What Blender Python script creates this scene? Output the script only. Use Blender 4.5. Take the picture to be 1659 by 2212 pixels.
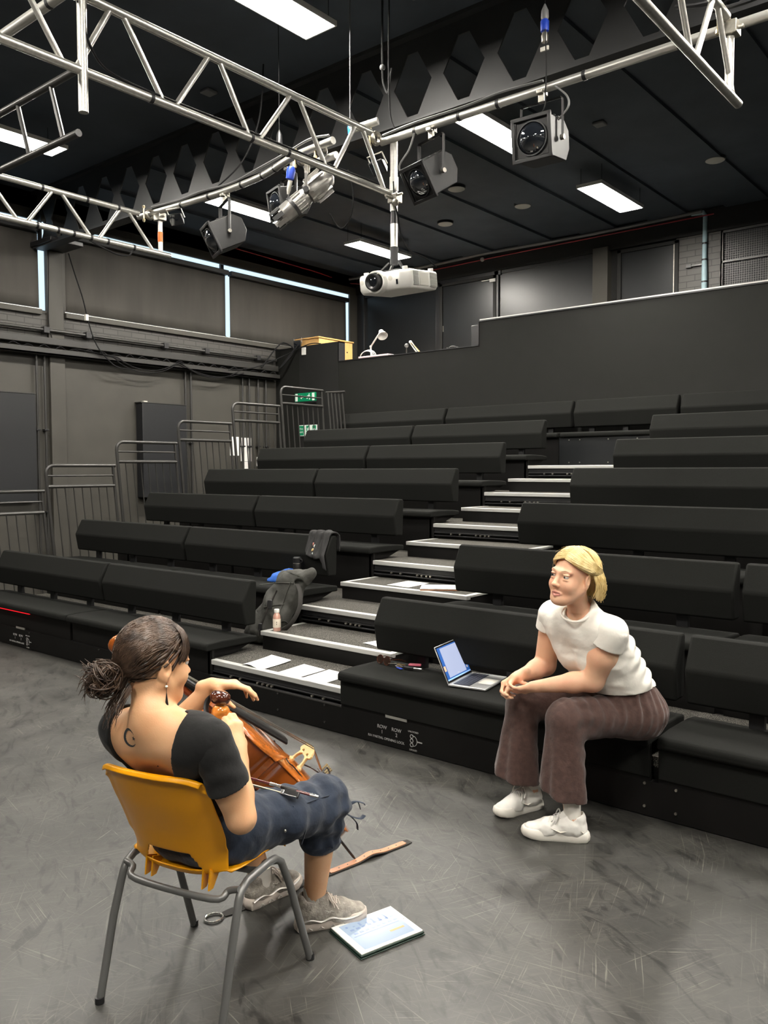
import bpy, math, random
import numpy as np
from mathutils import Vector, Matrix
from mathutils.bvhtree import BVHTree
for _o in list(bpy.data.objects): bpy.data.objects.remove(_o)
S = bpy.context.scene
COL = S.collection
R = math.radians
random.seed(7)

# ---------------------------------------------------------------- camera
cam = bpy.data.cameras.new('camera'); CAM = bpy.data.objects.new('camera', cam); COL.objects.link(CAM)
cam.sensor_fit = 'AUTO'; cam.sensor_width = 36.0
cam.lens = 36.0 * 1807.0 / 2212.0
CAM.location = (0, 0, 1.65)
CAM.rotation_euler = (Matrix.Rotation(R(39.557), 4, 'Z') @ Matrix.Rotation(R(90 - 2.95), 4, 'X') @ Matrix.Rotation(R(-0.17), 4, 'Z')).to_euler()
cam.clip_start = 0.05; cam.clip_end = 100
S.camera = CAM

# ---------------------------------------------------------------- colour management, daylight outside
S.view_settings.view_transform = 'Standard'
S.view_settings.look = 'None'
S.view_settings.gamma = 1.0
S.view_settings.use_curve_mapping = False
S.view_settings.exposure = 0.0
PANEL_POWER = 165.0        # ceiling light panels
SKY_POWER = 1.5           # daylight seen past the blinds
w = bpy.data.worlds.new('daylight'); S.world = w; w.use_nodes = True
w.node_tree.nodes['Background'].inputs[0].default_value = (0.62, 0.84, 1.0, 1)
w.node_tree.nodes['Background'].inputs[1].default_value = SKY_POWER

# ---------------------------------------------------------------- materials
def srgb(r, g, b):
    f = lambda c: c / 12.92 if c <= 0.04045 else ((c + 0.055) / 1.055) ** 2.4
    return (f(r / 255), f(g / 255), f(b / 255))

def mat(name, col, rough=0.5, metal=0.0, var=0.0, scale=8.0, bump=0.0, bscale=60.0, spec=0.5, coat=0.0, sss=0.0, emit=None, estr=0.0, stretch=None, trans=0.0, sheen=0.0):
    m = bpy.data.materials.new(name); m.use_nodes = True
    nt = m.node_tree; b = nt.nodes['Principled BSDF']
    I = b.inputs
    I['Base Color'].default_value = (*col, 1); I['Roughness'].default_value = rough; I['Metallic'].default_value = metal
    I['Specular IOR Level'].default_value = spec; I['Coat Weight'].default_value = coat
    if sss:
        I['Subsurface Weight'].default_value = sss; I['Subsurface Radius'].default_value = (1, .35, .2); I['Subsurface Scale'].default_value = 0.01
    if trans: I['Transmission Weight'].default_value = trans
    if sheen: I['Sheen Weight'].default_value = sheen
    if emit: I['Emission Color'].default_value = (*emit, 1); I['Emission Strength'].default_value = estr
    if var or bump:
        tc = nt.nodes.new('ShaderNodeTexCoord'); vec = tc.outputs['Object']
        if stretch:
            mp = nt.nodes.new('ShaderNodeMapping'); mp.inputs['Scale'].default_value = stretch
            nt.links.new(vec, mp.inputs['Vector']); vec = mp.outputs[0]
    if var:
        n = nt.nodes.new('ShaderNodeTexNoise'); n.inputs['Scale'].default_value = scale; n.inputs['Detail'].default_value = 6
        nt.links.new(vec, n.inputs['Vector'])
        r = nt.nodes.new('ShaderNodeValToRGB'); e = r.color_ramp.elements
        e[0].position = .3; e[1].position = .7
        e[0].color = (*[max(0, c * (1 - var)) for c in col], 1); e[1].color = (*[min(1, c * (1 + var)) for c in col], 1)
        nt.links.new(n.outputs['Fac'], r.inputs[0]); nt.links.new(r.outputs[0], I['Base Color'])
    if bump:
        n2 = nt.nodes.new('ShaderNodeTexNoise'); n2.inputs['Scale'].default_value = bscale; n2.inputs['Detail'].default_value = 4
        nt.links.new(vec, n2.inputs['Vector'])
        bp = nt.nodes.new('ShaderNodeBump'); bp.inputs['Strength'].default_value = bump; bp.inputs['Distance'].default_value = 0.01
        nt.links.new(n2.outputs['Fac'], bp.inputs['Height']); nt.links.new(bp.outputs[0], I['Normal'])
    return m

M = {}
M['black_wall'] = mat('black_wall_paint', (.011, .0108, .0104), .65, spec=.3, var=.12, scale=3, bump=.06, bscale=30)
M['grey_wall'] = mat('dark_grey_wall_paint', (.043, .040, .033), .6, var=.12, scale=2.5, bump=.05, bscale=40)
M['parapet'] = mat('parapet_paint', (.0100, .0102, .0088), .7, var=.06, scale=5, spec=.25)
M['ceil'] = mat('ceiling_paint', (.042, .052, .066), .75, var=.2, scale=2)
M['beam'] = mat('beam_paint', (.019, .0195, .020), .55, var=.15, scale=4)
M['gloss_black'] = mat('satin_black_board', (.010, .011, .012), .34, var=.15, scale=3)
M['flat_black'] = mat('flat_black_panel', (.006, .0065, .008), .55)
M['black_metal'] = mat('black_painted_metal', (.012, .012, .013), .4)
M['rail'] = mat('charcoal_rail_paint', (.03, .029, .027), .38)
M['fabric'] = mat('black_bench_fabric', (.0090, .0093, .0084), .88, var=.12, scale=140, bump=.12, bscale=300, spec=.12)
M['fascia'] = mat('black_fascia', (.0042, .0038, .0036), .55, var=.2, scale=6, spec=.22)
M['alu'] = mat('aluminium_tube', (.62, .61, .57), .38, .85, var=.1, scale=6, stretch=(1, 8, 8))
M['alu_flat'] = mat('aluminium_nosing', (.52, .52, .50), .42, .35)
M['steel'] = mat('clamp_steel', (.42, .40, .35), .35, .9, var=.25, scale=30)
M['brass'] = mat('clamp_brass', (.55, .47, .3), .35, .9, var=.2, scale=30)
M['lantern'] = mat('lantern_black', (.013, .013, .0135), .42, .1, var=.2, scale=20)
M['lantern_grey'] = mat('lantern_bare_metal', (.36, .35, .33), .35, .8, var=.2, scale=12)
M['lens'] = mat('lens_glass', (.01, .012, .016), .05, spec=1, coat=1)
M['cable'] = mat('black_cable', (.008, .008, .0085), .8, spec=.2)
M['grey_cable'] = mat('grey_cable', (.12, .12, .12), .5)
M['red_cable'] = mat('red_cable', (.3, .01, .015), .5)
M['tape'] = mat('black_tape', (.008, .008, .009), .5)
M['orange'] = mat('orange_sticker', (.75, .16, .02), .5)
M['blue'] = mat('blue_connector', (.01, .04, .35), .4)
M['blue_led'] = mat('light_blue_connector', (.03, .25, .7), .3)
M['white_plastic'] = mat('white_plastic', (.74, .73, .69), .42)
M['offwhite'] = mat('offwhite_paint', (.6, .58, .52), .45)
M['vent'] = mat('projector_vent', (.3, .3, .27), .5)
M['light'] = mat('light_diffuser', (.9, .9, .88), .5, emit=(1.0, .95, .86), estr=PANEL_POWER)
M['paper'] = mat('white_paper', (.83, .82, .78), .7, var=.02, scale=9)
M['wood'] = mat('beech_cabinet_wood', (.62, .36, .13), .45, var=.18, scale=5, stretch=(1, 12, 1))
M['green_sign'] = mat('green_sign', (.0, .17, .07), .4, emit=(.0, .2, .08), estr=.25)
M['green_lamp'] = mat('green_indicator', (.0, .5, .1), .4, emit=(.0, 1, .2), estr=4)
M['sign_white'] = mat('sign_white', (.8, .85, .8), .5)
M['lettering'] = mat('white_lettering', (.34, .34, .33), .6)
M['blue_conduit'] = mat('pale_blue_conduit', (.32, .45, .5), .5, var=.1, scale=9)
M['red_glow'] = mat('red_led_strip', (.6, .0, .01), .4, emit=(1, .01, .02), estr=1.2)
M['blind'] = mat('blackout_blind', (.047, .043, .037), .8, var=.22, scale=1.2, stretch=(1, 3, .5))
M['blind_rail'] = mat('blind_cassette', (.012, .012, .013), .5)
M['glass'] = None

def mk_floor():
    m = bpy.data.materials.new('scuffed_dance_floor'); m.use_nodes = True
    nt = m.node_tree; N = nt.nodes; L = nt.links; b = N['Principled BSDF']
    tc = N.new('ShaderNodeTexCoord')
    def noise(scale, detail=5, rot=0, sc=(1, 1, 1), dist=0, rough=.55):
        mp = N.new('ShaderNodeMapping'); mp.vector_type = 'TEXTURE'; mp.inputs['Rotation'].default_value = (0, 0, R(rot)); mp.inputs['Scale'].default_value = [1 / v for v in sc]
        L.new(tc.outputs['Object'], mp.inputs[0])
        n = N.new('ShaderNodeTexNoise'); n.inputs['Scale'].default_value = scale; n.inputs['Detail'].default_value = detail
        n.inputs['Distortion'].default_value = dist; n.inputs['Roughness'].default_value = rough
        L.new(mp.outputs[0], n.inputs['Vector']); return n.outputs['Fac']
    def ramp(x, p0, p1, c0=(0, 0, 0, 1), c1=(1, 1, 1, 1)):
        r = N.new('ShaderNodeValToRGB'); e = r.color_ramp.elements
        e[0].position = p0; e[1].position = p1; e[0].color = c0; e[1].color = c1
        L.new(x, r.inputs[0]); return r.outputs[0]
    def math_(op, a, bb):
        n = N.new('ShaderNodeMath'); n.operation = op
        for k, v in ((0, a), (1, bb)):
            if isinstance(v, (int, float)): n.inputs[k].default_value = v
            else: L.new(v, n.inputs[k])
        return n.outputs[0]
    base = ramp(noise(1.4, 8, 20, rough=.7), .32, .70, (.020, .0195, .018, 1), (.047, .0455, .041, 1))
    # scuffs: thin, randomly turned strokes
    sc = None
    for k, (rot, s, st, lo) in enumerate(((12, 3.2, (1, 46, 1), .66), (68, 2.4, (1, 60, 1), .67), (-38, 3.0, (1, 52, 1), .665), (115, 2.0, (1, 64, 1), .67), (-75, 3.6, (1, 40, 1), .67), (38, 4.6, (1, 36, 1), .675), (-12, 2.6, (1, 70, 1), .67))):
        a = ramp(noise(s, 3, rot, st, .55, .5), lo - .05, lo + .03)
        p = ramp(noise(1.3 + .3 * k, 3, rot * 2 + 31), .46, .66)
        q = math_('MULTIPLY', a, p)
        sc = q if sc is None else math_('MAXIMUM', sc, q)
    fine = ramp(noise(5, 5, 55, (1, 9, 1), 1.2), .55, .75)
    sc2 = math_('MAXIMUM', sc, math_('MULTIPLY', fine, .28))
    mx = N.new('ShaderNodeMixRGB'); L.new(math_('MULTIPLY', sc2, .5), mx.inputs[0]); L.new(base, mx.inputs[1]); mx.inputs[2].default_value = (.20, .19, .16, 1)
    dk = ramp(noise(3.4, 5, -30, (1, 3, 1), 2.2), .34, .46)
    mx2 = N.new('ShaderNodeMixRGB'); mx2.blend_type = 'MULTIPLY'; mx2.inputs[0].default_value = .7; L.new(mx.outputs[0], mx2.inputs[1]); L.new(dk, mx2.inputs[2])
    L.new(mx2.outputs[0], b.inputs['Base Color'])
    rr = math_('ADD', math_('MULTIPLY', noise(2.2, 7, 0, rough=.65), .34), .27)
    L.new(rr, b.inputs['Roughness']); b.inputs['Specular IOR Level'].default_value = .6
    bp = N.new('ShaderNodeBump'); bp.inputs['Strength'].default_value = .12; bp.inputs['Distance'].default_value = .004
    L.new(math_('ADD', sc2, noise(14, 5)), bp.inputs['Height']); L.new(bp.outputs[0], b.inputs['Normal'])
    return m
M['floor'] = mk_floor()

def mk_carpet():
    m = bpy.data.materials.new('speckled_grey_carpet'); m.use_nodes = True
    nt = m.node_tree; N = nt.nodes; L = nt.links; b = N['Principled BSDF']
    tc = N.new('ShaderNodeTexCoord')
    n = N.new('ShaderNodeTexNoise'); n.inputs['Scale'].default_value = 230; n.inputs['Detail'].default_value = 3
    L.new(tc.outputs['Object'], n.inputs['Vector'])
    r = N.new('ShaderNodeValToRGB'); e = r.color_ramp.elements
    e[0].position = .40; e[0].color = (.010, .010, .0095, 1); e[1].position = .72; e[1].color = (.19, .18, .16, 1)
    L.new(n.outputs['Fac'], r.inputs[0])
    L.new(r.outputs[0], b.inputs['Base Color'])
    b.inputs['Roughness'].default_value = .95; b.inputs['Specular IOR Level'].default_value = .1
    bp = N.new('ShaderNodeBump'); bp.inputs['Strength'].default_value = .4; bp.inputs['Distance'].default_value = .004
    L.new(n.outputs['Fac'], bp.inputs['Height']); L.new(bp.outputs[0], b.inputs['Normal'])
    return m
M['carpet'] = mk_carpet()

def mk_brick(name, axis, col=(.055, .052, .047), bw=.225, rh=.075):
    m = bpy.data.materials.new(name); m.use_nodes = True
    nt = m.node_tree; N = nt.nodes; L = nt.links; b = N['Principled BSDF']
    tc = N.new('ShaderNodeTexCoord'); sx = N.new('ShaderNodeSeparateXYZ'); cb = N.new('ShaderNodeCombineXYZ')
    L.new(tc.outputs['Object'], sx.inputs[0]); L.new(sx.outputs[axis], cb.inputs[0]); L.new(sx.outputs['Z'], cb.inputs[1])
    br = N.new('ShaderNodeTexBrick'); L.new(cb.outputs[0], br.inputs['Vector'])
    br.inputs['Color1'].default_value = (*col, 1); br.inputs['Color2'].default_value = (*[c * .85 for c in col], 1); br.inputs['Mortar'].default_value = (*[c * .35 for c in col], 1)
    br.inputs['Scale'].default_value = 1; br.inputs['Mortar Size'].default_value = .006; br.inputs['Brick Width'].default_value = bw; br.inputs['Row Height'].default_value = rh
    L.new(br.outputs['Color'], b.inputs['Base Color']); b.inputs['Roughness'].default_value = .55
    bp = N.new('ShaderNodeBump'); bp.inputs['Strength'].default_value = .7; bp.inputs['Distance'].default_value = .008; bp.invert = True
    L.new(br.outputs['Fac'], bp.inputs['Height']); L.new(bp.outputs[0], b.inputs['Normal'])
    return m
M['brick_side'] = mk_brick('black_painted_brick_side', 'Y')
M['brick_back'] = mk_brick('black_painted_brick_back', 'X', rh=.085)

def mk_glass():
    m = bpy.data.materials.new('window_glass'); m.use_nodes = True
    nt = m.node_tree; N = nt.nodes; L = nt.links
    out = N['Material Output']; N.remove(N['Principled BSDF'])
    t = N.new('ShaderNodeBsdfTransparent'); g = N.new('ShaderNodeBsdfGlossy'); g.inputs['Roughness'].default_value = .02
    mx = N.new('ShaderNodeMixShader'); mx.inputs[0].default_value = .06
    L.new(t.outputs[0], mx.inputs[1]); L.new(g.outputs[0], mx.inputs[2]); L.new(mx.outputs[0], out.inputs[0])
    return m
M['glass'] = mk_glass()

# ---------------------------------------------------------------- mesh helpers
class MB:
    def __init__(self): self.v = []; self.f = []; self.m = []; self.X = Matrix.Identity(4); self.mi = 0
    def at(self, mtx): self.X = mtx; return self
    def idx(self, i): self.mi = i; return self
    def add(self, vs, fs):
        o = len(self.v)
        self.v += [tuple(self.X @ Vector(p)) for p in vs]
        self.f += [tuple(o + i for i in f) for f in fs]; self.m += [self.mi] * len(fs)
        return self
    def box(self, lo, hi):
        (a, b, c), (d, e, f) = lo, hi
        return self.add([(a, b, c), (d, b, c), (d, e, c), (a, e, c), (a, b, f), (d, b, f), (d, e, f), (a, e, f)],
                        [(0, 3, 2, 1), (4, 5, 6, 7), (0, 1, 5, 4), (1, 2, 6, 5), (2, 3, 7, 6), (3, 0, 4, 7)])
    def cbox(self, c, s): return self.box([c[i] - s[i] / 2 for i in range(3)], [c[i] + s[i] / 2 for i in range(3)])
    def prism(self, poly, axis, a, b):
        # poly: list of 2-D points; axis 'x': (y,z), 'y': (x,z), 'z': (x,y)
        k = 'xyz'.index(axis); n = len(poly); vs = []
        for h in (a, b):
            for p in poly:
                q = list(p); q.insert(k, h); vs.append(q)
        return self.add(vs, [tuple(range(n - 1, -1, -1)), tuple(range(n, 2 * n))] + [(i, (i + 1) % n, n + (i + 1) % n, n + i) for i in range(n)])
    def loft(self, rings, cap=True, closed=False):
        n = len(rings[0]); vs = [p for r in rings for p in r]; fs = []
        K = len(rings)
        for k in range(K if closed else K - 1):
            k2 = (k + 1) % K
            for i in range(n): fs.append((k * n + i, k * n + (i + 1) % n, k2 * n + (i + 1) % n, k2 * n + i))
        if cap and not closed: fs += [tuple(range(n - 1, -1, -1)), tuple((K - 1) * n + i for i in range(n))]
        return self.add(vs, fs)
    def tube(self, path, r, n=10, closed=False, flat=None):
        P = [Vector(p) for p in path]; K = len(P); rings = []; prev = None
        for k in range(K):
            a = P[(k - 1) % K] if (closed or k > 0) else P[k]; b = P[(k + 1) % K] if (closed or k < K - 1) else P[k]
            t = (b - a); t = t.normalized() if t.length > 1e-9 else Vector((0, 0, 1))
            if prev is None:
                up = Vector((0, 0, 1)) if abs(t.z) < .9 else Vector((1, 0, 0))
                u = t.cross(up).normalized()
            else:
                u = prev - t * prev.dot(t); u = u.normalized() if u.length > 1e-6 else t.orthogonal().normalized()
            prev = u; v2 = t.cross(u)
            rr = r[k] if isinstance(r, (list, tuple)) else r
            fl = flat or 1.0
            rings.append([tuple(P[k] + u * (rr * math.cos(2 * math.pi * i / n)) + v2 * (rr * fl * math.sin(2 * math.pi * i / n))) for i in range(n)])
        return self.loft(rings, True, closed)
    def cyl(self, a, b, r, n=16, r2=None): return self.tube([a, b], [r, r if r2 is None else r2], n)
    def lathe(self, prof, n=24):
        return self.loft([[(r * math.cos(2 * math.pi * i / n), r * math.sin(2 * math.pi * i / n), z) for i in range(n)] for r, z in prof])
    def sph(self, c, r, n=12, sc=(1, 1, 1)):
        rings = []
        for k in range(1, n):
            t = math.pi * k / n
            rings.append([(c[0] + sc[0] * r * math.sin(t) * math.cos(2 * math.pi * i / (2 * n)), c[1] + sc[1] * r * math.sin(t) * math.sin(2 * math.pi * i / (2 * n)), c[2] - sc[2] * r * math.cos(t)) for i in range(2 * n)])
        return self.loft(rings)
    def build(self, name, mats, parent=None, bevel=0, seg=2, smooth=40, sub=0):
        me = bpy.data.meshes.new(name); me.from_pydata(self.v, [], self.f)
        mats = mats if isinstance(mats, (list, tuple)) else [mats]
        for mm in mats: me.materials.append(M[mm] if isinstance(mm, str) else mm)
        me.polygons.foreach_set('material_index', self.m)
        if smooth:
            me.polygons.foreach_set('use_smooth', [True] * len(me.polygons)); me.set_sharp_from_angle(angle=R(smooth))
        me.update()
        o = bpy.data.objects.new(name, me); COL.objects.link(o)
        adopt(o, parent)
        if bevel:
            md = o.modifiers.new('b', 'BEVEL'); md.width = bevel; md.segments = seg; md.limit_method = 'ANGLE'; md.angle_limit = R(35)
            md.harden_normals = False
        if sub:
            md = o.modifiers.new('s', 'SUBSURF'); md.levels = sub; md.render_levels = sub
        return o

def tag(o, label=None, cat=None, group=None, kind=None):
    if label: o['label'] = label
    if cat: o['category'] = cat
    if group: o['group'] = group
    if kind: o['kind'] = kind
    return o
INV = {}                  # things whose parts are given in room coordinates
def thing(name, label, cat, loc=(0, 0, 0), rz=0, group=None, room=False):
    o = bpy.data.objects.new(name, None); COL.objects.link(o); o.empty_display_size = .1
    o.location = loc; o.rotation_euler = (0, 0, rz)
    if room: INV[o.name] = (Matrix.Translation(Vector(loc)) @ Matrix.Rotation(rz, 4, 'Z')).inverted()
    return tag(o, label, cat, group)
def adopt(o, parent):
    if parent:
        o.parent = parent
        if parent.name in INV: o.matrix_parent_inverse = INV[parent.name]
    return o
def struct(o): return tag(o, kind='structure')
def copy_tree(o, parent=None):
    c = o.copy(); COL.objects.link(c)
    c.parent = parent
    for ch in list(o.children): copy_tree(ch, c)
    return c
def frame(origin, xdir, zdir=(0, 0, 1)):
    # matrix whose local x runs along xdir and z near zdir
    x = Vector(xdir).normalized(); y = Vector(zdir).cross(x).normalized(); z = x.cross(y)
    m = Matrix((x, y, z)).transposed().to_4x4(); m.translation = Vector(origin); return m
def aim(origin, ydir, up=(0, 0, 1)):
    y = Vector(ydir).normalized(); x = y.cross(Vector(up)).normalized(); z = x.cross(y)
    m = Matrix((x, y, z)).transposed().to_4x4(); m.translation = Vector(origin); return m
def catenary(a, b, sag, n=10):
    a = Vector(a); b = Vector(b)
    return [tuple(a.lerp(b, i / n) - Vector((0, 0, sag * 4 * (i / n) * (1 - i / n)))) for i in range(n + 1)]
def smooth_path(pts, n=6):
    P = [Vector(p) for p in pts]; out = []
    for k in range(len(P) - 1):
        p0 = P[max(k - 1, 0)]; p1 = P[k]; p2 = P[k + 1]; p3 = P[min(k + 2, len(P) - 1)]
        for i in range(n):
            t = i / n
            out.append(.5 * ((2 * p1) + (p2 - p0) * t + (2 * p0 - 5 * p1 + 4 * p2 - p3) * t * t + (3 * p1 - p0 - 3 * p2 + p3) * t ** 3))
    out.append(P[-1]); return [tuple(p) for p in out]
def text(name, body, size, mtx, parent, mt='lettering', align='CENTER'):
    cu = bpy.data.curves.new(name, 'FONT'); cu.body = body; cu.size = size; cu.extrude = .0006; cu.align_x = align; cu.align_y = 'CENTER'
    tmp = bpy.data.objects.new('tmp', cu); COL.objects.link(tmp)
    me = bpy.data.meshes.new_from_object(tmp.evaluated_get(bpy.context.evaluated_depsgraph_get())); me.transform(mtx)
    bpy.data.objects.remove(tmp); bpy.data.curves.remove(cu); me.materials.clear(); me.materials.append(M[mt]); me.name = name
    o = bpy.data.objects.new(name, me); COL.objects.link(o)
    return adopt(o, parent)

# ================================================================ the room
XL, YP, YB, ZC = -10.4, 9.75, 11.9, 5.2
XR, YF = 4.6, -4.5
struct(MB().box((XL - .25, YF - .2, -.12), (XR + .2, YB + .2, 0)).build('floor', 'floor'))
mb = MB().box((XL - .25, YF - .2, ZC), (XR + .2, YB + .2, ZC + .15))
struct(mb.build('ceiling', 'ceil'))
mb = MB()
for k in range(14):                                    # broad shallow deck ribs running away from the seats' front
    x = XL + .35 + k * 1.05
    mb.box((x, 5.75, ZC - .035), (x + .55, YB - .05, ZC + .01))
struct(mb.build('trim_1', 'ceil'))

# left wall with its long high windows
mb = MB()
mb.box((XL - .25, YF - .2, 0), (XL, YB + .2, 3.30))
mb.box((XL - .25, YF - .2, 3.68), (XL, YB + .2, 3.715))
mb.box((XL - .04, YF - .2, 4.86), (XL, YB + .2, ZC)); mb.box((XL - .25, YF - .2, 4.99), (XL, YB + .2, ZC))
mb.box((XL - .25, YF - .2, 3.7), (XL, 2.2, 4.99))
for y0, y1, k0, k1 in ((5.70, 5.93, 5.87, 5.99), (11.62, YB, 11.86, YB + .2)):
    mb.box((XL - .04, y0, 3.7), (XL, y1, 4.87)); mb.box((XL - .25, k0, 3.7), (XL - .03, k1, 5.0))
struct(mb.build('wall_left', 'grey_wall', bevel=.004))
struct(MB().box((XL - .24, YF - .2, 3.29), (XL - .004, YB + .2, 3.69)).build('trim_2', 'brick_side'))
mb = MB().box((XL - .01, 5.705, 0), (XL + .055, 5.915, 3.14)).box((XL - .01, 5.705, 3.30), (XL + .03, 5.925, 4.5))
struct(mb.build('trim_3', 'grey_wall', bevel=.004))
struct(MB().box((XL - .02, YF, 3.655), (XL + .045, 5.62, 3.725)).box((XL - .02, 5.95, 3.655), (XL + .045, YB, 3.725)).build('trim_4', 'grey_wall', bevel=.006))
struct(MB().box((XL - .02, YF, 3.725), (XL + .02, 5.62, 3.735)).box((XL - .02, 5.95, 3.725), (XL + .02, 11.6, 3.735)).build('trim_5', 'alu'))
for i, (y0, y1) in enumerate(((2.2, 5.87), (5.99, 8.74), (8.74, 11.86))):
    f = MB()
    for a, b in (((y0, 3.715), (y0 + .03, 4.99)), ((y1 - .03, 3.715), (y1, 4.99)), ((y0, 3.715), (y1, 3.745)), ((y0, 4.965), (y1, 4.99))):
        f.box((XL - .17, a[0], a[1]), (XL - .13, b[0], b[1]))
    fo = struct(f.build('window_%d' % (i + 1), 'black_metal'))
    MB().box((XL - .155, y0 + .03, 3.745), (XL - .15, y1 - .03, 4.965)).build('pane', 'glass', fo)
# blackout blinds (things)
for lab, y0, y1 in (('blackout roller blind left of the wall pillar, over the leftmost high window', 2.45, 5.615),
                    ('wide blackout roller blind between the wall pillar and the bright vertical gap', 5.96, 8.715),
                    ('darkest blackout roller blind, over the high window nearest the back corner', 8.80, 11.545)):
    t = thing('roller_blind', lab, 'blind', (XL - .03, (y0 + y1) / 2, 3.74), room=True, group='blackout blinds on the high windows')
    rng = random.Random(int(y0 * 10)); K = 40; rows = []
    for k in range(K + 1):
        y = y0 + (y1 - y0) * k / K; dx = .006 * math.sin(k * .9 + y0) + .004 * rng.random()
        rows.append([(XL - .035 + dx * (1 - j / 6), y, 3.745 + (4.72 - 3.745) * j / 6) for j in range(7)])
    vs = [p for r in rows for p in r]; fs = [(k * 7 + j, (k + 1) * 7 + j, (k + 1) * 7 + j + 1, k * 7 + j + 1) for k in range(K) for j in range(6)]
    o = MB().add(vs, fs).build('blind_cloth', 'blind', t)
    md = o.modifiers.new('t', 'SOLIDIFY'); md.thickness = .002
    MB().box((XL - .055, y0 - .02, 4.70), (XL + .045, y1 + .02, 4.775)).build('cassette', 'blind_rail', t, bevel=.01)
    MB().cyl((XL - .035, y0, 3.748), (XL - .035, y1, 3.748), .011).build('bottom_bar', 'black_metal', t)

# far walls
mb = MB().box((XL, YB, 0), (XR, YB + .2, ZC)); struct(mb.build('wall_back', 'black_wall'))
struct(MB().box((XR, YF - .2, 0), (XR + .2, YB + .2, ZC)).build('wall_right', 'black_wall'))
struct(MB().box((XL, YF - .2, 0), (XR, YF, ZC)).build('wall_front', 'black_wall'))
struct(MB().box((XL, YP + .14, 0), (XR, YB, 2.55)).build('trim_6', 'black_wall'))              # control-gallery floor

# stepped gallery parapet
prof = [(XL, 0), (XR, 0), (XR, 3.665), (-6.36, 3.665), (-6.36, 3.335), (-8.96, 3.335), (-8.96, 3.635), (XL, 3.635)]
struct(MB().prism(prof[::-1], 'y', YP, YP + .12).build('wall_gallery', 'parapet'))
struct(MB().box((-9.83, YP - .012, 0), (-8.96, YP + .001, 3.63)).build('trim_7', 'black_wall'))
mb = MB()
mb.box((-6.375, YP - .012, 3.655), (XR, YP + .13, 3.672)); mb.box((-6.375, YP - .012, 3.335), (-6.355, YP + .13, 3.672))
mb.box((-8.97, YP - .012, 3.328), (-6.355, YP + .13, 3.345)); mb.box((-8.97, YP - .012, 3.335), (-8.95, YP + .13, 3.645)); mb.box((XL, YP - .012, 3.628), (-8.95, YP + .13, 3.645))
struct(mb.build('trim_8', 'black_metal'))
struct(MB().box((-6.35, YP + .004, 3.672), (XR, YP + .125, 3.69)).build('trim_9', 'alu_flat'))
# desk surface of the gallery
d = tag(MB().box((-8.93, YP + .15, 3.30), (-6.4, YP + .85, 3.34)).box((-8.9, YP + .15, 2.55), (-8.85, YP + .8, 3.3)).box((-6.5, YP + .15, 2.55), (-6.45, YP + .8, 3.3)).build('control_desk', 'offwhite', bevel=.004), 'pale control desk top running behind the low part of the gallery parapet', 'desk')

# back wall: header, boards, doors, pillar, brick, mesh vent
struct(MB().box((XL, YB - .10, 4.87), (XR, YB + .01, ZC)).build('trim_10', 'black_wall'))
struct(MB().box((-5.66, YB - .14, 2.55), (-5.42, YB + .01, 4.92)).build('trim_11', 'grey_wall', bevel=.004))
struct(MB().box((-4.43, YB - .06, 2.55), (-3.80, YB + .01, 4.9)).build('trim_12', 'brick_back'))
mb = MB()
for x0, x1 in ((-10.25, -8.62), (-7.34, -5.68)):
    mb.box((x0, YB - .035, 2.6), (x1, YB + .01, 4.83))
struct(mb.build('trim_13', 'gloss_black', bevel=.004))
struct(MB().box((-10.39, YB - .09, 2.55), (-10.22, YB, 4.87)).box((-8.60, YB - .07, 2.55), (-8.50, YB, 4.85)).box((-7.42, YB - .07, 2.55), (-7.34, YB, 4.87)).box((-10.4, YB - .07, 4.80), (-7.3, YB, 4.88)).box((-7.3, YB - .05, 4.82), (-5.6, YB, 4.88)).build('trim_14', 'black_metal', bevel=.005))
for i, (x0, x1, zt) in enumerate(((-8.46, -7.44, 4.76), (-5.24, -4.45, 4.80))):
    o = struct(MB().box((x0, YB - .05, 2.58), (x1, YB + .01, zt)).build('door_%d' % (i + 1), 'gloss_black', bevel=.004))
    f = MB()
    for a, b in (((x0 - .06, 2.58), (x0, zt + .05)), ((x1, 2.58), (x1 + .06, zt + .05)), ((x0 - .06, zt), (x1 + .06, zt + .05))):
        f.box((a[0], YB - .08, a[1]), (b[0], YB, b[1]))
    f.build('door_frame', 'black_wall', o, bevel=.004)
    if i == 0:
        MB().box((x1 - .06, YB - .09, 4.70), (x1 + .05, YB - .05, 4.75)).box((x1 - .22, YB - .085, 4.735), (x1 - .05, YB - .065, 4.745)).build('door_closer', 'white_plastic', o)
        MB().cyl((x1 - .1, YB - .1, 3.9), (x1 - .1, YB - .1, 4.05), .012).build('door_handle', 'steel', o)
        MB().box((x0 - .005, YB - .06, 4.0), (x0 + .012, YB - .045, 4.1)).build('hinge', 'steel', o)
    else:
        MB().box((x1 - .012, YB - .06, 2.6), (x1 + .01, YB - .075, zt)).build('edge_strip', 'steel', o)
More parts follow.
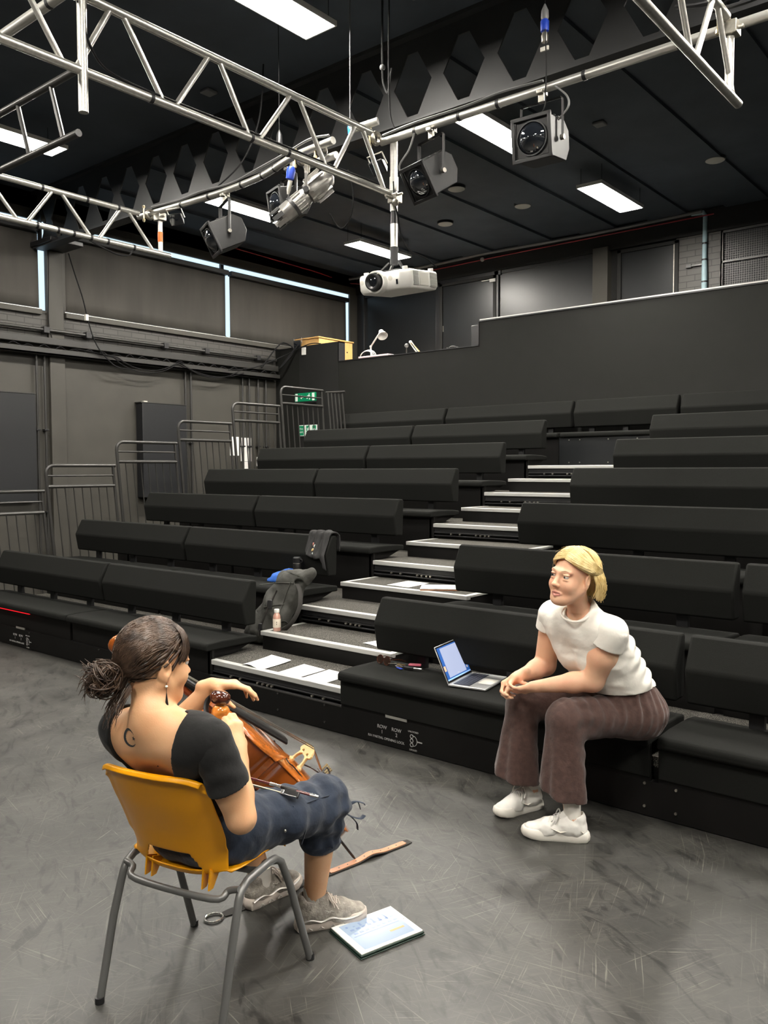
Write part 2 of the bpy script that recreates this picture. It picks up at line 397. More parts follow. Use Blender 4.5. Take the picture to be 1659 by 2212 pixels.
# mesh ventilation grille
t = thing('mesh_grille', 'black wire-mesh ventilation grille beside the brick pier on the gallery wall', 'vent', (-3.2, YB - .02, 3.0), room=True)
f = MB()
for a, b in (((-3.82, 3.0), (-3.79, 4.87)), ((-3.21, 3.0), (-3.18, 4.87)), ((-2.6, 3.0), (-2.57, 4.87)), ((-3.82, 4.84), (-2.57, 4.87)), ((-3.82, 4.44), (-2.57, 4.46)), ((-3.82, 3.0), (-2.57, 3.03))):
    f.box((a[0], YB - .06, a[1]), (b[0], YB - .01, b[1]))
f.build('grille_frame', 'rail', t)
g = MB()
for k in range(40): g.box((-3.79 + k * .03, YB - .03, 3.03), (-3.786 + k * .03, YB - .026, 4.84))
for k in range(60): g.box((-3.79, YB - .034, 3.03 + k * .03), (-2.6, YB - .03, 3.034 + k * .03))
g.build('wire_mesh', 'rail', t)
MB().box((-3.8, YB - .008, 3.0), (-2.58, YB + .0, 4.86)).build('back_plate', 'flat_black', t)

# cellular steel beam
def hexes():
    out = []; x = -9.85
    return [(-9.9 + .505 * k) for k in range(28)]
mb = MB(); yb0, yb1, zb = 5.60, 5.612, 4.50
hx = [-3.803 + .505 * k for k in range(-13, 15)]; zm = 4.81; hh = .25; hw = .195; fw = .055
# web between hexagons, built as strips
for k in range(len(hx) - 1):
    a, b = hx[k], hx[k + 1]
    for y in (yb0, yb1):
        pass
    poly = [(a + fw, zm - hh), (b - fw, zm - hh), (b - hw, zm), (b - fw, zm + hh), (a + fw, zm + hh), (a + hw, zm)]
    mb.prism(poly, 'y', yb0, yb1)
mb.box((hx[0] + .01, yb0, zb), (hx[-1], yb1, zm - hh)); mb.box((hx[0] + .01, yb0, zm + hh), (hx[-1], yb1, ZC))
mb.box((XL, yb0 - .07, zb - .02), (XR, yb1 + .07, zb)); mb.box((XL, yb0 - .07, ZC - .03), (XR, yb1 + .07, ZC))
mb.box((hx[0] + .01, yb0, zm - hh), (hx[0] + .06, yb1, zm + hh)); mb.box((XL, yb0, zb), (hx[0] + .02, yb1, ZC))
struct(mb.build('trim_15', 'beam'))
struct(MB().box((XL - .01, 5.50, 4.50), (XL + .5, 5.95, 4.56)).build('trim_16', 'black_metal', bevel=.01))

# ceiling light panels, hung below the deck
ZL = 4.93
NL = {(-4.48, 4.09): 'largest bright ceiling light panel, at the top edge above the front truss', (-8.21, 4.08): 'bright ceiling light panel at the far left above the lower truss',
      (-4.48, 7.27): 'bright ceiling light panel behind the long pipe, beside the big black lantern', (-8.20, 7.27): 'bright ceiling light panel behind the silver spotlight and small lantern',
      (-4.46, 9.76): 'bright ceiling light panel on the right, above the gallery doors', (-8.20, 9.82): 'bright ceiling light panel right behind the projector mount',
      (-.8, 4.1): None, (-.8, 7.27): None, (-4.48, .6): None, (-8.21, .6): None, (-.8, .6): None, (3, 4.1): None, (3, .6): None, (-.8, -2.8): None, (3, 7.27): None}
proto = None
for (x, y), lab in NL.items():
    if proto is None:
        t = thing('ceiling_light', lab, 'light', (x, y, ZL), group='ceiling light panels'); proto = t
        MB().box((-.148, -.595, .0), (.148, .595, .012)).build('diffuser', 'light', t)
        f = MB().box((-.16, -.61, .012), (.16, .61, .035))
        for a, b_ in (((-.16, -.61), (-.149, .61)), ((.149, -.61), (.16, .61)), ((-.16, -.61), (.16, -.597)), ((-.16, .597), (.16, .61))): f.box((*a, -.004), (*b_, .014))
        f.build('housing', 'white_plastic', t)
        for sx in (-.13, .13):
            for sy in (-.55, .55): MB().tube([(sx, sy, .03), (sx, sy, ZC - ZL)], .0025, 6).build('suspension_wire', 'cable', t)
    else:
        t = copy_tree(proto); t.location = (x, y, ZL)
    t['label'] = lab or 'ceiling light panel beyond the picture, over the stage floor'
    t['group'] = 'ceiling light panels' if lab else 'ceiling light panels out of the picture'

# ================================================================ retractable seating
DY, DZ, NT = .9, .28, 7
Y1, AX0, AX1 = 3.80, -4.757, -3.475
ORD = ('lowest', 'second', 'third', 'fourth', 'fifth', 'sixth', 'topmost')
SX0, SX1 = -8.78, 2.6
for i in range(NT):
    y = Y1 + DY * i; z = DZ * (i + 1)
    t = thing('seating_tier', 'black telescopic seating tier with grey carpet, %s of the seven' % ORD[i], 'seating tier', (-4, y, z - DZ), room=True, group='telescopic seating tiers')
    yb = YP - .002 if i == NT - 1 else y + DY + .032
    MB().box((SX0, y + .036, z - .05), (SX1, yb, z)).build('carpet_deck', 'carpet', t)
    f = MB()
    f.box((SX0, y + .04, z - DZ + .002), (SX1, y + .06, z - .045))
    f.build('fascia', 'fascia', t)
    # folded steel ledges under the nosing
    g = MB()
    for dz in (.075, .105, .16): g.box((AX0 - .0, y + .012, z - dz - .012), (AX1 + .02, y + .04, z - dz))
    g.box((AX0, y + .02, z - .075), (AX1, y + .04, z - .03))
    g.build('ledge', 'black_metal', t, bevel=.003)
    if i < 6:
        n = MB().box((AX0, y, z - .032), (AX1 + .03, y + .05, z + .004))
        n.build('nosing', 'alu_flat', t, bevel=.004)
        for xx in (-4.27, -4.22, -4.17, -4.13, -4.55, -4.45, -3.75, -3.65): MB().cyl((xx, y + .0, z - .09), (xx, y + .02, z - .09), .008, 8).build('bolt', 'steel', t)
# kick board of the front tier with its lettering
t = thing('kick_board', 'long black front board of the seating with white lock lettering near the floor', 'kick board', (-3, 3.78, 0), room=True)
MB().box((SX0, 3.79, 0.005), (SX1, 3.83, .172)).build('board', 'fascia', t)
MB().box((AX0, 3.786, .170), (AX1, 3.80, .177)).build('top_edge', 'rail', t)
for xx in (-4.05, -3.62, -1.53, -1.38, -7.35, -6.2, -6.0, .4):
    for zz in (.05, .16): MB().cyl((xx, 3.782, zz), (xx, 3.792, zz), .0065, 8).build('bolt', 'rail' if xx < -2 else 'steel', t)
FT = lambda x, z: frame((x, 3.7885, z), (1, 0, 0), (0, -1, 0))
def lock_text(x):
    MB().box((x + .03, 3.784, .175), (x + .19, 3.79, .192)).build('handle_slot', 'alu', t)
    text('lettering', 'ROW\n1', .030, FT(x, .095), t); text('lettering', 'ROW\n2', .030, FT(x + .11, .095), t)
    text('lettering', 'R/H PARTIAL OPENING LOCK', .021, FT(x + .03, .043), t)
    text('lettering', 'UNLOCKED', .014, FT(x + .235, .125), t); text('lettering', 'LOCKED', .014, FT(x + .235, .018), t)
    s = MB()
    for zz in (.098, .073, .048):
        s.tube([(x + .225 + .011 * math.cos(a * .7854), 3.787, zz + .011 * math.sin(a * .7854)) for a in range(8)], .0022, 6, closed=True)
    s.tube([(x + .236 + .028 * math.sin(a), 3.787, .073 + .03 * math.cos(a)) for a in [math.pi * k / 10 for k in range(11)]], .0018, 6)
    s.box((x + .262, 3.786, .070), (x + .30, 3.789, .076)); s.build('dial_mark', 'lettering', t)
lock_text(-3.15); lock_text(-7.62)

# half steps up the aisle
for i in range(5):
    y0 = Y1 + DY * i + .475; y1 = Y1 + DY * (i + 1) + .03; z = DZ * (i + 1); h = .14
    t = thing('aisle_step', 'black aisle half step with silver edging on the %s tier' % ORD[i], 'step', (-4.1, y0, z), room=True, group='half steps in the aisle')
    MB().box((AX0 + .012, y0 + .012, z + .001), (AX1 - .012, y1, z + h - .008)).build('riser_box', 'fascia', t)
    MB().box((AX0 + .045, y0 + .045, z + h - .012), (AX1 - .045, y1, z + h - .001)).build('carpet', 'carpet', t)
    n = MB().box((AX0, y0, z + h - .034), (AX1, y0 + .052, z + h)); n.box((AX0, y0 + .052, z + h - .02), (AX0 + .048, y1, z + h - .0)); n.box((AX1 - .048, y0 + .052, z + h - .02), (AX1, y1, z + h))
    n.build('nosing', 'alu_flat', t, bevel=.004)

# benches
def bench(x0, x1, i, label, skirt, ends):
    y, z = 3.78 + DY * i, DZ * i
    t = thing('bench', label, 'bench', ((x0 + x1) / 2, y, z), room=True, group='black upholstered benches')
    W = x1 - x0; Z0 = z
    # seat cushion
    sp = [(y - .03, z + .350), (y - .03, z + .385), (y - .015, z + .402), (y + .12, z + .408), (y + .36, z + .402), (y + .46, z + .39), (y + .46, z + .345), (y - .02, z + .345)]
    MB().prism(sp, 'x', x0 + .006, x1 - .006).build('seat_cushion', 'fabric', t, bevel=.014, seg=3)
    # back rest: upright lower face, upper face folded back
    bp = [(y + .345, z + .478), (y + .314, z + .655), (y + .392, z + .805), (y + .405, z + .815), (y + .455, z + .812), (y + .462, z + .79), (y + .448, z + .478)]
    MB().prism(bp, 'x', x0 + .008, x1 - .008).build('backrest', 'fabric', t, bevel=.014, seg=3, smooth=24)
    for k in range(3):
        br = MB()
        xx = x0 + W * (k + .5) / 3
        br.box((xx - .035, y + .40, z + .30), (xx + .035, y + .435, z + .56)).box((xx - .035, y + .30, z + .335), (xx + .035, y + .435, z + .35))
        br.build('back_bracket', 'black_metal', t)
    p = MB()
    lo = Z0 - (.0 if i == 0 else .005)
    if skirt:
        MB().box((x0 + .004, y + .0, z + .19), (x1 - .004, y + .03, z + .36)).build('fabric_skirt', 'fabric', t, bevel=.008)
        p.box((x0 + .004, y + .012, z + .01), (x1 - .004, y + .03, z + .20))
    else:
        p.box((x0 + .01, y + .03, z + .002), (x1 - .01, y + .05, z + .345))
    for xx in ends:                                    # end support panel with its raked rear edge
        p.prism([(y + .03, z + .003), (y + .05, z + .003), (y + .05, z + .284), (y + .26, z + .29), (y + .44, z + .345), (y + .03, z + .345)], 'x', xx - .012, xx + .012)
    p.build('base_panel', 'fascia', t)
    return t
LM = ((-8.62, -6.67), (-6.65, -4.745))
RM = ((-3.485, -1.50), (-1.47, .50), (.53, 2.5))
for i in range(6):
    rn = ('first', 'second', 'third', 'fourth', 'fifth', 'sixth')[i] + ' row'
    for k, (a, b) in enumerate(LM):
        bench(a, b, i, 'black bench left of the aisle, %s, %s' % (rn, ('the half by the side railings', 'the half ending at the aisle')[k]), False, ((b - .05,) if k == 1 else (a + .1,)))
    for k, (a, b) in enumerate(RM):
        bench(a, b, i, 'black bench right of the aisle, %s, %s' % (rn, ('beginning at the aisle', 'next one along', 'farthest from the aisle')[k]), i == 0, ())
for k, (a, b) in enumerate(((-8.70, -6.78), (-6.755, -4.84), (-4.815, -3.515), (-3.49, -1.5), (-1.47, .5))):
    bench(a, b, 6, 'black bench of the top row against the parapet, ' + ('nearest the railings', 'second from the railings', 'short one facing the aisle', 'just right of the aisle', 'next one right of that')[k], False, ())
t = thing('aisle_end_board', 'black panel with screws closing the head of the aisle under the top bench', 'panel', (-4.1, 9.19, 1.7), room=True)
MB().box((-4.83, 9.185, 1.69), (-3.45, 9.20, 2.02)).build('board', 'gloss_black', t)
for xx in (-4.7, -4.56, -4.20, -3.85):
    for zz in (1.72, 1.99): MB().cyl((xx, 9.178, zz), (xx, 9.187, zz), .008, 8).build('screw', 'steel', t)
tag(MB().box((-8.3, 3.762, .337), (-7.3, 3.776, .343)).build('led_strip', 'red_glow'), 'thin red light strip under the front bench at far left', 'light strip')

# side railings at the left end of every tier
def railing(i, label):
    X = -8.8; y0 = 3.87 + .893 * i; y1 = y0 + .845; zt = 1.415 + .283 * i; zb = .01 + .28 * i if i else .01
    lean = .085
    t = thing('guard_railing', label, 'railing', (X, y0, zb), room=True, group='side railings climbing beside the left benches')
    sh = lambda y, z: (X, y + lean * (zt - z) / 1.0, z)
    rr = .1
    arc = [sh(y0 + rr - rr * math.cos(a), zt - rr + rr * math.sin(a)) for a in [math.pi / 2 * k / 6 for k in range(7)]]
    fr = MB().tube([sh(y0, zb)] + arc + [sh(y1 + .03, zt)], .019, 10)
    fr.tube([sh(y1, zt - .01), sh(y1, zb)], .016, 10)
    fr.build('frame', 'rail', t)
    m = MB().tube([sh(y0, zt - .115), sh(y1, zt - .115)], .011, 8); m.build('middle_rail', 'rail', t)
    MB().tube([sh(y0, zt - .235), sh(y1, zt - .235)], .02, 8).build('lower_rail', 'rail', t)
    for k in range(7):
        yy = y0 + (y1 - y0) * (k + 1) / 8
        MB().tube([sh(yy, zt - .235), sh(yy, zb + .06)], .0075, 6).build('baluster', 'rail', t)
    MB().tube([sh(y0, zb + .06), sh(y1, zb + .06)], .014, 8).build('bottom_rail', 'rail', t)
for i in range(6):
    railing(i, 'charcoal guard railing beside the left benches, ' + ('lowest one cut by the left edge', 'second from the bottom', 'third from the bottom, before the black wall box', 'fourth from the bottom', 'fifth, in front of the wall notices', 'topmost one, in front of the green signs')[i])
t = thing('guard_railing', 'charcoal railing turned across the top of the stand behind the topmost one', 'railing', (-8.8, 9.3, 1.7), room=True)
fr = MB()
for k in range(5): fr.tube([(-8.78 + .055 * k, 9.30 + .02 * k, 2.80), (-8.74 + .055 * k, 9.36 + .02 * k, 1.9)], .012, 8)
fr.tube([(-8.82, 9.3, 2.81), (-8.5, 9.38, 2.81)], .017, 8)
fr.build('frame', 'rail', t)

# ================================================================ lighting rig
PY, PZ, PR = 4.70, 4.0, .027
def pipe(label, pts, extra=()):
    t = thing('rig_pipe', label, 'pipe', pts[0], room=True)
    MB().tube(pts, PR, 14).build('tube', 'alu', t)
    for k in extra:
        p = Vector(pts[0]).lerp(Vector(pts[-1]), k) if len(pts) == 2 else Vector(pts[int(k * (len(pts) - 1))])
        q = p + (Vector(pts[-1]) - Vector(pts[0])).normalized() * .022
        MB().tube([p, q], PR + .003, 12).build('tape_band', 'tape', t)
    return t
pipe('long grey rigging pipe running to the upper right from the projector pole', [(-3.93, 4.74, 4.0), (2.8, 4.70, 4.0)], (.045, .1, .145, .235, .32, .42))
lp = smooth_path([(-6.80, 4.66, 4.0), (-6.2, 4.69, 4.0), (-5.6, 4.70, 4.0), (-5.1, 4.655, 4.0), (-4.62, 4.53, 4.0), (-4.17, 4.49, 4.0)], 5)
pipe('curving grey rigging pipe left of the projector pole, over the silver spotlight', lp, (.2, .33, .5, .62, .7, .95))
pipe('short open-ended grey pipe clamped under the curving pipe behind the truss', [(-4.62, 4.66, 3.965), (-4.26, 4.62, 3.955)])
pipe('grey rigging pipe crossing the top left corner above the near truss', [(-8.5, 2.30, 4.02), (2.5, 2.30, 4.02)], (.25, .4))

# aluminium ladder trusses: two chords and slanting braces
def truss(label, X, ya, yb, zb, yt, zt, bot, top, r=.0235, ends=True):
    t = thing('ladder_truss', label, 'truss', (X, yb, zb), room=True, group='aluminium ladder trusses')
    MB().tube([(X, ya, zb), (X, yb, zb)], r, 14).build('lower_chord', 'alu', t)
    MB().tube([(X, ya, zt), (X, yt, zt)], r, 14).build('upper_chord', 'alu', t)
    P = sorted([(y, 0) for y in bot] + [(y, 1) for y in top])
    for (y0, s0), (y1, s1) in zip(P, P[1:]):
        if s0 != s1:
            o0, o1 = .035, -.035
            MB().tube([(X, y0 + o0, zt if s0 else zb), (X, y1 + o1, zt if s1 else zb)], .0155, 10).build('brace', 'alu', t)
    return t
bA = [2.262, 2.845, 3.453, 4.114, 4.72]; tA = [1.95, 2.53, 3.16, 3.80, 4.41]
bA = [y - 0 for y in bA]
ta = truss('large aluminium ladder truss crossing the upper left to the projector pole', -3.855, -1.2, 4.76, 3.624, 4.53, 3.99, bA + [1.3, .3, -.7], tA + [.8, -.2])
tb = truss('lower aluminium ladder truss at the left, ending beside the orange sticker', -6.525, -1.2, 4.80, 3.624, 4.47, 3.935, [4.66, 4.03, 3.39, 2.75, 2.1, 1.45], [4.32, 3.69, 3.05, 2.4, 1.8])
tc = truss('aluminium truss hanging into the upper right corner', -1.475, -1.2, 4.82, 3.624, 4.6, 4.0, [4.76, 4.12, 3.5, 2.9, 2.3], [4.42, 3.80, 3.2, 2.6])
for t, X, ys in ((ta, -3.855, (2.72, 3.42, 3.72)), (tb, -6.525, (3.5, 3.68, 3.82, 3.98, 4.14, 4.4))):
    for y in ys: MB().tube([(X, y, 3.624), (X, y + .02, 3.624)], .0265, 12).build('tape_band', 'tape', t)
for y in (3.55, 3.95, 4.25): MB().tube([(-6.525, y, 3.935), (-6.525, y + .02, 3.935)], .0265, 12).build('tape_band', 'tape', tb)

def drop_post(label, x, y, z0, z1, sticker=False, r=.027):
    t = thing('drop_post', label, 'post', (x, y, z0), room=True)
    MB().tube([(x, y, z0), (x, y, z1)], r, 14).build('tube', 'alu', t)
    if sticker: MB().tube([(x, y, z0 + .10), (x, y, z0 + .19)], r + .002, 14).build('sticker', 'orange', t)
    c = MB().box((x - .045, y - .04, z1 - .05), (x + .045, y + .04, z1 + .02)); c.cyl((x - .07, y, z1 - .015), (x + .07, y, z1 - .015), .012, 8)
    c.build('clamp', 'steel', t, bevel=.008)
    return t
drop_post('short vertical post with an orange sticker at the end of the lower left truss', -6.53, 4.70, 3.63, 3.97, True, .021)
drop_post('short grey post inside the near truss at the upper left', -3.85, 2.33, 3.42, 4.02, r=.024)
drop_post('short grey post at the end of the upper right truss', -1.475, 4.66, 3.64, 3.97, r=.022)

# swivel couplers
def coupler(x, y, z, lab, s=1):
    t = thing('pipe_coupler', lab, 'clamp', (x, y, z - .05), room=True, group='swivel pipe couplers')
    rg = MB()
    rg.tube([(x + .018, y + .04 * s * math.cos(a), z + .04 * s * math.sin(a)) for a in [k * math.pi / 5 for k in range(10)]], .013, 8, closed=True, flat=1.7)
    rg.build('ring', 'steel', t)
    MB().tube([(x, y - .05, z + .075), (x, y - .05, z - .075)], .008, 8).build('bolt', 'brass', t)
    for dz in (-.07, .05): MB().cyl((x, y - .05, z + dz), (x, y - .05, z + dz + .02), .014, 6).build('nut', 'brass', t)
coupler(-4.36, 4.55, 3.99, 'brass bolted coupler joining the short open pipe to the curving pipe')
coupler(-4.60, 4.58, 3.99, 'brass bolted coupler near the blue plug on the curving pipe')
coupler(-3.93, 4.66, 4.0, 'large coupler where the big truss meets the long pipe')
coupler(-6.62, 4.64, 3.98, 'coupler where the lower left truss meets the curving pipe')
coupler(-1.52, 4.66, 4.0, 'coupler where the upper right truss meets the long pipe')
t = thing('pipe_stub', 'short open pipe end pointing right above the projector pole', 'pipe', (-4.0, 4.6, 4.05), room=True)
MB().tube([(-4.05, 4.55, 4.06), (-3.86, 4.62, 4.095)], .026, 14).build('tube', 'alu', t)

# black ladder beam in the top left corner
t = thing('ladder_beam', 'dark ladder beam half hidden behind the near truss at the top left', 'beam', (-5, 2.5, 3.5), room=True)
for z in (3.40, 3.72): MB().tube([(-8.5, 2.42, z), (-4.05, 2.42, z)], .02, 10).build('chord', 'rail', t)
for k in range(12): MB().tube([(-4.2 - .36 * k, 2.42, 3.40), (-4.32 - .36 * k, 2.42, 3.72)], .013, 8).build('rung', 'rail', t)

# box lanterns on hook clamps
def lantern(label, x, py, z, d, size=.23, pz=PZ, name='stage_lantern'):
    t = thing(name, label, 'stage light', (x, py, z), room=True, group='black box lanterns on the pipe')
    mt = aim((x, py, z), d); s = size / 2
    b = MB().at(mt)
    pr = [(-s, -s * .95), (s * .8, -s * .95), (s * 1.25, -s * .3), (s * 1.25, s * .55), (s * .75, s * .98), (-s, s * .98)]  # (y back->front reversed below)
    b.prism([(-yy, zz) for yy, zz in pr][::-1], 'x', -s * .92, s * .92); b.build('housing', 'lantern', t, bevel=.006)
    v = MB().at(mt)
    for k in range(3): v.box((-s * .94, -s * .6 + k * s * .45, s * .985), (s * .94, -s * .45 + k * s * .45, s * 1.02))
    v.build('cooling_fin', 'lantern', t)
    f = MB().at(mt); o = s * 1.06
    for a, c in (((-o, -o), (o, -s * .86)), ((-o, s * .86), (o, o)), ((-o, -o), (-s * .88, o)), ((s * .88, -o), (o, o))): f.box((a[0], s, a[1]), (c[0], s * 1.16, c[1]))
    f.build('gel_frame', 'lantern', t, bevel=.004)
    MB().at(mt @ Matrix.Translation((0, s * 1.0, 0)) @ Matrix.Rotation(R(-90), 4, 'X')).lathe([(.001, .05 * size / .23), (s * .3, .045 * size / .23), (s * .55, .03), (s * .72, .008), (s * .75, .002), (.001, .001)], 28).build('lens', 'lens', t)
    MB().at(mt @ Matrix.Translation((0, s * 1.0, 0)) @ Matrix.Rotation(R(-90), 4, 'X')).loft([[(r_ * math.cos(a), r_ * math.sin(a), zz) for a in [k * math.pi / 14 for k in range(28)]] for r_, zz in ((s * .75, 0), (s * .82, 0), (s * .82, .012), (s * .75, .012))], False, True).build('lens_ring', 'black_metal', t)
    # yoke in the plane of the lantern's width
    wx = Vector((mt[0][0], mt[1][0], mt[2][0])); wx.z = 0; wx.normalize()
    c = Vector((x, py, z)); zt = pz - .095
    y = MB(); hw = s * 1.12
    A = c - wx * hw; B = c + wx * hw
    y.tube([A, Vector((A.x, A.y, zt - .01)), Vector((A.x, A.y, zt)) + wx * .01, Vector((B.x, B.y, zt)) - wx * .01, Vector((B.x, B.y, zt - .01)), B], .0165, 4, flat=.4)
    y.build('yoke', 'lantern', t)
    for q in (A, B): MB().cyl(q - wx * .012, q + wx * .012, .016, 12).build('yoke_bolt', 'steel', t)
    h = MB().box((x - .02, py - .012, zt - .005), (x + .02, py + .012, pz - .02)); h.box((x - .02, py - .038, pz - .05), (x + .02, py + .038, pz - .026)); h.box((x - .02, py + .028, pz - .05), (x + .02, py + .042, pz + .03))
    h.build('hook_clamp', 'steel', t, bevel=.004)
    return t
lantern('black box lantern hanging before a light panel, left of the silver spotlight', -5.62, 4.70, 3.635, (-.36, -.80, -.42), .25)
lantern('black box lantern just right of the projector pole, tilted down', -3.47, 4.72, 3.655, (-.22, -.80, -.52), .24)
lantern('black box lantern below the long pipe, right of the green dot', -2.61, 4.70, 3.665, (.05, -.98, -.12), .25)
lantern('black box lantern half hidden behind the silver spotlight', -4.76, 4.62, 3.70, (-.3, -.9, -.15), .22)

# silver profile spot
t = thing('profile_spotlight', 'silver profile spotlight with a ribbed barrel pointing down to the left', 'stage light', (-4.55, 4.6, 3.7), room=True)
c = Vector((-4.545, 4.58, 3.70)); dd = Vector((-.60, -.52, -.66)).normalized(); mt = aim(c, dd) @ Matrix.Rotation(R(-90), 4, 'X')   # local z along beam
MB().at(mt).lathe([(.001, -.02), (.06, -.02), (.066, 0), (.066, .10), (.072, .105), (.072, .20), (.068, .205), (.068, .235), (.062, .235), (.06, .21), (.001, .205)], 28).build('barrel', 'lantern_grey', t)
rb = MB().at(mt)
for k in range(12):
    a = k * math.pi / 6; rb.box((.0, 0, 0), (0, 0, 0)) if False else None
    rb.tube([(.07 * math.cos(a), .07 * math.sin(a), .02), (.07 * math.cos(a), .07 * math.sin(a), .095)], .006, 6)
rb.build('cooling_fin', 'lantern_grey', t)
MB().at(mt).lathe([(.001, .205), (.058, .207), (.058, .212), (.001, .214)], 24).build('lens', 'lens', t)
MB().at(mt).loft([[(r_ * math.cos(a), r_ * math.sin(a), zz) for a in [k * math.pi / 14 for k in range(28)]] for r_, zz in ((.073, .10), (.08, .10), (.08, .125), (.073, .125))], False, True).build('band', 'black_metal', t)
for k in range(8):
    a = k * math.pi / 4; mb = MB().at(mt @ Matrix.Rotation(a, 4, 'Z')); mb.box((.07, -.018, .21), (.073, .018, .30)); mb.build('colour_frame_clip', 'lantern' if k % 3 else 'lantern_grey', t)
MB().at(mt).lathe([(.001, -.26), (.03, -.26), (.06, -.235), (.085, -.16), (.088, -.08), (.075, -.03), (.05, -.02), (.001, -.02)], 24).build('lamp_house', 'lantern_grey', t)
for k in range(9): MB().at(mt @ Matrix.Rotation(k * math.pi * 2 / 9, 4, 'Z')).box((.084, -.006, -.2), (.105, .006, -.06)).build('cooling_fin', 'lantern_grey', t)
wx = Vector((mt[0][0], mt[1][0], 0)).normalized(); c2 = c - dd * .02
y = MB(); A = c2 - wx * .12; B = c2 + wx * .12
arc = [c2 + wx * (-.12 + .24 * k / 8) + Vector((0, 0, .12 + .05 * math.sin(math.pi * k / 8))) for k in range(9)]
y.tube([A] + arc + [B], .016, 4, flat=.3); y.build('yoke', 'lantern_grey', t)
h = MB().box((c2.x - .02, c2.y - .012, c2.z + .165), (c2.x + .02, c2.y + .012, 3.95)); h.build('hook_clamp', 'steel', t, bevel=.004)
for q in (A, B): MB().cyl(q - wx * .03, q + wx * .03, .022, 12).build('tilt_knob', 'black_metal', t)

# small floods
def flood(label, x, y, z, d, mt_='lantern'):
    t = thing('small_floodlight', label, 'floodlight', (x, y, z), room=True); m = aim((x, y, z), d)
    MB().at(m).loft([[(-.045, -.03, -.03), (.045, -.03, -.03), (.045, -.03, .03), (-.045, -.03, .03)], [(-.075, .03, -.055), (.075, .03, -.055), (.075, .03, .055), (-.075, .03, .055)]]).build('housing', mt_, t, bevel=.006)
    MB().at(m).box((-.065, .028, -.045), (.065, .034, .045)).build('glass', 'lens', t)
    MB().at(m).tube([(-.08, 0, 0), (-.08, 0, .09), (.08, 0, .09), (.08, 0, 0)], .007, 6).build('bracket', 'steel', t)
    return t
flood('little flood lamp under the curving pipe, right of the orange sticker', -6.30, 4.72, 3.905, (.2, -.8, -.6))
flood('little flood lamp seen through the end of the big truss', -4.12, 4.95, 3.93, (-.1, -.8, -.6))

# projector on its pole
t = thing('projector', 'white projector with a large black lens hanging from the pole', 'projector', (-3.80, 4.9, 2.95), room=True)
m = Matrix.Translation((-3.92, 4.78, 3.01)) @ Matrix.Rotation(R(5), 4, 'Z') @ Matrix.Rotation(R(7), 4, 'X') @ Matrix.Rotation(R(-1), 4, 'Y')
W_, D_, H_ = .222, .36, .068
b = MB().at(m)
out = [(-W_, -.02), (-W_ + .03, -.06), (W_ - .07, -.06), (W_, .0), (W_, D_), (-W_, D_)]
b.loft([[(x * .93, y_ * .96 + .01, -H_) for x, y_ in out], [(x, y_, -H_ * .55) for x, y_ in out], [(x, y_, H_ * .75) for x, y_ in out], [(x * .96, y_ * .97 + .01, H_) for x, y_ in out]])
b.build('casing', 'white_plastic', t, bevel=.012, seg=3)
lm = m @ Matrix.Translation((-.035, -.06, 0)) @ Matrix.Rotation(R(90), 4, 'X')
MB().at(lm).lathe([(.001, .0), (.05, .0), (.056, .01), (.060, .072), (.058, .078), (.048, .078), (.04, .065), (.001, .05)], 30).build('lens_barrel', 'black_metal', t)
MB().at(lm).lathe([(.001, .066), (.03, .064), (.041, .058), (.041, .056), (.001, .056)], 24).build('lens', 'lens', t)
MB().at(lm).loft([[(r_ * math.cos(a), r_ * math.sin(a), zz) for a in [k * math.pi / 16 for k in range(32)]] for r_, zz in ((.066, -.01), (.085, -.01), (.08, .035), (.068, .035))], False, True).build('lens_surround', 'white_plastic', t)
g = MB().at(m)
for k in range(12): g.box((W_ - .004, .02, -.045 + k * .0085), (W_ + .004, .09, -.041 + k * .0085))
g.build('vent_grille', 'vent', t)
g = MB().at(m)
for k in range(12): g.box((W_ - .004, .25, -.048 + k * .0085), (W_ + .004, .345, -.044 + k * .0085))
g.build('vent_grille', 'vent', t)
MB().at(m).box((W_ - .003, .105, -.045), (W_ + .003, .225, .05)).build('filter_cover', 'offwhite', t, bevel=.003)
MB().at(m).box((.125, -.063, -.035), (.14, -.055, .0)).build('sensor_window', 'lens', t)
for x in (-.175, .075): MB().at(m @ Matrix.Translation((x, -.058, .015)) @ Matrix.Rotation(R(90), 4, 'X')).lathe([(.001, -.004), (.018, -.004), (.018, .002), (.001, .003)], 20).build('badge', 'offwhite', t)
for x, y_ in ((-.17, .0), (.17, .0), (.19, .32)): MB().at(m).cyl((x, y_, H_ - .01), (x, y_, H_ + .022), .02, 14).build('foot', 'white_plastic', t)
pl = MB().at(m).box((-.1, .03, H_ + .004), (.14, .18, H_ + .02)); pl.build('mount_plate', 'black_metal', t, bevel=.005)
for x in (-.1, .0, .12): MB().at(m).tube([(x, .06, H_ + .01), (x * .4, .12, H_ + .08)], .012, 6).build('mount_arm', 'black_metal', t)
px_, py_ = -3.838, 4.77
t2 = thing('projector_pole', 'vertical pole of silver and black sections carrying the projector', 'pole', (px_, py_, 3.1), room=True)
MB().tube([(px_, py_, 4.02), (px_, py_, 3.50)], .027, 16).build('upper_tube', 'alu', t2)
MB().tube([(px_, py_, 3.52), (px_, py_, 3.40)], .022, 16).build('black_sleeve', 'black_metal', t2)
MB().tube([(px_, py_, 3.41), (px_, py_, 3.24)], .026, 16).build('lower_tube', 'alu', t2)
MB().tube([(px_, py_, 3.245), (px_, py_, 3.12)], .03, 16).build('mount_collar', 'black_metal', t2)
MB().tube([(px_, py_, 3.74), (px_, py_, 3.64)], .032, 16).build('joint_sleeve', 'alu', t2)
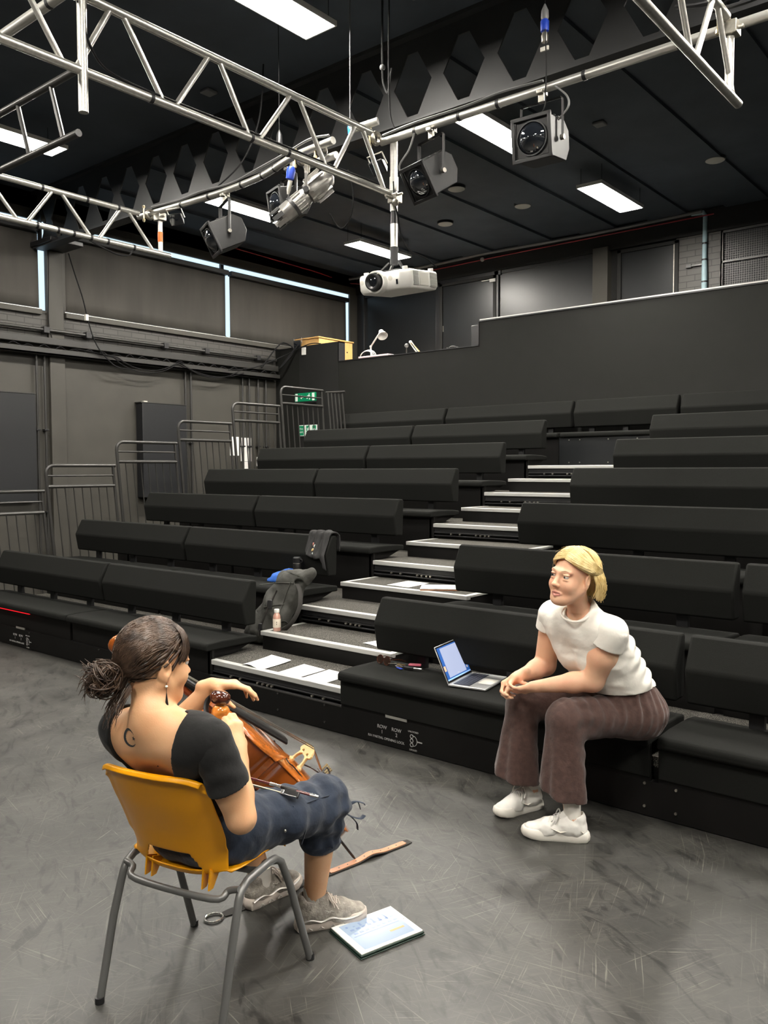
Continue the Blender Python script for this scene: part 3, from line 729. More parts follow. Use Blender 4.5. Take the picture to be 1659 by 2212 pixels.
MB().box((px_ - .02, py_ - .05, 3.55), (px_ + .06, py_ + .02, 3.61)).cyl((px_ + .02, py_ - .05, 3.58), (px_ + .02, py_ - .12, 3.58), .013, 8).cyl((px_ - .05, py_ - .03, 3.6), (px_ + .1, py_ - .03, 3.6), .01, 8).build('clamp', 'steel', t2, bevel=.006)
MB().sph((px_ + .05, py_ - .05, 3.54), .026, 8).build('clamp_knob', 'steel', t2)

# cables
def cable(label, pts, r=.006, mt_='cable', n=6, name='cable', cat='cable'):
    return tag(MB().tube(smooth_path(pts, n), r, 6).build(name, mt_), label, cat)
cable('black cable taped along the lower chord of the big truss', [(-3.85, 2.31, 3.95), (-3.83, 2.36, 3.75), (-3.84, 2.5, 3.66), (-3.85, 2.9, 3.653), (-3.85, 3.4, 3.658), (-3.85, 4.0, 3.652), (-3.85, 4.6, 3.655)], .007)
cable('grey cable lying along the long pipe to the right', [(-3.9, 4.72, 4.035), (-3.6, 4.70, 4.04), (-3.2, 4.7, 4.037), (-2.9, 4.70, 4.05), (-2.6, 4.7, 4.035)], .008, 'grey_cable')
cable('grey cable winding along the curving pipe at left', [(-6.6, 4.66, 4.05), (-6.2, 4.68, 4.037), (-5.9, 4.67, 4.045), (-5.5, 4.68, 4.037), (-5.1, 4.62, 4.05), (-4.7, 4.53, 4.045), (-4.4, 4.48, 4.06), (-4.2, 4.48, 4.04)], .009, 'grey_cable')
cable('black cable looping below the lower left truss', [(-6.525, 3.98, 3.6), (-6.52, 4.1, 3.56), (-6.52, 4.25, 3.53), (-6.52, 4.36, 3.545), (-6.52, 4.4, 3.6)], .007)
cable('black cable loop from the pipe to the lantern right of the pole', [(-3.6, 4.7, 3.97), (-3.63, 4.68, 3.86), (-3.70, 4.66, 3.76), (-3.66, 4.66, 3.69), (-3.56, 4.68, 3.66)], .007, 'grey_cable')
cable('cable loop beside the right hand lantern', [(-2.52, 4.7, 3.98), (-2.44, 4.7, 3.9), (-2.43, 4.7, 3.83), (-2.5, 4.7, 3.77)], .006, 'grey_cable')
cable('thin white-tipped cable hanging into the right hand lantern', [(-2.60, 4.72, 4.35), (-2.58, 4.7, 4.1), (-2.58, 4.69, 3.95), (-2.57, 4.66, 3.85), (-2.62, 4.64, 3.78)], .004)
cable('cable running down the projector pole', [(-3.82, 4.74, 3.7), (-3.80, 4.73, 3.55), (-3.76, 4.72, 3.43), (-3.74, 4.73, 3.3), (-3.70, 4.78, 3.2), (-3.62, 4.86, 3.15), (-3.57, 4.92, 3.09)], .005)
cable('cable hanging straight from the ceiling to the long pipe', [(-3.85, 4.74, 5.19), (-3.86, 4.74, 4.6), (-3.85, 4.74, 4.2), (-3.8, 4.73, 4.06)], .006)
cable('black cable hanging behind the curving pipe', [(-5.45, 5.0, 5.1), (-5.4, 4.9, 4.6), (-5.5, 4.8, 4.25), (-5.75, 4.72, 4.06)], .007)
cable('cable hanging loosely from the silver spotlight', [(-4.5, 4.8, 3.62), (-4.4, 4.78, 3.5), (-4.3, 4.75, 3.47), (-4.2, 4.72, 3.55), (-4.17, 4.7, 3.7), (-4.2, 4.68, 3.85)], .006)
t = thing('hanging_plug', 'blue and clear plug hanging from a wire high up at the right', 'plug', (-2.62, 4.75, 4.33), room=True)
MB().at(Matrix.Translation((-2.62, 4.75, 4.28))).lathe([(.003, 0), (.02, .01), (.022, .05), (.014, .07)], 14).build('grip', 'steel', t)
MB().at(Matrix.Translation((-2.62, 4.75, 4.345))).lathe([(.01, 0), (.026, .01), (.027, .07), (.02, .08)], 14).build('plug_body', 'blue', t)
MB().at(Matrix.Translation((-2.62, 4.75, 4.42))).lathe([(.02, 0), (.024, .02), (.022, .06), (.004, .10)], 14).build('socket', 'grey_cable', t)
MB().box((-2.645, 4.74, 4.235), (-2.59, 4.75, 4.26)).build('tag', 'offwhite', t)
MB().tube([(-2.62, 4.75, 4.52), (-2.62, 4.75, 5.19)], .003, 6).build('wire', 'cable', t)
t = thing('blue_plug', 'bright blue plug on the lower chord of the big truss, above the silver spotlight', 'plug', (-4.62, 4.5, 3.82), room=True)
MB().at(Matrix.Translation((-4.62, 4.5, 3.86)) @ Matrix.Rotation(R(15), 4, 'Y')).lathe([(.01, -.04), (.03, -.03), (.034, .04), (.02, .06)], 14).build('plug_body', 'blue', t)
MB().at(Matrix.Translation((-4.635, 4.5, 3.77)) @ Matrix.Rotation(R(15), 4, 'Y')).lathe([(.008, -.05), (.016, -.02), (.018, .05)], 12).build('grip', 'offwhite', t)
MB().tube([(-4.64, 4.5, 3.72), (-4.68, 4.52, 3.6), (-4.72, 4.55, 3.55)], .006, 6).build('lead', 'grey_cable', t)
t = thing('dark_plug', 'dark plug hanging from the ceiling behind the big truss', 'plug', (-5.0, 4.75, 4.2), room=True)
MB().at(Matrix.Translation((-5.0, 4.75, 4.22))).lathe([(.008, -.05), (.02, -.02), (.026, .02), (.024, .10), (.006, .14)], 12).build('plug_body', 'lantern', t)
MB().tube([(-5.0, 4.75, 4.35), (-5.0, 4.75, 5.19)], .003, 6).build('wire', 'cable', t)
t = thing('ceiling_lead', 'lead with a light blue tip hanging beside the big truss', 'plug', (-4.1, 4.6, 4.2), room=True)
MB().at(Matrix.Translation((-4.24, 4.75, 4.16))).lathe([(.006, -.04), (.016, -.02), (.02, .03), (.008, .06)], 12).build('plug_body', 'blue_led', t)
MB().tube([(-4.24, 4.75, 4.2), (-4.28, 4.8, 5.19)], .004, 6).build('wire', 'grey_cable', t)
t = thing('ceiling_lead', 'looped lead hanging from the ceiling left of the long pipe', 'cable', (-4.1, 4.9, 4.5), room=True)
MB().tube(smooth_path([(-4.05, 4.9, 5.19), (-4.05, 4.9, 4.62), (-4.04, 4.9, 4.5), (-4.0, 4.9, 4.42), (-3.98, 4.9, 4.5), (-3.98, 4.92, 4.6)], 5), .008, 6).build('loop', 'lantern', t)
MB().sph((-4.05, 4.9, 4.62), .022, 7).build('connector', 'grey_cable', t)
cable('tangle of black cables on the pipe in the top right corner', [(-1.75, 4.62, 4.15), (-1.6, 4.55, 4.08), (-1.45, 4.6, 4.1), (-1.3, 4.62, 4.16), (-1.15, 4.6, 4.07), (-1.35, 4.58, 4.03), (-1.55, 4.6, 4.06), (-1.2, 4.6, 4.12), (-1.0, 4.62, 4.03)], .012)

# ceiling fittings
for x, y, lab in ((-6.12, 8.86, 'round ceiling speaker just right of the lantern near the pole'), (-5.83, 10.0, 'round ceiling speaker left of the right hand light panel'), (-7.1, 10.0, 'round ceiling speaker above the projector'), (-3.29, 9.95, 'round ceiling speaker at the far right')):
    t = thing('ceiling_speaker', lab, 'speaker', (x, y, ZC - .035), group='round ceiling speakers')
    MB().lathe([(.001, -.012), (.09, -.012), (.105, -.004), (.105, .0), (.001, .0)], 28).build('grille', 'offwhite', t)
    MB().lathe([(.001, 0), (.115, 0), (.118, .03), (.001, .035)], 28).build('rim', 'black_metal', t)
for x, y, lab in ((-3.88, 8.2, 'small grey detector plate on the ceiling right of the green dot'), (-6.38, 5.16, 'small grey plate on the ceiling above the big truss'), (-3.9, 5.1, 'grey plate on the ceiling at the top edge')):
    tag(MB().box((x - .06, y - .06, ZC - .03), (x + .06, y + .06, ZC)).build('ceiling_plate', 'grey_cable', bevel=.01), lab, 'ceiling plate')
tag(MB().sph((-4.55, 8.0, ZC - .1), .022, 8).build('indicator_lamp', 'green_lamp'), 'tiny glowing green indicator by the light panel right of the pole', 'indicator lamp')
tag(MB().sph((-7.62, YB - .12, 5.08), .035, 8).build('wall_sensor', 'offwhite'), 'small round white sensor above the gallery door', 'sensor')
cable('bundle of dark cables along the top of the gallery wall', [(-10.3, 11.5, 5.1), (-8.7, 11.76, 5.14), (-7.5, 11.76, 5.16), (-5.9, 11.76, 5.14), (-4.6, 11.76, 5.15), (-4.05, 11.76, 5.16)], .025, 'grey_cable')
cable('thin red cable along the top of the gallery wall', [(-10.36, 8.6, 5.15), (-10.36, 10.6, 5.1), (-10.3, 11.78, 5.06), (-8.7, 11.78, 5.06), (-7.2, 11.78, 5.08), (-5.8, 11.78, 5.09), (-3.9, 11.78, 5.1)], .009, 'red_cable')
cable('thin black cables along the ceiling edge at the right', [(-4.0, 11.78, 5.17), (-3.2, 11.78, 5.18), (-1.0, 11.78, 5.17)], .012)
t = thing('conduit', 'pale blue vertical conduit on the brick pier', 'conduit', (-4.02, YB - .09, 2.6), room=True)
MB().tube([(-4.02, YB - .09, 2.6), (-4.02, YB - .09, 4.3), (-4.025, YB - .09, 4.6), (-4.02, YB - .09, 5.1), (-4.05, YB - .1, 5.15), (-4.2, YB - .12, 5.155)], [.04, .04, .032, .034, .034, .03], 12).build('tube', 'blue_conduit', t)
for z in (4.2, 4.5, 4.72): MB().tube([(-4.02, YB - .09, z), (-4.02, YB - .09, z + .02)], .044, 12).build('band', 'black_metal', t)
tag(MB().box((-4.26, YB - .10, 4.44), (-4.05, YB - .06, 4.47)).box((-4.28, YB - .105, 4.43), (-4.2, YB - .06, 4.48)).build('wall_box', 'rail', bevel=.004), 'small junction box on the brick pier beside the conduit', 'junction box')

# ================================================================ left wall fittings
t = thing('cable_trunking', 'long dark trunking shelf along the left wall carrying loose cables', 'trunking', (XL + .1, 4, 3.1), room=True)
MB().box((XL + .002, -2, 3.13), (XL + .15, YP - .04, 3.16)).box((XL + .13, -2, 3.13), (XL + .15, YP - .04, 3.215)).build('shelf', 'rail', t, bevel=.004)
MB().box((XL + .002, -2, 3.27), (XL + .11, YP - .04, 3.36)).build('trunking_box', 'rail', t, bevel=.006)
tag(MB().tube([(XL + .06, -2, 3.46), (XL + .06, YP - .04, 3.46)], .022, 10).build('wall_conduit', 'rail'), 'dark horizontal conduit pipe running along the brick band', 'conduit')
for k, y in enumerate((4.95, 5.65, 6.25, 7.5, 8.25, 9.3)):
    tag(MB().box((XL + .002, y - .04, 3.42), (XL + .095, y + .04, 3.50)).build('pipe_bracket', 'black_metal', bevel=.004), 'dark bracket on the horizontal conduit, %s from the left' % ('first', 'second', 'third', 'fourth', 'fifth', 'sixth')[k], 'bracket', 'brackets of the horizontal conduit')
pts = []
for k in range(60):
    y = 3.6 + k * .105; pts.append((XL + .12 + .02 * math.sin(k * 1.3), y, 3.225 + (.03 if k % 2 else -.02) + .008 * math.sin(k * 2.1)))
cable('wavy cable strung along the trunking shelf', pts, .007, n=3)
def swag(a, b, sag): return catenary(a, b, sag, 8)
cable('loose cables sagging below the trunking in the middle of the left wall', [(XL + .15, 6.3, 3.22)] + swag((XL + .17, 6.6, 3.2), (XL + .17, 7.6, 3.2), .14) + swag((XL + .17, 7.7, 3.2), (XL + .17, 8.9, 3.18), .12), .008)
cable('second loose cable sagging below the trunking', [(XL + .15, 6.0, 3.25)] + swag((XL + .19, 6.5, 3.2), (XL + .19, 7.65, 3.22), .19) + swag((XL + .19, 7.7, 3.2), (XL + .19, 8.8, 3.2), .15), .007)
cable('cable rising from the trunking to the gallery top', [(XL + .15, 8.6, 3.2), (XL + .2, 9.1, 3.28), (XL + .35, 9.6, 3.5), (XL + .8, 9.72, 3.66), (-9.4, 9.8, 3.66)], .008)
cable('cable knot in the corner of the gallery parapet', [(XL + .15, 9.3, 3.3), (XL + .25, 9.5, 3.6), (XL + .3, 9.65, 3.72), (XL + .5, 9.68, 3.6), (XL + .4, 9.6, 3.4), (XL + .3, 9.55, 3.3), (XL + .6, 9.7, 3.68)], .012)
cable('twin black cable hanging from the beam down past the window sill', [(-10.25, 5.94, 4.48), (-10.2, 6.0, 4.2), (-10.16, 6.08, 3.9), (-10.15, 6.15, 3.6), (-10.16, 6.25, 3.35), (-10.2, 6.4, 3.2), (-10.2, 6.6, 3.06), (-10.22, 6.9, 3.05)], .009)
tag(MB().box((-10.17, 6.1, 3.62), (-10.13, 6.14, 3.70)).build('cable_tag', 'offwhite'), 'pale tag on the cable hanging in front of the wide blind', 'tag')
cable('thin wire down the wall pillar', [(XL + .05, 5.72, 4.5), (XL + .045, 5.71, 4.0), (XL + .05, 5.70, 3.55), (XL + .07, 5.75, 3.3)], .006)
def conduits(label, ys, z0, z1, n):
    t = thing('conduit_pair', label, 'conduit', (XL + .05, ys[0], z0), room=True)
    for y in ys:
        MB().tube([(XL + .045, y, z0), (XL + .045, y, z1)], .016, 10).build('tube', 'rail', t)
        for z in n: MB().box((XL + .002, y - .03, z - .012), (XL + .07, y + .03, z + .012)).build('saddle', 'black_metal', t, bevel=.004)
conduits('pair of dark vertical conduits beside the wall pillar', (5.52, 5.63), .05, 3.13, (2.17, 1.1))
conduits('pair of dark vertical conduits right of the black wall box', (7.86, 7.96), .05, 3.13, (2.05, 1.0))
conduits('four dark vertical conduits near the back corner', (8.98, 9.12, 9.31, 9.48), 1.6, 3.13, (2.02,))
t = thing('wall_box', 'tall black acoustic panel on the left wall, cut by the edge of the picture', 'panel', (XL + .05, 4.9, 1.39), room=True, group='black panels on the left wall')
MB().box((XL + .002, 4.35, 1.25), (XL + .10, 5.47, 2.62)).build('board', 'flat_black', t, bevel=.006)
MB().box((XL + .001, 4.34, 2.62), (XL + .105, 5.475, 2.632)).build('top_edge', 'rail', t)
t = thing('wall_box', 'tall black panel box on the left wall behind the middle railings', 'panel', (XL + .05, 7.4, 1.2), room=True, group='black panels on the left wall')
MB().box((XL + .002, 7.02, 1.25), (XL + .16, 7.78, 2.60)).build('box', 'flat_black', t, bevel=.006)
MB().box((XL + .002, 7.0, 2.60), (XL + .165, 7.785, 2.612)).build('top_edge', 'rail', t)
MB().box((XL + .1, 7.06, 2.61), (XL + .14, 7.12, 2.63)).build('catch', 'offwhite', t)
for lab, y0, y1, z0, z1 in (('white sheet pinned on the left wall behind the fifth railing, larger one', 8.74, 8.92, 1.87, 2.17), ('white sheet on the left wall, middle of the notices', 8.96, 9.18, 1.78, 2.16),
                            ('white notice low on the left wall with small print, left of the lowest two', 9.0, 9.16, 1.66, 1.775), ('small white notice low on the left wall, rightmost one', 9.3, 9.62, 1.70, 1.85)):
    tag(MB().box((XL + .002, y0, z0), (XL + .008, y1, z1)).build('wall_notice', 'paper'), lab, 'notice', 'white notices on the left wall')
# green escape signs on the gallery wall
def arrow(mb, x, z, s, d=-1):
    mb.box((x - s, YP - .058, z - s * .12), (x + s, YP - .054, z + s * .12)); mb.prism([(x + d * s * 1.1, z), (x + d * s * .3, z + s * .6), (x + d * s * .3, z - s * .6)][::(1 if d < 0 else -1)], 'y', YP - .058, YP - .054)
def runner(mb, x, z, s, Y=YP - .058):
    mb.sph((x + s * .25, Y + .002, z + s * .8), s * .2, 5, (1, .3, 1))
    for p in ([(x + .2 * s, z + .5 * s), (x, z)], [(x, z), (x + .5 * s, z - .35 * s)], [(x + .5 * s, z - .35 * s), (x + .4 * s, z - .8 * s)], [(x, z), (x - .3 * s, z - .4 * s)], [(x - .3 * s, z - .4 * s), (x - .8 * s, z - .45 * s)], [(x + .15 * s, z + .45 * s), (x + .6 * s, z + .2 * s)], [(x + .1 * s, z + .45 * s), (x - .5 * s, z + .35 * s)]):
        mb.tube([(q[0], Y + .002, q[1]) for q in p], s * .13, 5)
t = thing('exit_sign', 'green emergency exit sign with white arrow and running figure, above the top railing', 'exit sign', (-9.67, YP - .04, 2.7), room=True)
MB().box((-9.90, YP - .055, 2.745), (-9.44, YP - .013, 2.885)).build('sign_box', 'green_sign', t, bevel=.008)
a = MB(); arrow(a, -9.72, 2.815, .05); a.build('arrow', 'sign_white', t)
a = MB(); runner(a, -9.58, 2.815, .055); a.build('running_figure', 'sign_white', t)
MB().box((-9.50, YP - .059, 2.755), (-9.45, YP - .054, 2.875)).box((-9.88, YP - .059, 2.755), (-9.83, YP - .054, 2.875)).build('door_mark', 'sign_white', t)
MB().box((-9.9, YP - .05, 2.72), (-9.44, YP - .015, 2.745)).build('light_housing', 'black_metal', t)
t = thing('escape_sign', 'pale green and white escape route plate behind the top railing, lower one', 'exit sign', (-9.65, YP - .03, 2.2), room=True)
MB().box((-9.83, YP - .03, 2.19), (-9.43, YP - .014, 2.365)).build('plate', 'sign_white', t)
for x0, x1 in ((-9.82, -9.72), (-9.66, -9.585), (-9.52, -9.44)): MB().box((x0, YP - .034, 2.2), (x1, YP - .0295, 2.355)).build('green_field', 'green_sign', t)
a = MB(); runner(a, -9.62, 2.285, .045, YP - .037); a.build('running_figure', 'sign_white', t)
text('lettering', 'Fire\nexit', .05, frame((-9.77, YP - .0345, 2.28), (1, 0, 0), (0, -1, 0)), t, 'sign_white')
a = MB(); a.sph((-9.48, YP - .034, 2.28), .03, 6, (1, .2, 1)); a.build('round_mark', 'sign_white', t)
tag(MB().box((-9.76, YP - .03, 3.50), (-9.67, YP - .013, 3.62)).build('light_switch', 'white_plastic', bevel=.006), 'white wall switch on the gallery front below the wooden cabinet', 'switch')

# ================================================================ things on the gallery
t = thing('wooden_cabinet', 'pale wooden cabinet standing at the corner of the gallery', 'cabinet', (-9.84, 10.35, 2.551), room=True)
MB().box((-10.10, 9.94, 3.18), (-9.575, 10.76, 3.79)).build('carcass', 'wood', t, bevel=.004)
MB().box((-10.12, 9.92, 3.79), (-9.56, 10.78, 3.812)).build('top', 'wood', t, bevel=.004)
MB().sph((-9.572, 10.62, 3.62), .012, 6).build('keyhole', 'black_metal', t)
MB().box((-10.05, 9.97, 2.551), (-9.62, 10.7, 3.18)).build('plinth', 'black_wall', t)
flood('black flood lamp standing in front of the wooden cabinet', -9.93, YP + .065, 3.71, (.1, -.9, -.1))
def desk_lamp(label, x, y, z, hx, hz):
    t = thing('desk_lamp', label, 'desk lamp', (x, y, z), room=True)
    MB().at(Matrix.Translation((x, y, z))).lathe([(.001, 0), (.08, 0), (.08, .02), (.02, .03), (.001, .03)], 20).build('base', 'offwhite', t)
    MB().tube([(x, y, z + .02), (x - .01, y, z + .22)], .012, 8).build('lower_arm', 'offwhite', t)
    MB().tube([(x - .01, y, z + .22), (x + hx, y - .02, z + hz)], .012, 8).build('upper_arm', 'offwhite', t)
    MB().at(aim((x + hx + .02, y - .02, z + hz), (.5, -.3, -.6)) @ Matrix.Rotation(R(-90), 4, 'X')).lathe([(.02, -.03), (.035, -.02), (.045, .02), (.08, .10), (.076, .10), (.04, .02), (.001, .0)], 20).build('lamp_shade', 'white_plastic', t)
    for q in ((x - .01, y, z + .22), (x + hx, y - .02, z + hz)): MB().sph(q, .02, 6).build('joint', 'offwhite', t)
desk_lamp('white jointed desk lamp standing on the control desk beside the wooden cabinet', -8.55, YP + .3, 3.34, .2, .42)
t = thing('microphone_stand', 'small desk microphone on a short stand on the gallery desk', 'microphone', (-7.85, YP + .3, 3.34), room=True)
MB().at(Matrix.Translation((-7.85, YP + .3, 3.34))).lathe([(.001, 0), (.05, 0), (.05, .012), (.01, .015), (.008, .13), (.015, .14), (.001, .15)], 16).build('stand', 'black_metal', t)
MB().sph((-7.85, YP + .3, 3.51), .032, 8).build('microphone_head', 'grey_cable', t)
t = thing('angle_lamp', 'folded pale angle-poise lamp arm next to the microphone', 'desk lamp', (-7.68, YP + .3, 3.34), room=True)
for dx in (0, .04): MB().tube([(-7.78 + dx, YP + .28, 3.55), (-7.62 + dx, YP + .3, 3.345)], .009, 6).build('arm', 'offwhite', t)
MB().tube([(-7.74, YP + .28, 3.54), (-7.55, YP + .3, 3.345)], .008, 6).build('spring_arm', 'wood', t)
MB().sph((-7.76, YP + .28, 3.55), .025, 6).build('joint', 'white_plastic', t)
t = thing('headphones', 'headphones lying on the gallery desk before the door', 'headphones', (-6.95, YP + .25, 3.34), room=True)
MB().tube([(-7.04 + .09 - .09 * math.cos(a), YP + .22, 3.345 + .06 * math.sin(a)) for a in [k * math.pi / 10 for k in range(11)]], .01, 8).build('headband', 'black_metal', t)
for x in (-7.04, -6.86): MB().sph((x, YP + .22, 3.365), .028, 7, (.6, 1, 1)).build('ear_cup', 'grey_cable', t)
t = thing('cable_coil', 'pale cable coil in front of the desk lamp', 'cable', (-8.6, YP + .22, 3.34), room=True)
for k in range(3): MB().tube([(-8.58 + (.13 + .015 * k) * math.cos(a), YP + .22 + .02 * k, 3.40 + (.085 + .01 * k) * math.sin(a)) for a in [j * math.pi / 8 for j in range(16)]], .006, 6, closed=True).build('loop', 'offwhite', t)
tag(MB().box((-8.7, YP + .16, 3.34), (-8.1, YP + .5, 3.40)).build('equipment_box', mat('pinkish_case', (.55, .4, .42), .5), bevel=.008), 'low pinkish equipment case on the gallery desk under the lamp', 'equipment case')
tag(MB().box((-6.62, YP + .2, 3.34), (-6.42, YP + .25, 3.66)).build('monitor', 'black_metal', bevel=.008), 'edge of a black monitor behind the step of the parapet', 'monitor')
t = thing('crumpled_cloth', 'small crumpled pale thing on the parapet edge left of the microphone', 'cloth', (-8.0, YP + .2, 3.34), room=True)
mb = MB(); rng = random.Random(4)
for k in range(5): mb.sph((-8.12 + .05 * k, YP + .2, 3.36), .03 + .01 * rng.random(), 5, (1.2, 1, .7))
mb.build('cloth', 'paper', t)

# ================================================================ smooth blended surfaces for bodies, clothes and soft things
V3 = lambda *a: np.array(a, dtype=np.float64)
class Field:
    def __init__(s, lo, hi, h):
        s.lo = np.array(lo, float); s.h = h
        s.n = np.ceil((np.array(hi, float) - s.lo) / h).astype(int) + 1
        s.f = np.full(tuple(s.n), 1.0, np.float32)
    def block(s, lo, hi):
        a = np.clip(np.floor((np.array(lo) - s.lo) / s.h).astype(int), 0, s.n); b = np.clip(np.ceil((np.array(hi) - s.lo) / s.h).astype(int) + 1, 0, s.n)
        if np.any(b <= a): return None, None
        g = [(s.lo[i] + s.h * np.arange(a[i], b[i])).astype(np.float32) for i in range(3)]
        sl = tuple(slice(a[i], b[i]) for i in range(3))
        return sl, (g[0][:, None, None], g[1][None, :, None], g[2][None, None, :])
    def put(s, d, sl, k, mode):
        F = s.f[sl]
        if mode == 'sub': d = -d; hh = np.maximum(k - np.abs(F - d), 0) / k if k else 0; s.f[sl] = np.maximum(F, d) + (hh * hh * k / 4 if k else 0)
        elif mode == 'and': s.f[sl] = np.maximum(F, d)
        else: hh = np.maximum(k - np.abs(F - d), 0) / k if k else 0; s.f[sl] = np.minimum(F, d) - (hh * hh * k / 4 if k else 0)
    def cap(s, a, b, ra, rb=None, k=.02, mode='add', flat=None):
        # tapered capsule; flat = (axis, factor): thinner along that axis
        rb = ra if rb is None else rb
        a = V3(*a); b = V3(*b); m = max(ra, rb) * (1 if flat is None else 1.0) + k + 3 * s.h
        sl, g = s.block(np.minimum(a, b) - m, np.maximum(a, b) + m)
        if sl is None: return s
        d = b - a; L = max(d @ d, 1e-9)
        x, y, z = g[0] - np.float32(a[0]), g[1] - np.float32(a[1]), g[2] - np.float32(a[2])
        t = np.clip((x * np.float32(d[0]) + y * np.float32(d[1]) + z * np.float32(d[2])) / np.float32(L), 0, 1)
        qx, qy, qz = x - t * np.float32(d[0]), y - t * np.float32(d[1]), z - t * np.float32(d[2])
        if flat is not None:
            n = V3(*flat[0]); n = n / np.linalg.norm(n); c = (qx * np.float32(n[0]) + qy * np.float32(n[1]) + qz * np.float32(n[2])) * np.float32(1 / flat[1] - 1)
            qx, qy, qz = qx + c * np.float32(n[0]), qy + c * np.float32(n[1]), qz + c * np.float32(n[2])
        dist = np.sqrt(qx * qx + qy * qy + qz * qz) - (np.float32(ra) + t * np.float32(rb - ra))
        s.put(dist, sl, k, mode); return s
    def ell(s, c, r, ax=None, k=.02, mode='add'):
        c = V3(*c); r = V3(*r); A = np.eye(3) if ax is None else np.array(ax, float)   # rows: local axes
        m = r.max() + k + 3 * s.h
        sl, g = s.block(c - m, c + m)
        if sl is None: return s
        x, y, z = g[0] - np.float32(c[0]), g[1] - np.float32(c[1]), g[2] - np.float32(c[2])
        q = [(x * np.float32(A[i][0]) + y * np.float32(A[i][1]) + z * np.float32(A[i][2])) / np.float32(r[i]) for i in range(3)]
        k0 = np.sqrt(q[0] ** 2 + q[1] ** 2 + q[2] ** 2)
        k1 = np.sqrt((q[0] / np.float32(r[0])) ** 2 + (q[1] / np.float32(r[1])) ** 2 + (q[2] / np.float32(r[2])) ** 2)
        s.put((k0 * (k0 - 1) / np.maximum(k1, 1e-6)).astype(np.float32), sl, k, mode); return s
    def plane(s, p, n, lo=None, hi=None):
        # keep the side the normal points to
        n = V3(*n); n = n / np.linalg.norm(n); e = s.lo + s.h * (s.n - 1)
        sl, g = s.block(s.lo if lo is None else lo, e if hi is None else hi)
        if sl is None: return s
        d = -((g[0] - np.float32(p[0])) * np.float32(n[0]) + (g[1] - np.float32(p[1])) * np.float32(n[1]) + (g[2] - np.float32(p[2])) * np.float32(n[2]))
        s.put(d, sl, 0, 'and'); return s
    def wrinkle(s, amp, size, seed=0, stretch=(1, 1, 1), lo=None, hi=None):
        e = s.lo + s.h * (s.n - 1)
        sl, g = s.block(s.lo if lo is None else lo, e if hi is None else hi)
        if sl is None: return s
        rng = np.random.RandomState(seed); T = rng.rand(32, 32, 32).astype(np.float32) - .5
        q = [g[i] / np.float32(size * stretch[i]) + 16 for i in range(3)]
        i0 = [np.floor(v).astype(int) for v in q]; fr = [v - np.floor(v) for v in q]; fr = [v * v * (3 - 2 * v) for v in fr]
        out = 0
        for a in (0, 1):
            for b in (0, 1):
                for c in (0, 1):
                    wgt = (fr[0] if a else 1 - fr[0]) * (fr[1] if b else 1 - fr[1]) * (fr[2] if c else 1 - fr[2])
                    out = out + wgt * T[(i0[0] + a) % 32, (i0[1] + b) % 32, (i0[2] + c) % 32]
        s.f[sl] = s.f[sl] + (2 * amp * out).astype(np.float32); return s
    def wave(s, a, b, R_, amp, along, around=0, ph=0., grow=(0, 1), ref=(1, 0, 0), side=None, skew=0.):
        # soft cloth folds: ripples along and around the axis a-b, fading in with t
        a = V3(*a); b = V3(*b); d = b - a; L = np.linalg.norm(d); u = d / L
        e1 = V3(*ref); e1 = unit(e1 - u * (e1 @ u)); e2 = np.cross(u, e1)
        sl, g = s.block(np.minimum(a, b) - R_, np.maximum(a, b) + R_)
        if sl is None: return s
        x, y, z = [g[i] - np.float32(a[i]) for i in range(3)]
        dot = lambda v: x * np.float32(v[0]) + y * np.float32(v[1]) + z * np.float32(v[2])
        t = dot(u) / np.float32(L); p = dot(e1); q = dot(e2); ang = np.arctan2(q, p); rr = np.sqrt(p * p + q * q)
        wn = np.clip((t - grow[0]) / (grow[1] - grow[0] + 1e-6), 0, 1) * (t < 1.08) * np.clip((R_ - rr) / (.25 * R_), 0, 1)
        if side is not None:
            sv = V3(*side); sv = unit(sv - u * (sv @ u)); wn = wn * np.clip((p * np.float32(sv @ e1) + q * np.float32(sv @ e2)) / np.maximum(rr, 1e-4) * 1.3, 0, 1)
        s.f[sl] = s.f[sl] + (amp * wn * np.sin(2 * math.pi * along * t + around * ang + ph + skew * p / R_ + .6 * np.sin(3.1 * ang + ph))).astype(np.float32); return s
    def mesh(s, iters=1):
        f = s.f; inn = f < 0; n = s.n
        c = np.zeros(tuple(n - 1), np.uint8)
        for a in (0, 1):
            for b in (0, 1):
                for d in (0, 1): c += inn[a:n[0] - 1 + a, b:n[1] - 1 + b, d:n[2] - 1 + d]
        ids = np.argwhere((c > 0) & (c < 8))
        if len(ids) == 0: return [], []
        idx = np.full(tuple(n - 1), -1, np.int32); idx[ids[:, 0], ids[:, 1], ids[:, 2]] = np.arange(len(ids))
        acc = np.zeros((len(ids), 3)); cnt = np.zeros(len(ids))
        cor = [(a, b, d) for a in (0, 1) for b in (0, 1) for d in (0, 1)]
        val = {q: f[ids[:, 0] + q[0], ids[:, 1] + q[1], ids[:, 2] + q[2]] for q in cor}
        for q in cor:
            for ax in range(3):
                if q[ax] == 0:
                    r = list(q); r[ax] = 1; r = tuple(r); va, vb = val[q], val[r]; mk = (va < 0) != (vb < 0)
                    t = np.where(mk, va / np.where(mk, va - vb, 1), 0)
                    p = np.array(q, float)[None, :].repeat(len(ids), 0); p[:, ax] += t
                    acc[mk] += p[mk]; cnt[mk] += 1
        P = s.lo + s.h * (ids + acc / cnt[:, None])
        quads = []
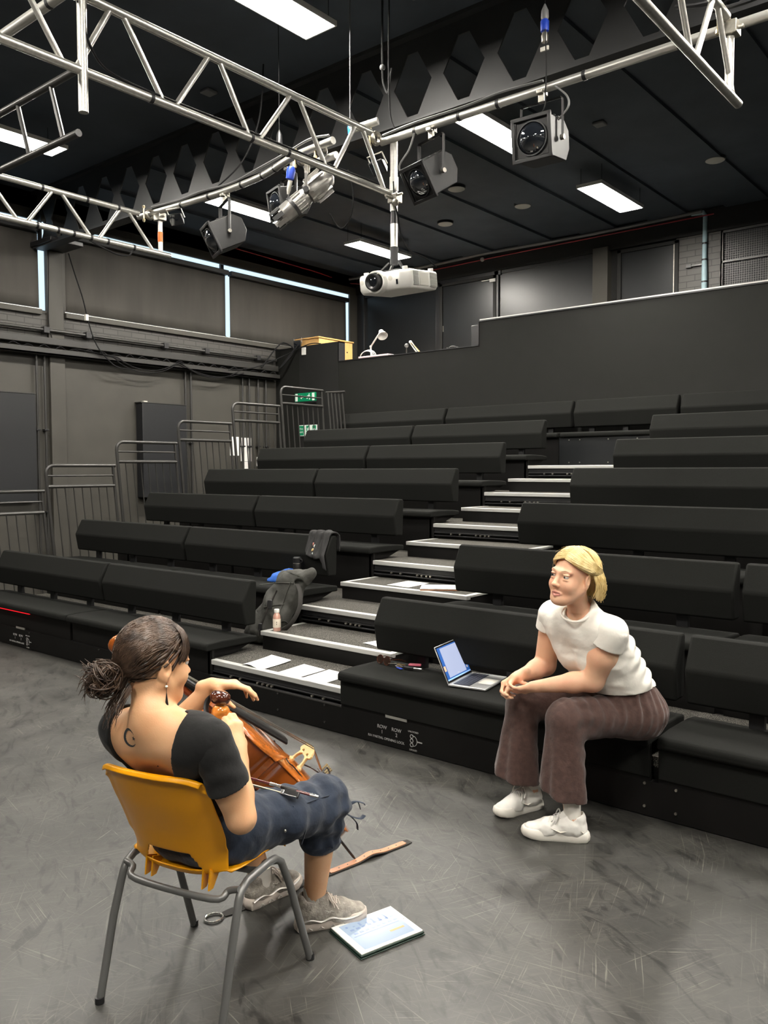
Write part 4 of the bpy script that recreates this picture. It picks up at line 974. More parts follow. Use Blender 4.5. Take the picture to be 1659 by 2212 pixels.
        for ax in range(3):
            u, v = (ax + 1) % 3, (ax + 2) % 3
            sl0 = [slice(1, n[i] - 1) for i in range(3)]; sl0[ax] = slice(0, n[ax] - 1); sl1 = list(sl0); sl1[ax] = slice(1, n[ax])
            A = inn[tuple(sl0)]; B = inn[tuple(sl1)]; e = np.argwhere(A != B)
            if len(e) == 0: continue
            sg = A[e[:, 0], e[:, 1], e[:, 2]]
            e = e + np.array([0 if i == ax else 1 for i in range(3)])
            def cell(du, dv):
                q = e.copy(); q[:, u] -= du; q[:, v] -= dv; return idx[q[:, 0], q[:, 1], q[:, 2]]
            qd = np.stack([cell(1, 1), cell(0, 1), cell(0, 0), cell(1, 0)], 1)
            qd[~sg] = qd[~sg][:, ::-1]; quads.append(qd)
        Q = np.concatenate(quads); Q = Q[(Q >= 0).all(1)]
        for _ in range(iters):
            nb = np.zeros_like(P); ct = np.zeros(len(P))
            for i in range(4):
                a, b = Q[:, i], Q[:, (i + 1) % 4]
                np.add.at(nb, a, P[b]); np.add.at(ct, a, 1); np.add.at(nb, b, P[a]); np.add.at(ct, b, 1)
            P = P * .5 + .5 * nb / np.maximum(ct, 1)[:, None]
        return P.tolist(), Q.tolist()
    def build(s, name, mats, parent=None, iters=2, sub=0, more=None):
        v, f = s.mesh(iters); mb = more or MB(); mb.X = Matrix.Identity(4); mb.add(v, f)
        return mb.build(name, mats, parent, smooth=180, sub=sub)

def lerp(a, b, t): return np.array(a, float) * (1 - t) + np.array(b, float) * t
def unit(v): v = np.array(v, float); return v / np.linalg.norm(v)
def rot(v, ax, ang):
    v = np.array(v, float); ax = unit(ax); c, s_ = math.cos(ang), math.sin(ang)
    return v * c + np.cross(ax, v) * s_ + ax * (ax @ v) * (1 - c)

def head_axes(fwd, roll=0, pitch=0):
    f = unit(fwd); r = unit(np.cross(f, [0, 0, 1])); u = np.cross(r, f)
    f, u = rot(f, r, pitch), rot(u, r, pitch); r, u = rot(r, f, roll), rot(u, f, roll)
    return r, f, u            # right, forward, up

def add_head(F, H, ax, neck_to, open_mouth=.0, neck_r=.048, sc=1.0):
    r, f, u = ax; q = lambda x, y, z: np.array(H) + sc * (x * r + y * f + z * u); A = np.array([r, f, u])
    E = lambda c, rr, k=.02, mode='add', a=A: F.ell(q(*c), [v * sc for v in rr], a, k, mode)
    Cc = lambda a, b, ra, rb=None, k=.012, mode='add': F.cap(q(*a), q(*b), ra * sc, (rb if rb is not None else ra) * sc, k, mode)
    E((0, -.018, .035), (.072, .093, .084)); E((0, .026, -.03), (.059, .066, .082), .03)
    E((0, .05, -.088), (.036, .034, .026), .03)                          # jaw
    E((0, .074, -.101), (.019, .016, .016), .02)                        # chin
    for s_ in (-1, 1):
        Cc((s_ * .056, -.005, -.045), (s_ * .022, .058, -.095), .017, .016, .03)
        E((s_ * .035, .058, -.036), (.024, .026, .026), .025)            # cheek
        E((s_ * .031, .098, .002), (.0195, .0165, .0140), .013, 'sub')    # eye socket
        Cc((s_ * .014, .0845, .021), (s_ * .045, .0715, .022), .0068, .0055, .022)   # brow
        E((s_ * .0725, -.012, -.008), (.009, .021, .031), .006, 'add', np.array([unit(r * 1 - s_ * f * .35), unit(f + s_ * r * .35), u]))
        E((s_ * .083, -.006, -.004), (.008, .010, .016), .006, 'sub')
        E((s_ * .0735, -.004, -.034), (.007, .008, .010), .006)
    Cc((0, .083, .012), (0, .105, -.03), .0068, .0095, .014)             # nose
    E((0, .1085, -.033), (.0102, .0095, .0088), .008)
    for s_ in (-1, 1):
        E((s_ * .0100, .0985, -.037), (.0062, .009, .0066), .006); E((s_ * .0058, .105, -.0425), (.0033, .005, .0033), .003, 'sub')
        Cc((s_ * .023, .0815, -.067), (0, .0925, -.0635), .0036, .0048, .007)
        Cc((s_ * .022, .0815, -.0675 - open_mouth * .5), (0, .0910, -.0748 - open_mouth), .0038, .0056, .007)
        Cc((s_ * .018, .087, -.0685 - open_mouth * .4), (0, .0965, -.0695 - open_mouth * .5), .001, .0014 + open_mouth * .5, .003, 'sub')
        E((s_ * .031, .0785, .0102), (.0150, .0118, .0064), .004)        # upper lid
        E((s_ * .031, .0775, -.0096), (.0145, .0112, .0056), .006)       # lower lid
        Cc((s_ * .031 - .011, .0885, .0150), (s_ * .031 + .012, .0845, .0145), .0006, .0006, .004, 'sub')
    F.cap(q(0, -.026, -.05), neck_to, neck_r, neck_r * 1.08, .04)
    return q

def add_hand(F, w, d, n, side, curls, thumb, spread=.10, sc=1.0, k=.006):
    """w wrist, d where the hand points, n out of the palm, side +1/-1: which way the thumb lies (along side*cross(d,n))."""
    d = unit(d); n = np.array(n, float); n = unit(n - d * (n @ d)); t = np.cross(d, n) * side; w = np.array(w, float)
    tips = []
    kn = []
    for i, (off, ln) in enumerate(((.028, .083), (.0095, .087), (-.0095, .083), (-.027, .076))):
        b = w + t * off * .55 * sc + d * .012; p = w + d * ln * sc + t * off * sc - n * .004
        F.cap(b, p, .0145 * sc, .0118 * sc, .012); kn.append(p)
    F.cap(w - d * .03, w + d * .025, .024 * sc, .022 * sc, .02, flat=(n, .78))
    F.cap(w + d * .03 * sc + t * .018 + n * .006, w + d * .02 * sc - t * .012 + n * .006, .015 * sc, .014 * sc, .014)
    for i, (p, L) in enumerate(zip(kn, ((.043, .025, .02), (.047, .029, .021), (.043, .027, .021), (.034, .021, .018)))):
        dd = rot(d, n, side * spread * (1.5 - i)) if spread else d
        c = curls[i]; r0 = .0092 if i < 3 else .008
        for j in range(3):
            dd = rot(dd, np.cross(d, n), c[j])
            e = p + dd * L[j] * sc; F.cap(p, e, (r0 - .0009 * j) * sc, (r0 - .0009 * (j + 1)) * sc, k if j else .008); p = e
        tips.append(p)
    # thumb: leaves the side of the palm near its base
    b = w + d * .022 * sc + t * .024 * sc + n * .004; td = unit(thumb[0] * d + thumb[1] * t + thumb[2] * n)
    e = b + td * .042 * sc; F.cap(w + d * .01 + t * .012, b, .016 * sc, .0145 * sc, .012); F.cap(b, e, .0145 * sc, .0108 * sc, .008)
    td2 = unit(td + thumb[3] * d - thumb[4] * t + thumb[5] * n); e2 = e + td2 * .031 * sc; F.cap(e, e2, .0105 * sc, .009 * sc, .006)
    e3 = e2 + unit(td2 + .3 * thumb[3] * d) * .024 * sc; F.cap(e2, e3, .0092 * sc, .0075 * sc, .006)
    return tips

def stations(F, sts, k=.04, grow=0.0, n=5):
    """sts: (centre, lateral unit vector, half width, radius): a rounded torso."""
    for (c0, l0, w0, r0), (c1, l1, w1, r1) in zip(sts, sts[1:]):
        for i in range(n + 1):
            t = i / n; c = lerp(c0, c1, t); l = unit(lerp(l0, l1, t)); ww = w0 + (w1 - w0) * t; r = r0 + (r1 - r0) * t + grow
            F.cap(c - l * ww, c + l * ww, r, r, k * .5)

SKIN = {}
def skin_mat(name, base, red, rough=.5):
    m = mat(name, base, rough, sss=.12, bump=.05, bscale=220, spec=.4)
    nt = m.node_tree; b = nt.nodes['Principled BSDF']
    tc = nt.nodes.new('ShaderNodeTexCoord'); n = nt.nodes.new('ShaderNodeTexNoise'); n.inputs['Scale'].default_value = 11; n.inputs['Detail'].default_value = 5
    nt.links.new(tc.outputs['Object'], n.inputs['Vector'])
    r = nt.nodes.new('ShaderNodeValToRGB'); e = r.color_ramp.elements; e[0].position = .35; e[1].position = .72; e[0].color = (*base, 1); e[1].color = (*red, 1)
    nt.links.new(n.outputs['Fac'], r.inputs[0]); nt.links.new(r.outputs[0], b.inputs['Base Color'])
    return m
M['skin_fair'] = skin_mat('fair_skin', (.80, .49, .32), (.76, .40, .26))
M['skin_tan'] = skin_mat('warm_skin', (.74, .43, .24), (.70, .37, .19))
M['lip'] = mat('lips', (.58, .24, .19), .42)
M['face_red'] = skin_mat('flushed_face_skin', (.69, .40, .28), (.64, .30, .22))
M['eye_white'] = mat('eye_white', (.62, .58, .53), .25)
M['iris'] = mat('iris', (.03, .025, .02), .25, spec=.3)
M['brow'] = mat('eyebrow', (.44, .27, .15), .8)
def hair_mat(name, c0, c1, rough=.42):
    m = mat(name, c0, rough, spec=.5)
    nt = m.node_tree; b = nt.nodes['Principled BSDF']; tc = nt.nodes.new('ShaderNodeTexCoord')
    n = nt.nodes.new('ShaderNodeTexNoise'); n.inputs['Scale'].default_value = 28; n.inputs['Detail'].default_value = 3; nt.links.new(tc.outputs['Object'], n.inputs['Vector'])
    r = nt.nodes.new('ShaderNodeValToRGB'); e = r.color_ramp.elements; e[0].position = .33; e[1].position = .68; e[0].color = (*c0, 1); e[1].color = (*c1, 1)
    nt.links.new(n.outputs['Fac'], r.inputs[0]); nt.links.new(r.outputs[0], b.inputs['Base Color']); return m
M['hair_blond'] = hair_mat('blond_hair', (.52, .36, .13), (.80, .64, .32))
M['hair_dark'] = hair_mat('dark_brown_hair', (.020, .011, .007), (.095, .056, .035), .40)

def eyes(parent, q, ax, look):
    for s_ in (-1, 1):
        c = q(s_ * .031, .0765, .002)
        o = MB().sph(c, .0125, 10).build('eye', 'eye_white', parent)
        d = unit(look); MB().sph(c + d * .0072, .0068, 8).build('iris', 'iris', o)
def brows(parent, q, mt='brow'):
    for s_ in (-1, 1):
        MB().tube([q(s_ * .014, .0915, .0225), q(s_ * .03, .0875, .0275), q(s_ * .046, .0755, .0235)], [.0022, .0024, .001], 6, flat=.7).build('eyebrow', mt, parent)

def material_where(o, slot_mat, fn):
    me = o.data; me.materials.append(M[slot_mat]); si = len(me.materials) - 1
    co = np.empty(len(me.vertices) * 3); me.vertices.foreach_get('co', co); co = co.reshape(-1, 3)
    mi = np.empty(len(me.polygons), np.int32); me.polygons.foreach_get('material_index', mi)
    ctr = np.empty(len(me.polygons) * 3); me.polygons.foreach_get('center', ctr); ctr = ctr.reshape(-1, 3)
    mi[fn(ctr)] = si; me.polygons.foreach_set('material_index', mi); me.update()

def sneaker(parent, heel, toe, h_mats, chunky=1.0, label=None, laces='white_plastic', runner=False, loops=True):
    """heel, toe: points on the floor; ankle rises over the heel third."""
    heel = np.array(heel, float); toe = np.array(toe, float); f = unit(toe - heel); L = np.linalg.norm(toe - heel); r = np.cross(f, [0, 0, 1])
    q = lambda x, y, z: heel + r * x + f * (y * L) + np.array([0, 0, z])
    sh = .034 * chunky
    outl = [(-.028, .03), (-.0335, .15), (-.031, .35), (-.034, .55), (-.043, .72), (-.042, .86), (-.026, .97), (0, 1.0), (.028, .965), (.043, .85), (.043, .70), (.034, .5), (.031, .33), (.033, .14), (.027, .02), (0, -.01)]
    F = Field(heel - .09 + np.minimum(0, f * L) - [0, 0, -.08], heel + .09 + np.maximum(0, f * L) + [0, 0, .16], .003)
    F.cap(q(0, .14, .055), q(0, .30, .06), .034, .036, .02)
    F.cap(q(0, .30, .058), q(0, .62, .048), .036, .038, .03); F.cap(q(0, .62, .044), q(0, .86, .034), .041, .034, .03)
    F.cap(q(0, .16, .055), q(0, .17, .105), .034, .037, .02); F.cap(q(0, .22, .06), q(0, .34, .10), .034, .030, .025)
    F.cap(q(0, .34, .10), q(0, .62, .075), .018, .014, .02)
    F.cap(q(0, .19, .10), q(0, .22, .18), .032, .033, .006, 'sub')
    F.plane(q(0, 0, sh * .6), (0, 0, 1))
    F.wrinkle(.0025, .02, 3)
    shoe = F.build('sneaker', h_mats[0], parent, 1)
    if label: shoe['label'] = label
    ring = lambda g, z, zt=0: [tuple(q(x * (1 + g), .5 + (y - .5) * (1 + g * .5), z + (zt * max(0, (y - .6) / .4) ** 2))) for x, y in outl]
    so = MB().loft([ring(-.06, .0, .012), ring(.03, .006, .012), ring(.06, sh * .55, .008), ring(.0, sh * 1.0, .006), ring(-.08, sh * 1.12, .004)])
    so.build('sole', h_mats[1], shoe, smooth=50)
    if runner:
        for sd in (-1, 1):
            MB().tube(smooth_path([q(sd * .034, .03, .035), q(sd * .0395, .18, .048), q(sd * .038, .33, .036), q(sd * .041, .48, .046), q(sd * .045, .66, .036), q(sd * .040, .86, .040), q(sd * .01, .985, .036)], 4), .0055, 6, flat=.7).build('sole_line', h_mats[2], shoe)
            for k in range(5): MB().tube([q(sd * .041, .13 + k * .165, .010), q(sd * .0425, .16 + k * .165, .020), q(sd * .041, .20 + k * .165, .012)], .003, 6, flat=.6).build('sole_groove', h_mats[2], shoe)
        for sd in (-1, 1):
            for k in range(3):
                MB().tube([q(sd * .034, .2 + .05 * k, .05), q(sd * .0365, .38 + .09 * k, .075 - .006 * k), q(sd * .035, .52 + .1 * k, .055)], .004, 6, flat=.5).build('overlay', h_mats[2], shoe)
        MB().tube([q(-.03, .74, .06), q(0, .78, .072), q(.03, .74, .06)], .008, 6, flat=.5).build('overlay', h_mats[2], shoe)
    else:
        for sd in (-1, 1):
            MB().tube([q(sd * .037, .25, .058), q(sd * .041, .42, .047), q(sd * .040, .55, .062), q(sd * .032, .62, .075)], [.002, .006, .005, .002], 6, flat=.4).build('side_flash', h_mats[2], shoe)
            MB().tube([q(sd * .036, .08, .05), q(sd * .037, .2, .075), q(sd * .030, .3, .098)], .0035, 6).build('seam', h_mats[2], shoe)
    lc = MB()
    for k in range(5):
        y = .42 + k * .065; z = .1115 - k * .0085
        lc.tube([q(-.026, y, z - .008), q(-.01, y + .01, z + .002), q(.012, y + .035, z), q(.026, y + .05, z - .012)], .003, 6)
        lc.tube([q(.026, y, z - .008), q(.01, y + .01, z + .003), q(-.012, y + .035, z + .001), q(-.026, y + .05, z - .012)], .003, 6)
    if loops:
        for sd in (-1, 1):
            lc.tube(smooth_path([q(0, .42, .112), q(sd * .02, .44, .128), q(sd * .042, .47, .112), q(sd * .046, .5, .085), q(sd * .03, .47, .10), q(0, .43, .113)], 4), .0028, 6)
            lc.tube(smooth_path([q(0, .42, .112), q(sd * .03, .5, .10), q(sd * .045, .56, .075)], 4), .0026, 6)
    lc.build('laces', laces, shoe)
    tg = MB().loft([[tuple(q(x, .36, .112 + z)) for x, z in ((-.02, 0), (.02, 0), (.02, .008), (-.02, .008))], [tuple(q(x, .30, .14 + z)) for x, z in ((-.024, 0), (.024, 0), (.024, .007), (-.024, .007))]])
    tg.build('tongue', h_mats[0], shoe, bevel=.003)
    return shoe

# ================================================================ person on the front bench
t = thing('person', 'person with blond bob in white T-shirt and brown trousers, sitting forward on the front bench', 'person', (-1.6, 3.7, 0), room=True)
PB = t
Pc = V3(-1.615, 3.755, .525); Ls = V3(-1.555, 3.455, .93); Rs_ = V3(-1.885, 3.54, .955); Sc = (Ls + Rs_) / 2
Le = V3(-1.65, 3.47, .695); Re = V3(-1.95, 3.58, .70); Lw = V3(-1.862, 3.345, .658); Rw = V3(-1.985, 3.40, .672)
HL = V3(-1.53, 3.70, .515); HR = V3(-1.70, 3.79, .515); KL = V3(-1.725, 3.36, .525); KR = V3(-2.04, 3.53, .515)
AL = V3(-1.675, 3.335, .10); AR = V3(-1.985, 3.515, .10)
lp = unit(HL - HR); ls = unit(Ls - Rs_)
HS = 1.07; HC = V3(-1.712, 3.385, 1.170); hax = head_axes((-.20, -.97, 0), R(-6), R(5))
nb = Sc + V3(0, -.01, .045)
F = Field((-2.17, 3.13, .50), (-1.33, 4.02, 1.12), .0035)
tors = [(Pc + V3(0, .01, .03), lp, .075, .090), (lerp(Pc, Sc, .35) + V3(.0, .015, 0), unit(lerp(lp, ls, .4)), .075, .098), (lerp(Pc, Sc, .68) + V3(0, .015, -.01), unit(lerp(lp, ls, .7)), .08, .10), (Sc + V3(0, .02, -.045), ls, .10, .075)]
stations(F, tors, .04)
F.cap(Ls, Rs_, .055, .055, .05)
F.cap(Sc + V3(0, .01, 0), nb + V3(.005, -.02, .03), .07, .050, .05)
F.cap(Ls, lerp(Ls, Le, .5), .063, .061, .03); F.cap(lerp(Ls, Le, .5), Le, .061, .051, .03); F.cap(Le, lerp(Le, Lw, .35), .049, .045, .02); F.cap(lerp(Le, Lw, .35), Lw, .045, .0275, .02)
F.cap(Rs_, Re, .060, .051, .03); F.cap(Re, lerp(Re, Rw, .35), .048, .044, .02); F.cap(lerp(Re, Rw, .35), Rw, .044, .0275, .02)
add_hand(F, Lw, (-.93, -.05, -.30), (-.28, .45, .85), 1, [(.12, .3, .25), (.15, .33, .25), (.18, .36, .28), (.24, .42, .3)], (.85, .25, .5, .5, .3, .1), .0, .97)
add_hand(F, Rw + V3(0, 0, .008), (-.60, -.45, -.62), (.72, -.30, -.45), 1, [(.75, .95, .5), (.8, 1., .5), (.82, 1., .5), (.85, 1., .5)], (.8, .25, .5, .6, .3, .3), .0, .97)
G = Field((-2.2, 3.2, .04), (-1.33, 4.02, .66), .007)
for h_, k_, a_ in ((HL, KL, AL), (HR, KR, AR)):
    G.cap(h_, k_, .082, .058, .03); G.cap(k_, lerp(k_, a_, .35), .054, .052, .02); G.cap(lerp(k_, a_, .35), a_, .052, .035, .02); G.cap(a_, a_ + V3(0, 0, -.04), .035, .03, .01)
G.cap(HL, HR, .09, .09, .05)
mb = MB(); v, f = G.mesh(1); mb.add(v, f)
D = Field(HC - .17, HC + .17, .0021)
q = add_head(D, HC, hax, nb + V3(0, 0, -.02), .0035, .047, HS)
v, f = D.mesh(2); mb.add(v, f)
body = F.build('body', 'skin_fair', t, 2, more=mb)
H0 = np.array(HC); fr, ff, fu = hax
def loc_(c): d = (c - H0) / HS; return d @ fr, d @ ff, d @ fu
def lipmask(c):
    x, y, z = loc_(c); return (y > .083) & (np.abs(x) < .0215) & (z > -.0840 + .25 * np.abs(x)) & (z < -.0595 - .25 * np.abs(x)) & (np.linalg.norm(c - H0, axis=1) < .15)
material_where(body, 'lip', lipmask)
eyes(t, q, hax, unit(hax[1] + .12 * hax[0])); brows(t, q)
M['white_shirt'] = mat('white_cotton', (.82, .79, .72), .8, bump=.15, bscale=45, spec=.2, sheen=.2)
M['trousers'] = mat('brown_linen', (.070, .040, .034), .85, var=.2, scale=40, bump=.5, bscale=28, spec=.2, sheen=.2)
# T-shirt: body and two separately hemmed sleeves
F = Field((-2.05, 3.2, .60), (-1.30, 4.02, 1.10), .0042)
stations(F, tors, .04, .018)
F.cap(Ls + V3(.0, 0, 0), Rs_ - V3(.0, 0, 0), .073, .073, .05); F.cap(Sc + V3(0, .02, .0), nb + V3(0, .01, .02), .085, .066, .05)
for sd in (-1, 1):
    F.ell(lerp(Pc, Sc, .66) + ls * (sd * .07) + V3(-.03, -.080, -.02), (.060, .060, .062), None, .06)
F.cap(lerp(Pc, Sc, .33) + V3(-.03, -.05, 0), lerp(Pc, Sc, .45) + V3(-.03, -.055, 0), .092, .088, .05)
F.wave(Sc + V3(.03, .05, -.05), Pc + V3(.03, .02, .1), .24, .005, 5.5, 1, .6, (0, .35), side=(.75, .6, .1), skew=2.5)
F.wave(Sc + V3(0, -.03, -.02), lerp(Pc, Sc, .4), .22, .0035, .4, 7, .2, (0, .5), side=(-.3, -1, 0))
F.wrinkle(.0045, .06, 5, (1.6, 1.6, .8)); F.wrinkle(.002, .025, 6, (1.4, 1.4, .8))
F.plane(Pc + V3(0, 0, .120), (-.05, -.10, 1))
F.cap(nb + V3(-.0, -.045, .035), nb + V3(.02, -.12, .19), .060, .085, .0, 'sub')
F.cap(nb + V3(0, -.03, .055), nb + V3(.03, -.06, .25), .058, .08, .0, 'sub')
mb = MB()
for S_, E_, tt, r_ in ((Ls, Le, .29, .080), (Rs_, Re, .27, .075)):
    W = Field(np.minimum(S_, E_) - .11, np.maximum(S_, E_) + .11, .0042); dn = unit(E_ - S_); out = ls if S_ is Ls else -ls
    W.cap(S_ - dn * .0 , S_ + dn * .25, r_ - .006, r_ + .004, .02); W.wrinkle(.0035, .035, 9, (1, 1, 1.5))
    W.plane(lerp(S_, E_, tt), unit(S_ - E_) + out * .02 + V3(0, .12 if S_ is Ls else .0, 0))
    W.cap(lerp(S_, E_, .1), E_, r_ - .0035, r_ - .003, .0, 'sub') if False else None
    v, f = W.mesh(2); mb.add(v, f)
sh = F.build('t_shirt', 'white_shirt', t, 2, more=mb)
cb = MB(); ctr = nb + V3(.002, -.052, .012); nrm = unit(V3(.10, -.50, .86)); a1 = unit(np.cross(nrm, [0, 1., 0])); a2 = np.cross(nrm, a1)
cb.tube([tuple(ctr + a1 * .066 * math.cos(k * math.pi / 12) + a2 * .062 * math.sin(k * math.pi / 12)) for k in range(24)], .0058, 8, closed=True)
cb.build('neckband', 'white_shirt', sh)
# trousers
F = Field((-2.28, 3.10, .08), (-1.36, 4.0, .76), .0055)
F.cap(HL + V3(.01, .01, .01), HR + V3(0, .02, .01), .108, .108, .04)
stations(F, [(Pc + V3(0, .005, .0), lp, .085, .108), (lerp(Pc, Sc, .33) + V3(0, .012, 0), unit(lerp(lp, ls, .4)), .078, .106)], .04); F.cap(HL, HR + V3(0, 0, .1), .10, .10, .05)
F.cap(HL, KL + V3(0, .01, 0), .110, .088, .05); F.cap(HR, KR + V3(0, .01, 0), .106, .086, .05)
BL = V3(-1.735, 3.34, .13); BR = V3(-2.055, 3.47, .09)
F.cap(KL, BL, .084, .134, .03, flat=((.3, .95, 0), .78)); F.cap(KR, BR, .082, .140, .03, flat=((.3, .95, 0), .76))
F.wave(KL + V3(0, 0, .02), BL, .20, .010, .6, 6, .4, (.15, 1)); F.wave(KR + V3(0, 0, .02), BR, .20, .011, .5, 6, 1.7, (.15, 1))
F.wave(HL, KL, .19, .0045, 6.5, 1, .3, (-.3, .1), side=(.75, .5, .55), skew=2.); F.wave(HL, KL, .19, .0035, 11, 0, 1.1, (.9, .1), side=(.8, .5, .2), skew=5.)
F.wave(HR, KR, .18, .004, 6, 1, .8, (-.3, .1), side=(0, 0, 1), skew=2.)
F.wave(KL + V3(0, 0, .05), BL, .16, .005, 5.5, 0, .8, (1, .1), side=(.5, .6, 0), skew=3.)
F.wrinkle(.006, .075, 11, (1, 1, 3.2)); F.wrinkle(.003, .03, 12, (1, 1, 1.6))
F.plane(BL + V3(0, 0, .085), (.24, -.12, 1), (-1.885, 3.0, .05), (-1.3, 4.1, .45))
F.plane(BR + V3(0, 0, .075), (.16, .0, 1), (-2.4, 3.0, .05), (-1.886, 4.1, .45))
F.plane(Pc + V3(0, .0, .19), (.10, .2, -1))
tr = F.build('trousers', 'trousers', t, 2)
# socks and shoes
for a_, nm in ((AL, 0), (AR, 1)):
    MB().tube([a_ + V3(0, 0, -.06), a_ + V3(0, 0, -.01), a_ + V3(-.003, 0, .05), a_ + V3(-.006, 0, .085)], [.036, .037, .038, .041], 18).build('sock', 'white_shirt', t)
M['white_leather'] = mat('white_leather', (.80, .78, .73), .4, bump=.05, bscale=60)
M['white_rubber'] = mat('white_rubber', (.76, .73, .66), .5); M['cream_trim'] = mat('cream_trim', (.66, .63, .56), .45)
sneaker(t, (-1.612, 3.368, 0), (-1.872, 3.232, 0), ('white_leather', 'white_rubber', 'cream_trim'), 1.25)
sneaker(t, (-1.965, 3.575, 0), (-2.065, 3.320, 0), ('white_leather', 'white_rubber', 'cream_trim'), 1.25)
# hair: chin-length bob
def bob():
    mb = MB(); rng = random.Random(3); c0 = V3(0, -.018, .033); ra, rb, rc = .080, .104, .091
    def surf(phi, th, g=1.0):
        return V3(ra * g * math.sin(th) * math.sin(phi), rb * g * math.sin(th) * math.cos(phi), rc * g * math.cos(th)) + c0
    Q = lambda p: tuple(np.array(HC) + HS * (p[0] * fr + p[1] * ff + p[2] * fu))
    rows = []                                              # close-lying under layer
    for i in range(49):
        ph = -180 + 7.5 * i; lim = 44 + 66 * min(1, max(0, (abs(ph) - 20) / 75)) if abs(ph) < 100 else 112
        rows.append([Q(surf(R(ph), R(lim * j / 12), .985 if j < 12 else .95)) for j in range(13)])
    mb.add([p for r in rows for p in r], [(i * 13 + j, i * 13 + j + 1, (i + 1) * 13 + j + 1, (i + 1) * 13 + j) for i in range(48) for j in range(12)])
    for layer, N, g0, r0 in ((0, 300, .985, .0055), (1, 460, 1.005, .0032), (2, 260, 1.025, .0018)):
        for i in range(N):
            side = -1 if rng.random() < .45 else 1             # +1: her right, -1: her left
            phi_end = rng.uniform(103 if side < 0 else 92, 179)
            ph1 = R(phi_end) * side; pts = []; rad = []
            part = rng.uniform(-.088, .074)                    # along the part line, front to crown
            if rng.random() < .5: phi_end = 103 + 76 * (.074 - part) / .162; ph1 = R(min(179, phi_end + rng.uniform(-4, 14))) * side
            p0 = V3(-.008 + rng.uniform(-.003, .003), part, 0); x_, y_ = p0[0] - c0[0], p0[1] - c0[1]
            z_ = rc * math.sqrt(max(.02, 1 - (x_ / ra) ** 2 - (y_ / rb) ** 2)); start = c0 + V3(x_, y_, z_)
            bk = max(0, -math.cos(ph1)); gb = g0 + .24 * bk
            end = surf(ph1, R(rng.uniform(88, 98)), gb)
            L_ = rng.uniform(.078, .118) - .012 * (1 - bk)
            for k in range(10):
                t_ = k / 9; p = (start * (1 - t_) + end * t_ if part < -.01 else start * (1 - t_) ** 2 + surf(R(70) * side, R(96), 1.05) * (2 * t_ * (1 - t_)) + end * t_ * t_) - c0; nn = math.sqrt((p[0] / ra) ** 2 + (p[1] / rb) ** 2 + (p[2] / rc) ** 2)
                p = c0 + p / max(nn, .01) * ((g0 + (gb - g0) * t_) + .022 * math.sin(math.pi * t_)); pts.append(Q(p)); rad.append(r0 * (.55 + .45 * min(1, 2.5 * t_)))
            base = end; out = V3(base[0], base[1] + .03, 0); out = out / np.linalg.norm(out); ph = rng.random() * 6; tw = rng.uniform(-.012, .012); tan = V3(-out[1], out[0], 0)
            for k in range(1, 9):
                t_ = k / 8; wv = math.sin(t_ * 6.5 + ph) * .006 * t_
                p = base + V3(0, 0, -L_ * t_) + out * (.016 * math.sin(2.3 * t_) + wv + (.014 * rng.random() * t_ if layer == 2 else 0)) + tan * (tw * t_ + .004 * math.sin(t_ * 5 + ph)) + V3(0, -.010 * t_ * (1 - bk), 0)
                pts.append(Q(p)); rad.append(r0 * (1.05 - .8 * t_ * t_))
            mb.tube(pts, rad, 5)
    for i in range(60):                                    # fine flyaway hairs
        ph = rng.uniform(60, 300); th = rng.uniform(20, 100); a_ = surf(R(ph), R(th), 1.08); b_ = surf(R(ph + rng.uniform(-12, 12)), R(th + 22), 1.18 + .1 * rng.random())
        mb.tube([Q(a_), Q((a_ + b_) / 2 * 1.03), Q(b_)], [.0007, .0006, .0003], 3)
    return mb
bob().build('hair', 'hair_blond', t, smooth=80)

# ================================================================ yellow chair (own axes: x right, y forward)
CC = V3(-2.12, 1.665, 0); CH = R(14); CR = V3(math.cos(CH), math.sin(CH), 0); CF = V3(-math.sin(CH), math.cos(CH), 0)
L = lambda x, y, z: tuple(CC + x * CR + y * CF + V3(0, 0, z))
LD = lambda x, y, z: x * CR + y * CF + V3(0, 0, z)
M['yellow'] = mat('yellow_plastic', (.80, .34, .001), .38, spec=.5, bump=.04, bscale=240)
M['chair_steel'] = mat('grey_chair_tube', (.17, .17, .165), .38, .5)
t = thing('chair', 'yellow moulded plastic stacking chair on grey tubular legs, under the seated cellist', 'chair', tuple(CC), CH)
prof = [(.215, .392, .185, 0, .0), (.205, .412, .192, 0, .0), (.17, .426, .198, 0, .004), (.08, .420, .203, 0, .020), (-.01, .408, .205, 0, .036), (-.06, .402, .202, .0, .044), (-.098, .402, .195, .012, .044),
        (-.122, .410, .186, .03, .030), (-.136, .430, .178, .045, .014), (-.146, .46, .175, .055, .004), (-.158, .50, .182, .058, 0), (-.172, .545, .190, .060, 0), (-.192, .605, .192, .060, 0), (-.213, .665, .192, .056, 0), (-.233, .72, .191, .05, 0), (-.244, .75, .188, .046, 0), (-.252, .765, .184, .046, 0), (-.262, .765, .181, .046, 0), (-.268, .754, .179, .046, 0)]
PR_ = []
for (a, b) in zip(prof, prof[1:]):
    for k in range(3): PR_.append(tuple(a[i] + (b[i] - a[i]) * k / 3 for i in range(5)))
PR_.append(prof[-1]); NU = 40; vs = []; fs = []
